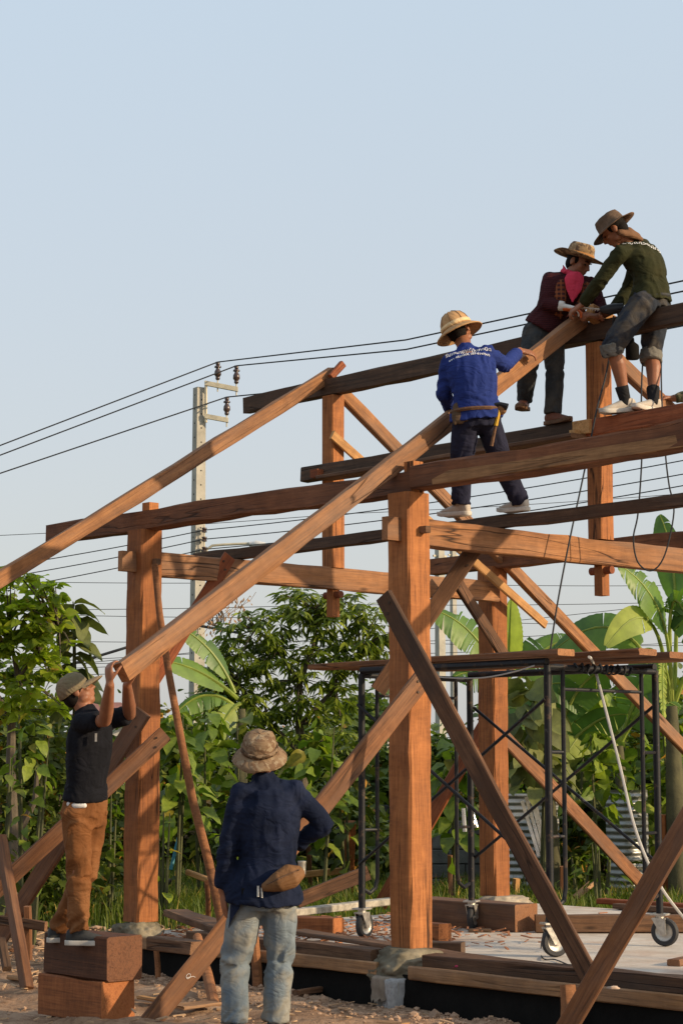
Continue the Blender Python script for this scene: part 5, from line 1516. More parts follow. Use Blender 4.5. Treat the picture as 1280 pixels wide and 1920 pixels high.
def insulator(px, py, parent):
    base = PP(px, py, -0.12); k = 1.0
    mb = MB(); mb.lathe([(0.0, 0.50), (0.05, 0.50), (0.05, 0.44), (0.03, 0.43), (0.075, 0.40), (0.08, 0.37), (0.045, 0.36), (0.045, 0.33), (0.075, 0.28), (0.08, 0.20), (0.05, 0.16), (0.05, 0.12), (0.055, 0.11), (0.03, 0.08), (0.0, 0.08)], base, UP, 14, False)
    mb.v = [base + (v - base) * 0.86 for v in mb.v]
    i = mb.build('insulator', M['insul'], parent, pc, True)
    mb = MB(); mb.tube([base + UP * 0.1, base - UP * 0.16], 0.014, 6); mb.build('pin', M['galv'], i, pc)
    return base + UP * 0.43
br = MB(); P_, Q_ = PP(384, 718, -0.12), PP(446, 730, -0.12)
br.box((P_ + Q_) / 2, (Q_ - P_).length, 0.08, 0.09, (Q_ - P_).normalized(), V((0, 1, 0)), UP)
br.tube([PP(386, 714, -0.12), PP(386, 792, -0.12)], 0.03, 6)
b1 = br.build('bracket', M['galv'], pole, pc)
br = MB(); P_, Q_ = PP(384, 780, -0.12), PP(428, 788, -0.12)
br.box((P_ + Q_) / 2, (Q_ - P_).length, 0.08, 0.09, (Q_ - P_).normalized(), V((0, 1, 0)), UP)
b2 = br.build('bracket', M['galv'], pole, pc)
I1 = insulator(408, 719, b1); I2 = insulator(443, 726, b1); I3 = insulator(425, 785, b2)
rk = MB(); rk.tube([PP(383, 985, -0.16), PP(383, 1038, -0.16)], 0.012, 6); rack = rk.build('spool_rack', M['galv'], pole, pc)
spools = []
for y in (994, 1011, 1030):
    mb = MB(); b = PP(383, y, -0.16); mb.lathe([(0.02, -0.05), (0.05, -0.045), (0.05, -0.02), (0.03, 0.0), (0.05, 0.02), (0.05, 0.045), (0.02, 0.05)], b, UP, 10, False)
    mb.build('spool', M['insul'], rack, pc, True); spools.append(b)
lm = MB(); lm.tube([PP(384, 1044, -0.1), PP(388, 1030, -0.1), PP(398, 1023, -0.12), PP(420, 1021, -0.14), PP(470, 1019, -0.2)], 0.025, 8)
arm = lm.build('lamp_arm', M['galv'], pole, pc, True)
lh = MB(); p_, q_ = PP(468, 1020, -0.2), PP(497, 1022, -0.25)
lh.tube([p_, p_.lerp(q_, 0.25), p_.lerp(q_, 0.4), q_], [0.05, 0.06, 0.085, 0.05], 10)
lh.build('lamp_head', plain('lamp_glass_white', (0.62, 0.62, 0.60), 0.3), arm, pc, True)
for lab, px, topy, y, wd in (('plain concrete pole glimpsed beside the middle post', 824, 1028, 62, 0.22), ('thin far pole just right of the plain concrete one', 849, 1030, 84, 0.2)):
    c = gpt(px, y); zt_ = on_y(px, topy, y).z
    po = empty('utility_pole', c, lab, 'utility pole', 'utility poles')
    mb = MB(); vs = []
    for z, w2 in ((-0.3, wd * 1.2), (zt_, wd)):
        for sx, sy in ((-1, -1), (1, -1), (1, 1), (-1, 1)): vs.append(c + px_ * (sx * w2 / 2) + py_ * (sy * w2 / 2) + UP * z)
    mb.add(vs, [(3, 2, 1, 0), (4, 5, 6, 7), (0, 1, 5, 4), (1, 2, 6, 5), (2, 3, 7, 6), (3, 0, 4, 7)]); mb.build('shaft', M['polec'], po, c)
    mb = MB(); mb.box(c + UP * (zt_ - 0.25), 0.5, 0.06, 0.06, px_, py_); mb.build('crossarm', M['galv'], po, c)

def wire(label, pts, r, sag=0.0, name='power_wire', grp='overhead wires', n=14):
    P = [V(p) for p in pts]; out = []
    for i in range(len(P) - 1):
        for k in range(n):
            t = k / n
            p = P[i].lerp(P[i + 1], t); p.z -= sag * 4 * t * (1 - t) * (P[i + 1] - P[i]).length / 30
            out.append(p)
    out.append(P[-1])
    mb = MB(); mb.tube(out, r, 5)
    tag(mb.build(name, M['wire'], None, None, True), label, 'wire', grp)
wire('upper of the two wires tied to the raised insulators of the utility pole', [on_y(-260, 935, 36), I1, on_y(760, 637, 32), on_y(1420, 496, 26)], 0.0135, 0.0)
wire('wire tied to the outer raised insulator of the utility pole, second from the top', [on_y(-260, 952, 36), I2, on_y(760, 655, 32), on_y(1420, 516, 26)], 0.0135, 0.0)
wire('wire tied to the lower bracket insulator of the utility pole', [on_y(-260, 975, 36), I3, on_y(760, 711, 32), on_y(1420, 583, 26)], 0.0135, 0.0)
for i, (sp, yl, yr) in enumerate(zip(spools, (1098, 1122, 1146), (848, 875, 897))):
    wire(('topmost wire on the spool rack of the utility pole', 'middle wire on the spool rack of the utility pole', 'lowest wire on the spool rack of the utility pole')[i], [on_y(-260, yl, 38), sp, on_y(1420, yr - 12, 32)], 0.010, 0.35)
far = [(1082, 1094), (1140, 1121), (1139, 1171), (1192, 1207), (1240, 1226), (1252, 1158), (1262, 1190), (1271, 1216), (1279, 1101), (1015, 906)]
far.sort()
ORD = ['highest', 'second highest', 'third highest', 'fourth highest', 'fifth highest', 'sixth highest', 'seventh highest', 'eighth highest', 'ninth highest', 'lowest']
for i, (yl, yr) in enumerate(far):
    wire('thin far wire strung low behind the trees, %s at the left edge' % ORD[i], [on_y(-300, yl, 66), on_y(640, (yl + yr) / 2 + 3, 66), on_y(1500, yr, 70)], 0.011, 0.2)
wire('thick black cable sloping low across the left of the scene', [on_y(-200, 1340, 37), on_y(70, 1265, 37), on_y(228, 1217, 37), on_y(366, 1172, 37.8), on_y(450, 1187, 37)], 0.028, 0.0, 'thick_cable')
mb = MB()
for k in range(5):
    c = on_y(397, 1160, 37.6) + V((0.03 * k, 0, 0.02 * (k % 2)))
    mb.tube([c + V((math.cos(a) * 0.11, 0.02 * k, math.sin(a) * (0.12 + 0.01 * k))) for a in np.linspace(0, 2 * math.pi, 18)], 0.012, 5)
tag(mb.build('cable_coil', M['wire'], None, None, True), 'loose coil of black cable hanging beside the utility pole', 'cable')
# dry creeper hanging in the wires
M['dry'] = plain('dry_leaf', (0.20, 0.12, 0.06), 0.9, var=0.4)
mb = MB(); R = random.Random(3)
for k in range(90):
    t = R.random(); c = on_y(385 + 80 * t + R.uniform(-15, 15), 1178 - 52 * t + R.uniform(-22, 26), 37.2)
    d_ = V((R.uniform(-1, 1), R.uniform(-1, 1), -1.2)).normalized(); s_ = d_.orthogonal().normalized()
    L = R.uniform(0.05, 0.12)
    mb.add([c, c + d_ * L * 0.5 + s_ * L * 0.22, c + d_ * L, c + d_ * L * 0.5 - s_ * L * 0.22], [(0, 1, 2, 3)])
for k in range(6):
    mb.tube([on_y(380 + 12 * k, 1190 - 9 * k, 37.2), on_y(400 + 14 * k, 1165 - 8 * k, 37.2), on_y(420 + 12 * k, 1150 - 8 * k, 37.2)], 0.006, 4)
tag(mb.build('dry_creeper', M['dry'], None), 'dry brown creeper tangled in the wires beside the utility pole', 'creeper', kind='stuff')

# site cables and rope
def cord(label, pts, r, m, name):
    P = [V(p) for p in pts]; out = []
    for i in range(len(P) - 1):                      # Catmull-Rom
        p0, p1, p2, p3 = P[max(i - 1, 0)], P[i], P[i + 1], P[min(i + 2, len(P) - 1)]
        for k in range(6):
            t = k / 6
            out.append(0.5 * ((2 * p1) + (p2 - p0) * t + (2 * p0 - 5 * p1 + 4 * p2 - p3) * t * t + (3 * p1 - p0 - 3 * p2 + p3) * t ** 3))
    out.append(P[-1])
    mb = MB(); mb.tube(out, r * 0.85, 6)
    tag(mb.build(name, m, None, None, True), label, 'rope' if 'rope' in name else 'cord', 'cords hanging about the frame')
M['rope'] = plain('pale_rope', (0.42, 0.41, 0.39), 0.9)
cord('black cord slanting from the walkway down to the scaffold top', [at_d(1150, 592, 14.48), at_d(1146, 640, 14.5), at_d(1136, 700, 14.42), at_d(1118, 770, 14.2), at_d(1098, 870, 14.15), at_d(1066, 1020, 13.9), at_d(1045, 1130, 13.75), at_d(1030, 1228, 13.62)], 0.0075, M['wire'], 'electric_cord')
cord('black cord hanging in a long loop in front of the tie beam', [at_d(1214, 606, 14.55), at_d(1206, 660, 14.5), at_d(1202, 740, 14.2), at_d(1203, 850, 14.0), at_d(1196, 960, 14.0), at_d(1187, 1010, 14.0), at_d(1196, 1055, 14.0), at_d(1222, 1070, 14.0), at_d(1246, 1040, 14.0), at_d(1263, 960, 14.0), at_d(1254, 910, 14.0), at_d(1247, 850, 14.0), at_d(1240, 740, 14.2), at_d(1240, 660, 14.45), at_d(1246, 590, 14.45)], 0.007, M['wire'], 'electric_cord')
cord('pale rope running from the scaffold top down to the lower right', [on_z(1104, 1232, 2.24), at_d(1112, 1245, 13.9), at_d(1132, 1320, 13.6), at_d(1160, 1430, 13.4), at_d(1192, 1560, 13.2), at_d(1236, 1660, 13.2), at_d(1300, 1745, 13.4)], 0.012, M['rope'], 'white_rope')
cord('thin pale cord sagging under the scaffold planks', [W(1.9, 1.0, 2.21), W(2.2, 0.98, 2.16), W(2.6, 0.98, 2.14), W(2.9, 0.99, 2.17), W(3.1, 1.0, 2.21)], 0.006, M['rope'], 'pale_cord')
cord('black cord lying on the slab beside the scaffold wheel', [at_d(1024, 1560, 13.75), at_d(1026, 1700, 13.75), on_z(1014, 1775, 0.26), on_z(1018, 1798, 0.26), on_z(1040, 1800, 0.26), on_z(1070, 1812, 0.26), on_z(1096, 1822, 0.26)], 0.006, M['wire'], 'electric_cord')
cord('tangle of cord wound round the scaffold top rail', [W(SA, 1.3 + 0.02 * k, STOP + 0.035 * math.sin(k * 1.9)) + E1 * 0.035 * math.cos(k * 1.9) for k in range(32)], 0.008, M['wire'], 'electric_cord')

# long-handled blue tool in the grass, and its scoop
tl = empty('garden_tool', at_d(322, 1600, 21.5), 'blue-handled tool standing in the grass right of the first post', 'tool')
O = tl.location
MB().tube([at_d(340, 1550, 21.5), at_d(320, 1632, 21.3)], 0.02, 7).build('handle', plain('blue_handle', (0.04, 0.22, 0.30), 0.6), tl, O, True)
MB().lathe([(0.0, -0.2), (0.05, -0.05), (0.11, 0.02), (0.11, 0.05), (0.02, 0.05)], at_d(302, 1658, 20.6), UP, 10, False).build('scoop', M['steel'], tl, O, True)
# ================================================================== VEGETATION
def leaf_mat(name, a, b, c3, trans=0.3, rough=0.5, odd=None, odd_amt=0.0, spec=0.35):
    g = G(name)
    isl = g.n('NewGeometry').outputs['Random Per Island']
    oi = g.n('ObjectInfo').outputs['Random']
    r = g.math('FRACT', g.math('ADD', isl, g.math('MULTIPLY', oi, 7.31)))
    col = g.ramp(r, [(0.0, a), (0.55, b), (1.0, c3)])
    if odd: col = g.mix(g.g(g.math('FRACT', g.math('MULTIPLY', r, 13.7)), 1 - odd_amt, 1 - odd_amt + 0.001), col, odd)
    nz = g.noise(g.coord((1, 1, 1)), 6, 3)
    col = g.mix(1.0, col, g.ramp(nz, [(0.3, (1.35, 1.2, 0.85)), (0.7, (2.15, 1.85, 1.25))]), 'MULTIPLY')
    g.set(Base_Color=col, Roughness=rough)
    g.p.inputs['Specular IOR Level'].default_value = spec
    tr = g.n('BsdfTranslucent', {'Color': g.mix(1.0, col, (1.35, 1.5, 0.7), 'MULTIPLY')})
    mx = g.n('MixShader', {0: trans})
    g.t.links.new(g.p.outputs[0], mx.inputs[1]); g.t.links.new(tr.outputs[0], mx.inputs[2])
    g.t.links.new(mx.outputs[0], g.out.inputs['Surface'])
    return g.m
def bark(name, a, b):
    return plain(name, [(x + y) / 2 for x, y in zip(a, b)], 0.95, var=0.35, scale=6, bump=0.6, bscale=30)
L_ = {}
L_['mango'] = leaf_mat('mango_leaf', (0.034, 0.058, 0.012), (0.075, 0.12, 0.020), (0.15, 0.205, 0.036), 0.34, 0.4)
L_['bright'] = leaf_mat('bright_leaf', (0.08, 0.13, 0.016), (0.14, 0.21, 0.025), (0.21, 0.28, 0.042), 0.5, 0.5, (0.22, 0.17, 0.05), 0.03)
L_['mul'] = leaf_mat('mulberry_leaf', (0.045, 0.088, 0.016), (0.08, 0.135, 0.022), (0.135, 0.19, 0.035), 0.38, 0.5, (0.13, 0.13, 0.025), 0.02)
L_['teak'] = leaf_mat('teak_leaf', (0.045, 0.065, 0.028), (0.07, 0.092, 0.038), (0.10, 0.122, 0.05), 0.22, 0.65)
L_['ban'] = leaf_mat('banana_leaf', (0.035, 0.085, 0.026), (0.05, 0.115, 0.032), (0.085, 0.155, 0.04), 0.30, 0.42)
L_['banlight'] = leaf_mat('pale_banana_leaf', (0.14, 0.21, 0.06), (0.17, 0.235, 0.07), (0.2, 0.26, 0.08), 0.4, 0.42)  # paler banana leaf with backlight put into the colour; also used for midribs
L_['shrub'] = leaf_mat('shrub_leaf', (0.024, 0.044, 0.011), (0.046, 0.074, 0.016), (0.085, 0.115, 0.026), 0.28, 0.55, (0.26, 0.15, 0.035), 0.05)
L_['far'] = leaf_mat('far_leaf', (0.030, 0.060, 0.020), (0.05, 0.09, 0.028), (0.085, 0.13, 0.038), 0.3, 0.6)
L_['grass'] = leaf_mat('grass_blade', (0.040, 0.070, 0.012), (0.066, 0.105, 0.018), (0.105, 0.135, 0.03), 0.35, 0.55, (0.30, 0.24, 0.10), 0.06)
L_['dead'] = leaf_mat('dry_leaf_brown', (0.13, 0.075, 0.035), (0.19, 0.115, 0.05), (0.26, 0.17, 0.08), 0.2, 0.8)
M['bark'] = bark('grey_bark', (0.07, 0.055, 0.04), (0.12, 0.10, 0.07))
M['stem'] = bark('green_stem', (0.05, 0.055, 0.025), (0.10, 0.105, 0.045))
M['palestem'] = bark('pale_stem', (0.25, 0.23, 0.17), (0.36, 0.33, 0.26))
M['banstem'] = bark('banana_stem', (0.05, 0.045, 0.025), (0.10, 0.095, 0.045))

def frames(n, dirs, roll):
    """dirs (n,3) unit -> side, normal"""
    up = np.tile(np.array([0, 0, 1.0]), (n, 1))
    s = np.cross(dirs, up); ln = np.linalg.norm(s, axis=1, keepdims=True); s = np.where(ln < 1e-3, np.array([1.0, 0, 0]), s / np.maximum(ln, 1e-6))
    nn = np.cross(s, dirs)
    c, si = np.cos(roll)[:, None], np.sin(roll)[:, None]
    return s * c + nn * si, nn * c - s * si
OUTL = {'lance': ((0.18, 0.07), (0.45, 0.125), (0.75, 0.085)), 'ovate': ((0.15, 0.28), (0.42, 0.36), (0.75, 0.2)), 'round': ((0.1, 0.3), (0.42, 0.42), (0.78, 0.26)), 'lobed': ((0.22, 0.13), (0.42, 0.40), (0.62, 0.16))}
def leaf_cloud(pos, dirs, L, kind, droop=0.25, fold=0.12, roll_amt=0.6):
    n = len(pos); o = OUTL[kind]
    s, nn = frames(n, dirs, rng.normal(0, roll_amt, n))
    Lc = L[:, None]
    g = np.array([0, 0, -1.0])
    pts = [pos]
    for sg in (1, -1):
        for t, w in o:
            pts.append(pos + dirs * Lc * t + s * (sg * w) * Lc + nn * fold * w * 2 * Lc + g * droop * Lc * t * t)
    mids = [pos + dirs * Lc * t + g * droop * Lc * t * t for t, _ in o]
    tip = pos + dirs * Lc + g * droop * Lc
    pts += mids + [tip]
    v = np.stack(pts, 1)                # n, 11, 3 : base, l1..l3, r1..r3, m1..m3, tip
    f = np.array([[0, 7, 1, 1], [7, 8, 2, 1], [8, 9, 3, 2], [9, 10, 3, 3], [0, 4, 7, 7], [7, 4, 5, 8], [8, 5, 6, 9], [9, 6, 10, 10]])
    F = (f[None] + (np.arange(n) * 11)[:, None, None]).reshape(-1, 4)
    # split degenerate quads into triangles
    tri = np.concatenate([F[:, [0, 1, 2]], F[:, [0, 2, 3]]])
    tri = tri[(tri[:, 0] != tri[:, 1]) & (tri[:, 1] != tri[:, 2]) & (tri[:, 0] != tri[:, 2])]
    return v.reshape(-1, 3), tri
def cloud_obj(name, parent, pos, dirs, L, kind, m, origin, **kw):
    v, f = leaf_cloud(pos, dirs, L, kind, **kw)
    me = np_mesh(name, v - np.array(origin), f, m, True)
    o = link(name, me, parent)
    return tag(o, kind='stuff')
_leafproto = {}
def leaf_proto(kind, m, droop=0.3, fold=0.14, wav=0.03, k=0):
    key = (kind, m.name, k)
    if key in _leafproto: return _leafproto[key]
    prof = {'lance': lambda t: 0.125 * math.sin(math.pi * t ** 0.8) ** 0.9, 'ovate': lambda t: 0.34 * math.sin(math.pi * t ** 0.72) ** 0.8, 'teak': lambda t: 0.36 * math.sin(math.pi * t ** 0.85) ** 0.7, 'round': lambda t: 0.42 * math.sin(math.pi * t ** 0.6) ** 0.75, 'lobed': lambda t: 0.36 * math.sin(math.pi * t ** 0.75) ** 0.8 * (0.72 + 0.28 * math.cos(t * 17))}[kind]
    vs, fs = [], []; n = 8
    for i in range(n + 1):
        t = i / n; w_ = prof(min(max(t, 0.0), 1.0)) if 0 < i < n else 0.004
        z = -droop * t * t; rip = wav * math.sin(t * 15 + k * 2)
        vs += [(t, -w_, z + fold * w_ * 2 + rip), (t, 0, z), (t, w_, z + fold * w_ * 2 - rip)]
    for i in range(n):
        q = i * 3
        fs += [(q, q + 3, q + 4, q + 1), (q + 1, q + 4, q + 5, q + 2)]
    _leafproto[key] = mesh('leaf', vs, fs, m, True)
    return _leafproto[key]
def leaf_obj(parent, p, d, L, kind, m, roll=0.0, k=0, droop=0.3):
    o = link('leaf', leaf_proto(kind, m, droop=droop, k=k), parent)
    d = V(d).normalized(); s = UP.cross(d)
    s = s.normalized() if s.length > 1e-3 else V((0, 1, 0))
    n = d.cross(s)
    M3 = Matrix((d, s, n)).transposed() @ Matrix.Rotation(roll, 3, 'X')
    o.matrix_basis = Matrix.Translation(V(p) - parent.location) @ M3.to_4x4() @ Matrix.Scale(L, 4)
    return o
def rdir(down=0.3):
    a = random.uniform(0, 2 * math.pi)
    return V((math.cos(a), math.sin(a), random.uniform(-0.6, 0.5) - down)).normalized()
def tree(label, cat, base, limbs_, clumps, kind, m, L, per, barkm, n_parts=120, whorl=9, droop=0.3, group='trees and plants behind the site', name='tree', extra=None, down=0.2, yy=0.8):
    """clumps: (px, py, depth, radius in px, weight)"""
    root = empty(name, base, label, cat, group)
    mb = MB()
    for pts, rs in limbs_: mb.tube(pts, rs, 8)
    pos, dirs, LL = [], [], []
    tw = []
    anchors = [p for pts, _ in limbs_ for p in pts]
    for (px, py, dd, rp, wt) in clumps:
        c = at_d(px, py, dd); r = rp / FPX * dd
        for k in range(int(per * wt)):
            while True:
                u = V((random.uniform(-1, 1), random.uniform(-1, 1) , random.uniform(-1, 1)))
                if 0.15 < u.length < 1: break
            u = u * (u.length ** -0.35)
            p = c + V((u.x * r, u.y * r * yy, u.z * r))
            out = V((u.x, u.y, u.z * 0.6 + 0.1))
            for j in range(whorl):
                a = 2 * math.pi * (j + random.random()) / whorl
                d = (out * 0.8 + V((math.cos(a), math.sin(a), random.uniform(-0.5, 0.25) - down))).normalized()
                pos.append(p + d * 0.02); dirs.append(d); LL.append(L * random.uniform(0.5, 1.25))
            if k % 3 == 0:
                a_ = min(anchors, key=lambda q: (q - p).length_squared)
                tw.append((a_, p))
    for a_, p in tw:
        mid = a_.lerp(p, 0.5) + V((0, 0, 0.03))
        mb.tube([a_, mid, p], [0.012, 0.008, 0.004], 5)
    mb.build('trunk', barkm, root, base, True)
    pos = np.array([list(p) for p in pos]); dirs = np.array([list(d) for d in dirs]); LL = np.array(LL)
    idx = np.argsort(pos[:, 1] + rng.normal(0, 0.25, len(pos)))
    front, rest = idx[:n_parts], idx[n_parts:]
    pk = kind if kind != 'ovate' else 'ovate'
    for q, i in enumerate(front): leaf_obj(root, V(pos[i]), V(dirs[i]), float(LL[i]), pk, m, random.gauss(0, 0.5), q % 3, droop)
    if len(rest): cloud_obj('foliage', root, pos[rest], dirs[rest], LL[rest], kind, m, base, droop=droop)
    return root

# ---------------------------------------------------------------- tree at the left edge
def gz(px, y): return gpt(px, y)
b = gpt(34, 17.8)
D0 = 17.9
lim = [([b, at_d(24, 1540, D0), at_d(20, 1440, D0), at_d(22, 1340, D0), at_d(34, 1270, D0), at_d(20, 1200, D0)], [0.06, 0.052, 0.045, 0.036, 0.028, 0.014]),
       ([at_d(40, 1600, D0), at_d(44, 1545, D0), at_d(66, 1500, D0), at_d(70, 1440, D0)], [0.045, 0.036, 0.028, 0.015]),
       ([at_d(34, 1270, D0), at_d(70, 1220, D0), at_d(110, 1180, D0)], [0.03, 0.02, 0.008]),
       ([at_d(22, 1340, D0), at_d(-30, 1280, D0), at_d(-60, 1200, D0)], [0.04, 0.03, 0.015])]
tree('leafy bright green tree at the left edge behind the man in black', 'tree', b, lim,
     [(x_, y_, D0 + random.uniform(-0.35, 0.35), r_, (r_ / 24) ** 2) for x_, y_, r_ in ((8, 1085, 17), (32, 1075, 15), (54, 1092, 15), (80, 1090, 12), (20, 1118, 21), (62, 1128, 22), (98, 1110, 14), (0, 1150, 26), (38, 1160, 26), (86, 1132, 16), (102, 1125, 10), (70, 1182, 26), (112, 1160, 12), (126, 1150, 9), (10, 1200, 30), (50, 1218, 30), (88, 1215, 22), (20, 1252, 28), (70, 1258, 26), (104, 1258, 19), (122, 1282, 12), (45, 1292, 20), (96, 1300, 14), (10, 1302, 20), (-35, 1100, 30), (-40, 1170, 34), (-45, 1240, 34), (64, 1322, 16), (84, 1170, 18), (140, 1140, 8), (118, 1142, 9), (70, 1078, 9), (98, 1094, 9), (118, 1232, 11), (128, 1210, 8), (36, 1332, 18), (84, 1335, 14), (6, 1340, 18), (110, 1320, 12))],
     'ovate', L_['bright'], 0.115, 12, M['bark'], 260, 5, 0.25, yy=1.0, down=0.0)
# drooping big-leaf stem beside it
b = gpt(146, 19.0)
rt_ = empty('teak_sapling', b, 'tall sapling with hanging grey-green leaves above the cap of the man in black', 'sapling', 'trees and plants behind the site')
MB().tube([b, at_d(142, 1500, 19), at_d(140, 1300, 19), at_d(139, 1180, 19), at_d(137, 1128, 19)], [0.04, 0.03, 0.022, 0.015, 0.006], 7).build('stem', M['stem'], rt_, b, True)
for i in range(30):
    y = 1130 + (i // 2) * 13.5; a = (0 if i % 2 else math.pi) + random.uniform(-0.8, 0.8) - 0.3
    d = V((math.cos(a) * 0.9, math.sin(a) * 0.9, random.uniform(-0.55, 0.2)))
    leaf_obj(rt_, at_d(139, y + random.uniform(-5, 5), 19), d, random.uniform(0.24, 0.34), 'teak', L_['teak'], random.gauss(0, 0.4), i % 3, 0.6)

# ---------------------------------------------------------------- mango tree
b = gpt(566, 24.4); D1 = 24.6
lim = [([b, at_d(566, 1500, D1), at_d(570, 1420, D1), at_d(560, 1360, D1)], [0.08, 0.07, 0.06, 0.05]),
       ([at_d(560, 1360, D1), at_d(562, 1280, D1), at_d(585, 1220, D1), at_d(600, 1150, D1)], [0.045, 0.035, 0.025, 0.012]),
       ([at_d(562, 1280, D1), at_d(520, 1220, D1), at_d(480, 1180, D1)], [0.03, 0.02, 0.01]),
       ([at_d(560, 1360, D1), at_d(630, 1290, D1), at_d(680, 1220, D1)], [0.035, 0.025, 0.01]),
       ([at_d(570, 1420, D1), at_d(500, 1350, D1), at_d(440, 1280, D1)], [0.035, 0.025, 0.012])]
tree('dense dark green mango tree in the middle of the background', 'tree', b, lim,
     [(570, 1140, D1, 42, 1.0), (500, 1178, D1, 40, 1.0), (632, 1165, D1, 46, 1.1), (690, 1185, D1, 34, 0.7), (455, 1225, D1, 40, 1.0), (525, 1240, D1, 45, 1.1), (600, 1235, D1, 48, 1.1), (668, 1240, D1, 30, 0.45), (420, 1275, D1, 32, 0.7), (490, 1305, D1, 46, 1.1), (570, 1310, D1, 46, 1.0), (640, 1310, D1, 32, 0.6), (540, 1370, D1, 50, 0.9), (620, 1375, D1, 40, 0.7), (470, 1370, D1, 40, 0.8), (545, 1120, D1, 22, 0.3), (412, 1225, D1, 18, 0.25), (716, 1215, D1, 16, 0.2), (700, 1235, D1, 22, 0.3), (600, 1125, D1, 26, 0.4), (445, 1310, D1, 30, 0.6), (400, 1310, D1, 26, 0.4), (425, 1192, D1, 26, 0.35), (402, 1240, D1, 24, 0.3), (448, 1168, D1, 20, 0.25), (694, 1150, D1, 26, 0.4), (718, 1178, D1, 18, 0.25), (655, 1130, D1, 22, 0.3)],
     'lance', L_['mango'], 0.17, 34, M['bark'], 280, 9, 0.35, yy=1.3)

# ---------------------------------------------------------------- broad-leaved saplings and shrubs
def sapling(label, px, y, top, n, L, m, kind='ovate', spread=0.32, lo=0.25, stems=2, cat='sapling', name='sapling', stemm=None, droop=0.4, k0=0):
    b = gpt(px, y); root = empty(name, b, label, cat, 'trees and plants behind the site')
    zt_ = on_y(px, top, y).z; mb = MB()
    for s in range(stems):
        off = V((random.uniform(-0.5, 0.5) * spread, random.uniform(-0.4, 0.4) * spread, 0))
        mb.tube([b + off * 0.4, b + off * 0.7 + UP * zt_ * 0.5, b + off + UP * zt_ * random.uniform(0.9, 1.0)], [0.022, 0.016, 0.006], 6)
    mb.build('stem', stemm or M['stem'], root, b, True)
    for i in range(n):
        t = lo + (1 - lo) * random.random() ** 0.8
        a = random.uniform(0, 2 * math.pi); r = spread * random.uniform(0.1, 0.9) * math.sin(math.pi * min(1, 0.25 + t * 0.72))
        p = b + V((math.cos(a) * r, math.sin(a) * r, zt_ * t))
        d = V((math.cos(a), math.sin(a), random.uniform(-0.75, 0.25)))
        leaf_obj(root, p, d, L * random.uniform(0.6, 1.15), kind, m, random.gauss(0, 0.5), i % 3, droop)
    return root
sapling('broad-leaved bright sapling just right of the first post', 330, 20.5, 1335, 75, 0.24, L_['mul'], spread=0.42, lo=0.45)
sapling('broad-leaved bright sapling below the banana leaves, left of the man in indigo', 392, 21.2, 1330, 75, 0.24, L_['mul'], spread=0.42, lo=0.4)
sapling('dark broad-leaved sapling behind the hat of the man in indigo', 462, 21.6, 1345, 70, 0.24, L_['shrub'], spread=0.45, lo=0.3)
sapling('broad-leaved sapling right of the hat of the man in indigo', 592, 20.6, 1362, 80, 0.24, L_['mul'], spread=0.48, lo=0.35)
sapling('broad-leaved sapling left of the scaffold beside the square stake', 662, 21.0, 1385, 70, 0.22, L_['shrub'], spread=0.42, lo=0.25)
sapling('sapling with big leaves between the middle post and the back post', 845, 21.0, 1390, 45, 0.30, L_['mul'], spread=0.38, lo=0.3)
sapling('large-leaved grey-green sapling right behind the back post', 992, 20.6, 1262, 54, 0.34, L_['teak'], kind='teak', spread=0.42, lo=0.48, droop=0.8)
sapling('large-leaved dark sapling beyond the near scaffold leg', 1060, 22.8, 1280, 30, 0.30, L_['teak'], kind='teak', spread=0.5, lo=0.4, droop=0.55)
sapling('bright leafy sapling in the middle of the scaffold bay', 1120, 21.2, 1375, 60, 0.24, L_['mul'], spread=0.5, lo=0.5)
sapling('leafy sapling at the right beside the banana trunk', 1200, 22.8, 1395, 60, 0.25, L_['mul'], spread=0.45, lo=0.4)
sapling('leafy sapling at the right edge of the frame', 1290, 21.4, 1370, 60, 0.27, L_['shrub'], spread=0.5, lo=0.2)
sapling('young plant with few leaves on thin white stems by the first post', 212, 20.0, 1480, 16, 0.17, L_['mul'], spread=0.16, lo=0.4)
sapling('young plant with hanging leaves close behind the first post', 312, 19.2, 1520, 14, 0.16, L_['bright'], spread=0.14, lo=0.2, stems=3)
sapling('low leafy shrub in the grass left of the stake with crosspiece', 432, 23.0, 1480, 50, 0.13, L_['bright'], spread=0.35, lo=0.1, cat='shrub', name='shrub')
sapling('low leafy plant with feathery leaves right of the scaffold leg', 1115, 20.4, 1575, 45, 0.13, L_['mul'], kind='lance', spread=0.4, lo=0.1, cat='shrub', name='shrub', stems=4)
sapling('low leafy plant at the foot of the corrugated sheets', 1080, 21.6, 1600, 30, 0.13, L_['mul'], kind='lance', spread=0.4, lo=0.1, cat='shrub', name='shrub', stems=4)
sapling('low dark plant at the right beside the orange stake', 1225, 21.6, 1580, 50, 0.17, L_['shrub'], kind='lance', spread=0.45, lo=0.1, cat='shrub', name='shrub', stems=4)

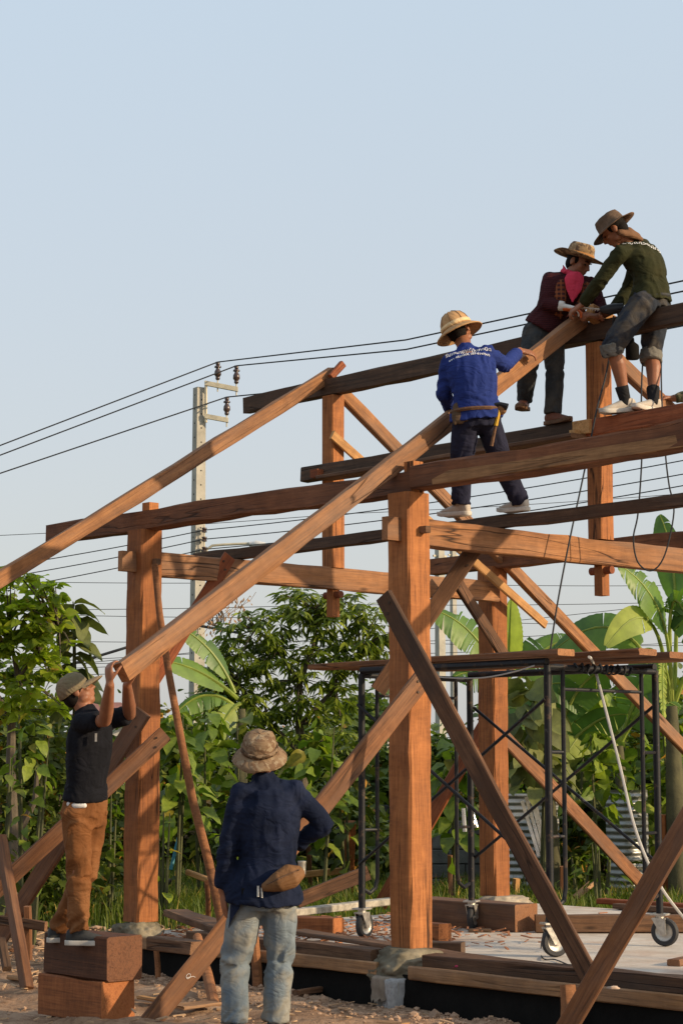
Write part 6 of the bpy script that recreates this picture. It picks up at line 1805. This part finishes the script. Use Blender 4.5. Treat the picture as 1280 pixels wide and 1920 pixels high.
def bush(label, px, y, top, wpx, m, L, n, kind='ovate', cat='bush', dep=0.8, name='bush', lo=0.0):
    b = gpt(px, y); root = empty(name, b, label, cat, 'bushes behind the site')
    zt_ = on_y(px, top, y).z; rx = wpx / 2 / FPX * y
    mb = MB()
    for s in range(5):
        a = s * 1.26; e = V((math.cos(a) * rx * 0.5, math.sin(a) * dep * 0.4, zt_ * 0.7))
        mb.tube([b, b + e * 0.5 + UP * 0.1, b + e], [0.03, 0.02, 0.008], 5)
    mb.build('stem', M['bark'], root, b, True)
    nc = max(8, int(n / 90)); pos, dirs = [], []
    cs = []
    for _ in range(nc):
        u = V((random.uniform(-1, 1), random.uniform(-1, 1), random.uniform(lo, 1) ** 0.8))
        k = math.sqrt(max(0.12, 1 - 0.75 * u.z * u.z))
        cs.append((b + V((u.x * rx * k, u.y * dep * k, u.z * zt_ * 0.92)), random.uniform(0.55, 1.1)))
    for i in range(n):
        c, k = cs[random.randrange(nc)]
        r = 0.24 * k * (0.6 + zt_ * 0.25)
        g3 = V((random.gauss(0, r), random.gauss(0, r), random.gauss(0, r * 0.75)))
        p = c + g3; p.z = max(0.03, p.z)
        d = (g3.normalized() * 0.7 + V((random.uniform(-1, 1), random.uniform(-1, 1), random.uniform(-0.6, 0.4)))).normalized()
        pos.append(list(p)); dirs.append(list(d))
    cloud_obj('foliage', root, np.array(pos), np.array(dirs), L * rng.uniform(0.6, 1.2, n), kind, m, b, droop=0.2)
    return root
bush('dark tangled shrub at the left edge below the bright tree', 10, 19.6, 1330, 150, L_['shrub'], 0.11, 2600)
bush('dark shrub with yellowing leaves behind the man in black', 90, 20.2, 1345, 150, L_['shrub'], 0.11, 2400)
bush('bright low shrub at the lower left in front of the wall', 72, 21.0, 1490, 90, L_['bright'], 0.09, 900)
bush('shaded shrub behind the legs of the man in black', 180, 23.0, 1390, 150, L_['shrub'], 0.12, 2200)
bush('tall dark bush behind the left wall, left of the utility pole', 250, 29.0, 1400, 190, L_['far'], 0.16, 2400)
bush('tall bush behind the wall under the banana leaves', 380, 29.2, 1365, 220, L_['far'], 0.16, 2800)
bush('dark bush behind the mango trunk', 520, 28.6, 1390, 240, L_['mango'], 0.16, 2800, kind='lance')
bush('bright feathery tree far behind the scaffold left legs', 680, 36.0, 1295, 150, L_['far'], 0.15, 3600, dep=1.2, cat='tree', name='tree')
bush('tall bush behind the grey block wall', 800, 29.0, 1380, 230, L_['far'], 0.17, 2800)
bush('dark bush behind the corrugated sheets', 960, 25.5, 1330, 220, L_['shrub'], 0.17, 3000)
bush('feathery bright bush in the scaffold bay', 1090, 25.0, 1290, 170, L_['far'], 0.11, 4200, kind='lance')
bush('dark bush beyond the scaffold right legs', 1190, 25.5, 1325, 200, L_['mango'], 0.16, 3000, kind='lance')
bush('dense dark bush at the right edge behind the banana trunk', 1300, 24.5, 1320, 190, L_['shrub'], 0.17, 3000)
bush('low tangle of weeds between the back post and the scaffold leg', 1000, 23.6, 1500, 130, L_['mul'], 0.15, 1000)
bush('low weeds in front of the shaded gap between the zinc sheets', 1120, 23.0, 1490, 170, L_['shrub'], 0.15, 1500)
bush('low weeds behind the square stake left of the scaffold', 640, 23.6, 1490, 170, L_['shrub'], 0.14, 1700)
bush('low shrub against the wall behind the man in indigo', 520, 24.0, 1490, 150, L_['shrub'], 0.13, 1300)

# ---------------------------------------------------------------- banana plants
def banana_leaf(root, base, tip, sagv, width, m, seed, tears=0.25, roll=0.0, fold=0.35, O=None, petiole=0.15):
    """blade along a bent midrib with pleated, partly torn halves"""
    R = random.Random(seed)
    base, tip = V(base), V(tip); ctrl = (base + tip) / 2 + V(sagv)
    n = 34; vs, fs = [], []
    def P(t): return base * (1 - t) ** 2 + ctrl * 2 * t * (1 - t) + tip * t * t
    O = O or root.location
    rib = MB(); rib.tube([P(i / 12) for i in range(13)], [0.022 * (1 - i / 12) + 0.005 for i in range(13)], 6)
    lf = rib.build('leaf', M['stem'] if False else L_['banlight'], root, O, True)
    bl = petiole
    for sg in (1, -1):
        dropped = 0.0; prev = None; s_prev = None
        for i in range(n + 1):
            t = bl + (1 - bl) * i / n
            q = (t - bl) / (1 - bl)
            T = (P(min(1, t + 0.02)) - P(max(0, t - 0.02))).normalized()
            s = T.cross(UP); s = s.normalized() if s.length > 0.05 else (s_prev or V((0, 1, 0)))
            if s_prev is not None and s.dot(s_prev) < 0: s = -s
            s_prev = s
            nrm = s.cross(T)
            s2 = s * math.cos(roll) + nrm * math.sin(roll); n2 = nrm * math.cos(roll) - s * math.sin(roll)
            w_ = width * max(0.02, math.sin(math.pi * min(1, q * 0.93 + 0.05)) ** 0.55) * (1 - 0.25 * q)
            pl = 0.005 * (1 if i % 2 else -1)
            def row(dr, shift):
                out = []
                for j in range(4):
                    u = j / 3; f_ = fold + dr * u
                    out.append(P(t) + s2 * (sg * w_ * u * math.cos(f_ * u)) - UP * (w_ * u * math.sin(f_ * u) * 0.9) + n2 * (pl * u + 0.02 * dr * u) + T * (0.10 * width * u * (1 - q) + shift * u))
                return out
            tear = prev is not None and R.random() < tears
            k0 = len(vs); vs += row(dropped, -0.008 if tear else 0.0)
            if prev is not None:
                for j in range(3): fs.append((prev + j, k0 + j, k0 + j + 1, prev + j + 1))
            if tear:
                dropped = max(0.0, min(0.8, dropped + R.uniform(-0.45, 0.45)))
                k0 = len(vs); vs += row(dropped, 0.008)
            prev = k0
    link('blade', mesh('blade', rel(vs, O), fs, m, True), lf)
    return lf
def banana(label, base, trunk_top, leaves, tr=0.1):
    root = empty('banana_plant', base, label, 'banana plant', 'banana plants')
    MB().tube([base, V(base).lerp(V(trunk_top), 0.5), trunk_top], [tr, tr * 0.85, tr * 0.5], 10).build('trunk', M['banstem'], root, base, True)
    for i, lf in enumerate(leaves):
        b, t, sg, wd, m, tears, roll, fold = lf[:8]
        banana_leaf(root, b, t, sg, wd, L_[m], i * 13 + int(base[0] * 10), tears, roll, fold, V(base), lf[8] if len(lf) > 8 else 0.15)
    return root
Dl = 23.0; c = at_d(452, 1330, Dl)
banana('banana plant whose leaves reach left under the lifted rafter', gpt(455, 22.9), c,
       [(at_d(440, 1300, Dl), at_d(322, 1172, Dl - 0.2), V((0.1, 0, 0.25)), 0.17, 'ban', 0.08, 1.15, 0.22),
        (at_d(445, 1310, Dl), at_d(285, 1238, Dl - 0.6), V((0, 0, 0.22)), 0.17, 'ban', 0.08, 1.1, 0.22),
        (at_d(445, 1330, Dl), at_d(318, 1352, Dl - 0.4), V((0, 0, 0.45)), 0.17, 'ban', 0.25, 1.0, 0.22),
        (at_d(450, 1320, Dl), at_d(400, 1400, Dl - 0.3), V((0, 0, 0.2)), 0.16, 'banlight', 0.05, 1.2, 0.22)])
Dr = 21.0; c = at_d(1258, 1325, Dr)
def LF(D, b, k, t, wd, m, tears, roll, fold, pet, dy=0.3):
    B_, K_, T_ = at_d(*b, D), at_d(*k, D - dy * 0.4), at_d(*t, D - dy)
    return (B_, T_, K_ - (B_ + T_) / 2, wd, m, tears, roll, fold, pet)
banana('tall banana plant at the right edge with a dark thick trunk', gpt(1262, 20.9), c,
       [LF(Dr, (1256, 1315), (1268, 1120), (1158, 1058), 0.27, 'ban', 0.14, 1.2, 0.2, 0.38),
        LF(Dr, (1260, 1315), (1238, 985), (1312, 1230), 0.27, 'ban', 0.35, 1.2, 0.3, 0.36),
        LF(Dr, (1254, 1315), (1236, 1065), (1136, 1212), 0.19, 'banlight', 0.05, 1.15, 0.15, 0.42, 0.6),
        LF(Dr, (1250, 1320), (1175, 1085), (1025, 1232), 0.26, 'ban', 0.06, 1.1, 0.2, 0.30, -0.4),
        LF(Dr, (1256, 1305), (1232, 1150), (1246, 1400), 0.12, 'banlight', 0.5, 1.1, 0.3, 0.40, 0.6),
        LF(Dr, (1262, 1315), (1280, 1050), (1236, 965), 0.22, 'ban', 0.1, 1.2, 0.2, 0.4, -0.4),
        LF(Dr, (1266, 1315), (1330, 1120), (1400, 1240), 0.25, 'ban', 0.2, 1.1, 0.25, 0.3)], 0.13)
Dm = 21.8; c = at_d(1030, 1450, Dm)
banana('low banana plant in the scaffold bay with arching leaves', gpt(1034, 21.7), c,
       [LF(Dm, (1030, 1440), (1075, 1230), (1165, 1262), 0.27, 'ban', 0.10, 1.1, 0.2, 0.25),
        LF(Dm, (1030, 1440), (1110, 1330), (1176, 1340), 0.22, 'ban', 0.12, 1.15, 0.2, 0.25),
        LF(Dm, (1028, 1450), (985, 1280), (930, 1345), 0.22, 'ban', 0.12, 1.1, 0.25, 0.25, -0.2)], 0.08)
Dn = 22.6; c = at_d(950, 1330, Dn)
banana('banana plant behind the back post with leaves on both sides of it', gpt(948, 22.5), c,
       [(at_d(948, 1300, Dn), at_d(800, 1140, Dn - 0.2), V((0.15, 0, 0.35)), 0.28, 'ban', 0.25, 1.1, 0.22),
        (at_d(952, 1290, Dn), at_d(958, 1120, Dn), V((0, 0, 0.1)), 0.28, 'banlight', 0.05, 1.25, 0.22),
        (at_d(955, 1300, Dn), at_d(1080, 1200, Dn + 0.2), V((0, 0, 0.35)), 0.34, 'ban', 0.1, -1.1, 0.22),
        (at_d(948, 1310, Dn), at_d(850, 1270, Dn - 0.2), V((0, 0, 0.3)), 0.25, 'ban', 0.2, 1.0, 0.22)], 0.09)

c = at_d(1160, 1400, 22.0)
banana('banana plant with broad arching leaves behind the scaffold planks', gpt(1165, 21.9), c,
       [(at_d(1160, 1380, 22), at_d(1105, 1190, 21.7), V((-0.2, 0, 0.3)), 0.34, 'banlight', 0.06, 1.0, 0.2),
        (at_d(1160, 1380, 22), at_d(1010, 1290, 21.7), V((0.1, 0, 0.5)), 0.32, 'ban', 0.1, 1.1, 0.2),
        (at_d(1165, 1380, 22), at_d(1220, 1215, 22.2), V((0.1, 0, 0.2)), 0.32, 'ban', 0.08, -1.0, 0.2),
        (at_d(1165, 1390, 22), at_d(1275, 1330, 21.8), V((0.0, 0, 0.45)), 0.30, 'ban', 0.15, -1.1, 0.25),
        (at_d(1155, 1400, 22), at_d(1060, 1420, 21.6), V((0.0, 0, 0.5)), 0.28, 'banlight', 0.1, 1.1, 0.25)], 0.1)
# more cover low behind the scaffold and the left yard
sapling('tall leafy sapling behind the banana trunk at the right', 1150, 23.4, 1300, 90, 0.28, L_['mul'], spread=0.6, lo=0.35)
sapling('tall leafy sapling right of the scaffold, in front of the dark bush', 1262, 22.4, 1340, 80, 0.26, L_['mul'], spread=0.5, lo=0.3)
bush('dense bush filling the gap behind the scaffold bay', 1040, 27.0, 1285, 260, L_['far'], 0.17, 4200, dep=1.0)
bush('dense bush behind the banana leaves at the right', 1200, 28.0, 1270, 230, L_['far'], 0.18, 4200, dep=1.0)
bush('tall dark bush between the mango tree and the first post', 300, 27.0, 1345, 200, L_['shrub'], 0.15, 3200, dep=0.6)
bush('dark bush low behind the mango tree', 600, 29.5, 1350, 260, L_['shrub'], 0.17, 3600)
bush('dark bush behind the left bright tree', 60, 26.0, 1330, 260, L_['shrub'], 0.15, 4200)
# ---------------------------------------------------------------- trees beyond the frame on the sunny side: their ragged crowns shade the lower part of the site
def shade_tree(label, c, clumps, base):
    root = empty('tree', base, label, 'tree', 'trees on the sunny side of the site')
    mb = MB(); mb.tube([base, V(base) + UP * 1.6, c], [0.14, 0.12, 0.06], 8)
    pos, dirs = [], []
    for (off, r, n) in clumps:
        mb.tube([V(base) + UP * 1.6, (V(base) + UP * 2 + c + off) / 2, c + off], [0.06, 0.04, 0.015], 6)
        for k in range(n):
            g3 = V((random.gauss(0, 1), random.gauss(0, 1), random.gauss(0, 1))).normalized() * r * random.random() ** 0.5
            pos.append(list(c + off + g3)); dirs.append(list(rdir()))
    mb.build('trunk', M['bark'], root, base, True)
    cloud_obj('foliage', root, np.array(pos), np.array(dirs), 0.3 * rng.uniform(0.7, 1.3, len(pos)), 'ovate', L_['shrub'], base, droop=0.2)
def sunpt(p, t): return V(p) + S_DIR * t
ct = sunpt((0.2, 12.6, 0.7), 15.5)
shade_tree('ragged tree outside the right of the frame, casting dappled shade on the site', ct,
           [(V((0.1, -1.9, -0.2)), 0.5, 70), (V((-0.2, -2.9, 0.1)), 0.7, 110), (V((0.2, -2.6, -1.2)), 0.7, 110), (V((0, -1.2, -1.6)), 0.5, 45), (V((0.4, 0.6, -1.0)), 0.3, 18), (V((0.1, 2.2, -0.4)), 0.3, 18), (V((0.2, 1.2, -1.9)), 0.4, 24)], V((ct.x, ct.y - 0.5, 0)))

sapling('thin sapling in front of the trunk of the bright left tree', 62, 17.2, 1335, 60, 0.15, L_['mul'], spread=0.38, lo=0.25, stems=4)
sapling('scrubby sapling with small leaves at the left edge', 6, 17.0, 1400, 60, 0.14, L_['shrub'], spread=0.4, lo=0.15, stems=4)
# ================================================================== GRASS, DIRT, CHIPS
def blades(name, n, region, h0, h1, m, label, cat='grass'):
    pos = []
    while len(pos) < n:
        x, y = region()
        if x is None: continue
        pos.append((x, y, 0.0))
    pos = np.array(pos); n = len(pos)
    h = rng.uniform(h0, h1, n); a = rng.uniform(0, 2 * math.pi, n); lean = rng.uniform(0.1, 0.75, n)
    d = np.stack([np.cos(a), np.sin(a), np.zeros(n)], 1); s = np.stack([-np.sin(a), np.cos(a), np.zeros(n)], 1)
    wd = rng.uniform(0.004, 0.009, n)[:, None]
    up = np.array([0, 0, 1.0]); H = h[:, None]; Ln = lean[:, None]
    b0, b1 = pos - s * wd, pos + s * wd
    m0 = pos + up * H * 0.55 + d * H * Ln * 0.25
    t0 = pos + up * H * (0.95 - 0.35 * Ln) + d * H * Ln * 0.9
    v = np.stack([b0, b1, m0 + s * wd * 0.8, m0 - s * wd * 0.8, t0 + s * wd * 0.1, t0 - s * wd * 0.1], 1).reshape(-1, 3)
    f = (np.array([[0, 1, 2, 3], [3, 2, 4, 5]])[None] + (np.arange(n) * 6)[:, None, None]).reshape(-1, 4)
    o = link(name, np_mesh(name, v, f, m, True))
    return tag(o, label, cat, kind='stuff')
def reg():
    y = random.uniform(18.6, 27.2); lim = 0.205 * y
    x = random.uniform(-lim, lim)
    p = V((x, y, 0)) - P1
    a, b = p.dot(E1), p.dot(E2)
    if -0.5 < a < 8.7 and -0.6 < b < 5.0: return None, None
    if y < 19.6 + 0.6 * noise.noise(V((x, 0, 0))) and random.random() < 0.7: return None, None
    if noise.noise(V((x * 1.4, y * 1.4, 2))) < -0.28: return None, None
    return x, y
blades('grass', 46000, reg, 0.08, 0.38, L_['grass'], 'rough green grass between the slab and the block wall')
# dry straw heap and chips
def scatter_chips(name, n, region, L0, L1, w0, m, label, z=0.01, cat='wood chips'):
    vs, fs = [], []
    for i in range(n):
        p = region()
        if p is None: continue
        a = random.uniform(0, math.pi); L = random.uniform(L0, L1); w_ = w0 * random.uniform(0.6, 1.4)
        d = V((math.cos(a), math.sin(a), random.uniform(-0.25, 0.25))).normalized(); s = d.cross(UP).normalized(); nn = s.cross(d)
        c = p + UP * (z + random.uniform(0, 0.02)); t = w_ * 0.35; n0 = len(vs)
        for sx in (-1, 1):
            for sy, sz in ((-1, -1), (1, -1), (1, 1), (-1, 1)):
                vs.append(c + d * (sx * L / 2) + s * (sy * w_ / 2 * random.uniform(0.6, 1)) + nn * (sz * t / 2))
        fs += [tuple(n0 + k for k in q) for q in ((0, 1, 2, 3), (7, 6, 5, 4), (0, 4, 5, 1), (1, 5, 6, 2), (2, 6, 7, 3), (3, 7, 4, 0))]
    return tag(link(name, mesh(name, vs, fs, m)), label, cat, kind='stuff')
M['chip'] = plain('red_wood_chip', (0.30, 0.13, 0.065), 0.9, var=0.45, scale=3)
M['chip2'] = plain('pale_wood_chip', (0.42, 0.28, 0.17), 0.9, var=0.4, scale=3)
def onslab():
    a, b = random.gauss(0.7, 0.7), random.gauss(1.3, 0.8)
    a = min(max(a, -0.2), 3.0); b = min(max(b, 0.05), 4.2)
    return W(a, b, SLABZ)
scatter_chips('wood_chips', 900, onslab, 0.02, 0.10, 0.018, M['chip'], 'reddish wood chips and shavings scattered on the slab')
def ondirt():
    x, y = random.uniform(-2.8, 2.5), random.uniform(10.9, 14.5)
    p = V((x, y, 0)) - P1
    if p.dot(E2) > -0.35 and p.dot(E1) > -0.3: return None
    return V((x, y, ground_z(x, y)))
scatter_chips('wood_chips', 260, ondirt, 0.02, 0.12, 0.02, M['chip2'], 'pale wood chips scattered over the dirt in front of the slab')
def left_yard():
    x, y = random.uniform(-3.6, -1.2), random.uniform(14.6, 19.0)
    p = V((x, y, 0)) - P1
    if p.dot(E2) > -0.5 and p.dot(E1) > -0.3: return None
    return V((x, y, ground_z(x, y)))
scatter_chips('wood_chips', 600, left_yard, 0.03, 0.16, 0.022, M['chip2'], 'splintered wood and chips on the dirt beyond the stacked blocks')
def straw():
    c = on_z(862, 1690, 0.0)
    return c + V((random.gauss(0, 0.3), random.gauss(0.3, 0.25), abs(random.gauss(0.06, 0.07))))
scatter_chips('dry_straw', 500, straw, 0.15, 0.4, 0.006, M['chip'], 'heap of dry reddish straw behind the big squared beam', cat='straw')
# clods of earth
M['clod'] = plain('earth_clod', (0.36, 0.235, 0.155), 0.95, var=0.3, scale=12, bump=0.7, bscale=30)
def clods(n, region, r0, r1, label):
    bm = bmesh.new(); bmesh.ops.create_icosphere(bm, subdivisions=1, radius=1)
    pv = [v.co.copy() for v in bm.verts]; pf = [tuple(v.index for v in f.verts) for f in bm.faces]; bm.free()
    vs, fs = [], []
    for i in range(n):
        p = region()
        if p is None: continue
        r = (r0 + (r1 - r0) * random.random() ** 2.2) * (1 if random.random() < 0.96 else 2.2); n0 = len(vs)
        k = V((random.uniform(0.7, 1.3), random.uniform(0.7, 1.3), random.uniform(0.5, 0.9)))
        for v in pv:
            q = 1 + 0.75 * noise.noise(v * 1.9 + V((i * 1.7, 0, 0)))
            vs.append(p + V((v.x * k.x, v.y * k.y, v.z * k.z)) * (r * q) + UP * r * 0.25)
        fs += [tuple(n0 + j for j in f) for f in pf]
    tag(link('earth_clods', mesh('earth_clods', vs, fs, M['clod'])), label, 'clods', kind='stuff')
def spoil():
    a = random.uniform(0.2, 4.5); b = -0.28 - abs(random.gauss(0, 0.38))
    p = W(a, b); return V((p.x, p.y, ground_z(p.x, p.y)))
clods(1500, spoil, 0.003, 0.02, 'crumbly clods of earth heaped in front of the black sheet')
clods(900, ondirt, 0.003, 0.013, 'small clods of earth scattered on the dirt in front')
clods(900, left_yard, 0.004, 0.028, 'clods of earth on the ground at the left')

# offcuts and sticks lying about in the dirt
def dirt_pt(px, py): return on_z(px, py, 0.03)
for i, (x0, y0, x1, y1, w_, h_, m) in enumerate(((18, 1842, 78, 1848, 0.05, 0.03, 'form'), (262, 1880, 300, 1886, 0.05, 0.02, 'pale'), (330, 1898, 398, 1890, 0.16, 0.02, 'form'), (556, 1872, 616, 1862, 0.05, 0.04, 'mud'), (20, 1790, 60, 1784, 0.04, 0.03, 'brace'))):
    lab = ('grey offcut on the dirt left of the stacked blocks', 'small pale chip of board just right of the stacked blocks', 'thin flat board in the dirt under the long chalked brace', 'dark stick on the spoil heap right of the man in indigo', 'short stick lying by the leaning board at the left')[i]
    a_, b_ = dirt_pt(x0, y0), dirt_pt(x1, y1); dz = V((0, 0, 0.03))
    timber('offcut', a_ + dz, b_ + dz, w_, h_, M[m], lab, 'offcut', 'offcuts in the dirt', seed=300 + i, wob=0.004, ends=0.012)
# chalk ring and stroke drawn on the long brace
br_ = next(o for o in bpy.data.objects if o.get('label', '').startswith('long brown brace'))
me_ = br_.data
Mi = br_.matrix_basis.inverted(); pc_ = Mi @ at_d(347, 1843, 11.95)
vs, fs = [], []
cx_, cz_ = pc_.x, 0.0
camdir = (br_.matrix_basis.to_3x3().inverted() @ (V((0, 0, EYE)) - br_.matrix_basis @ V((cx_, 0, 0))))
ysg = 1 if camdir.y > 0 else -1
yo = ysg * 0.0245
pts_ = [(cx_ + 0.016 * math.cos(a), cz_ + 0.012 * math.sin(a)) for a in np.linspace(0.4, 2 * math.pi + 0.3, 22)] + [(cx_ - 0.02, cz_ - 0.025), (cx_ - 0.025, cz_ - 0.04)]
mb = MB(); mb.tube([V((x, yo, z)) for x, z in pts_], 0.0013, 5)
link('chalk_mark', mesh('chalk_mark', mb.v, mb.f, M['print']), br_)
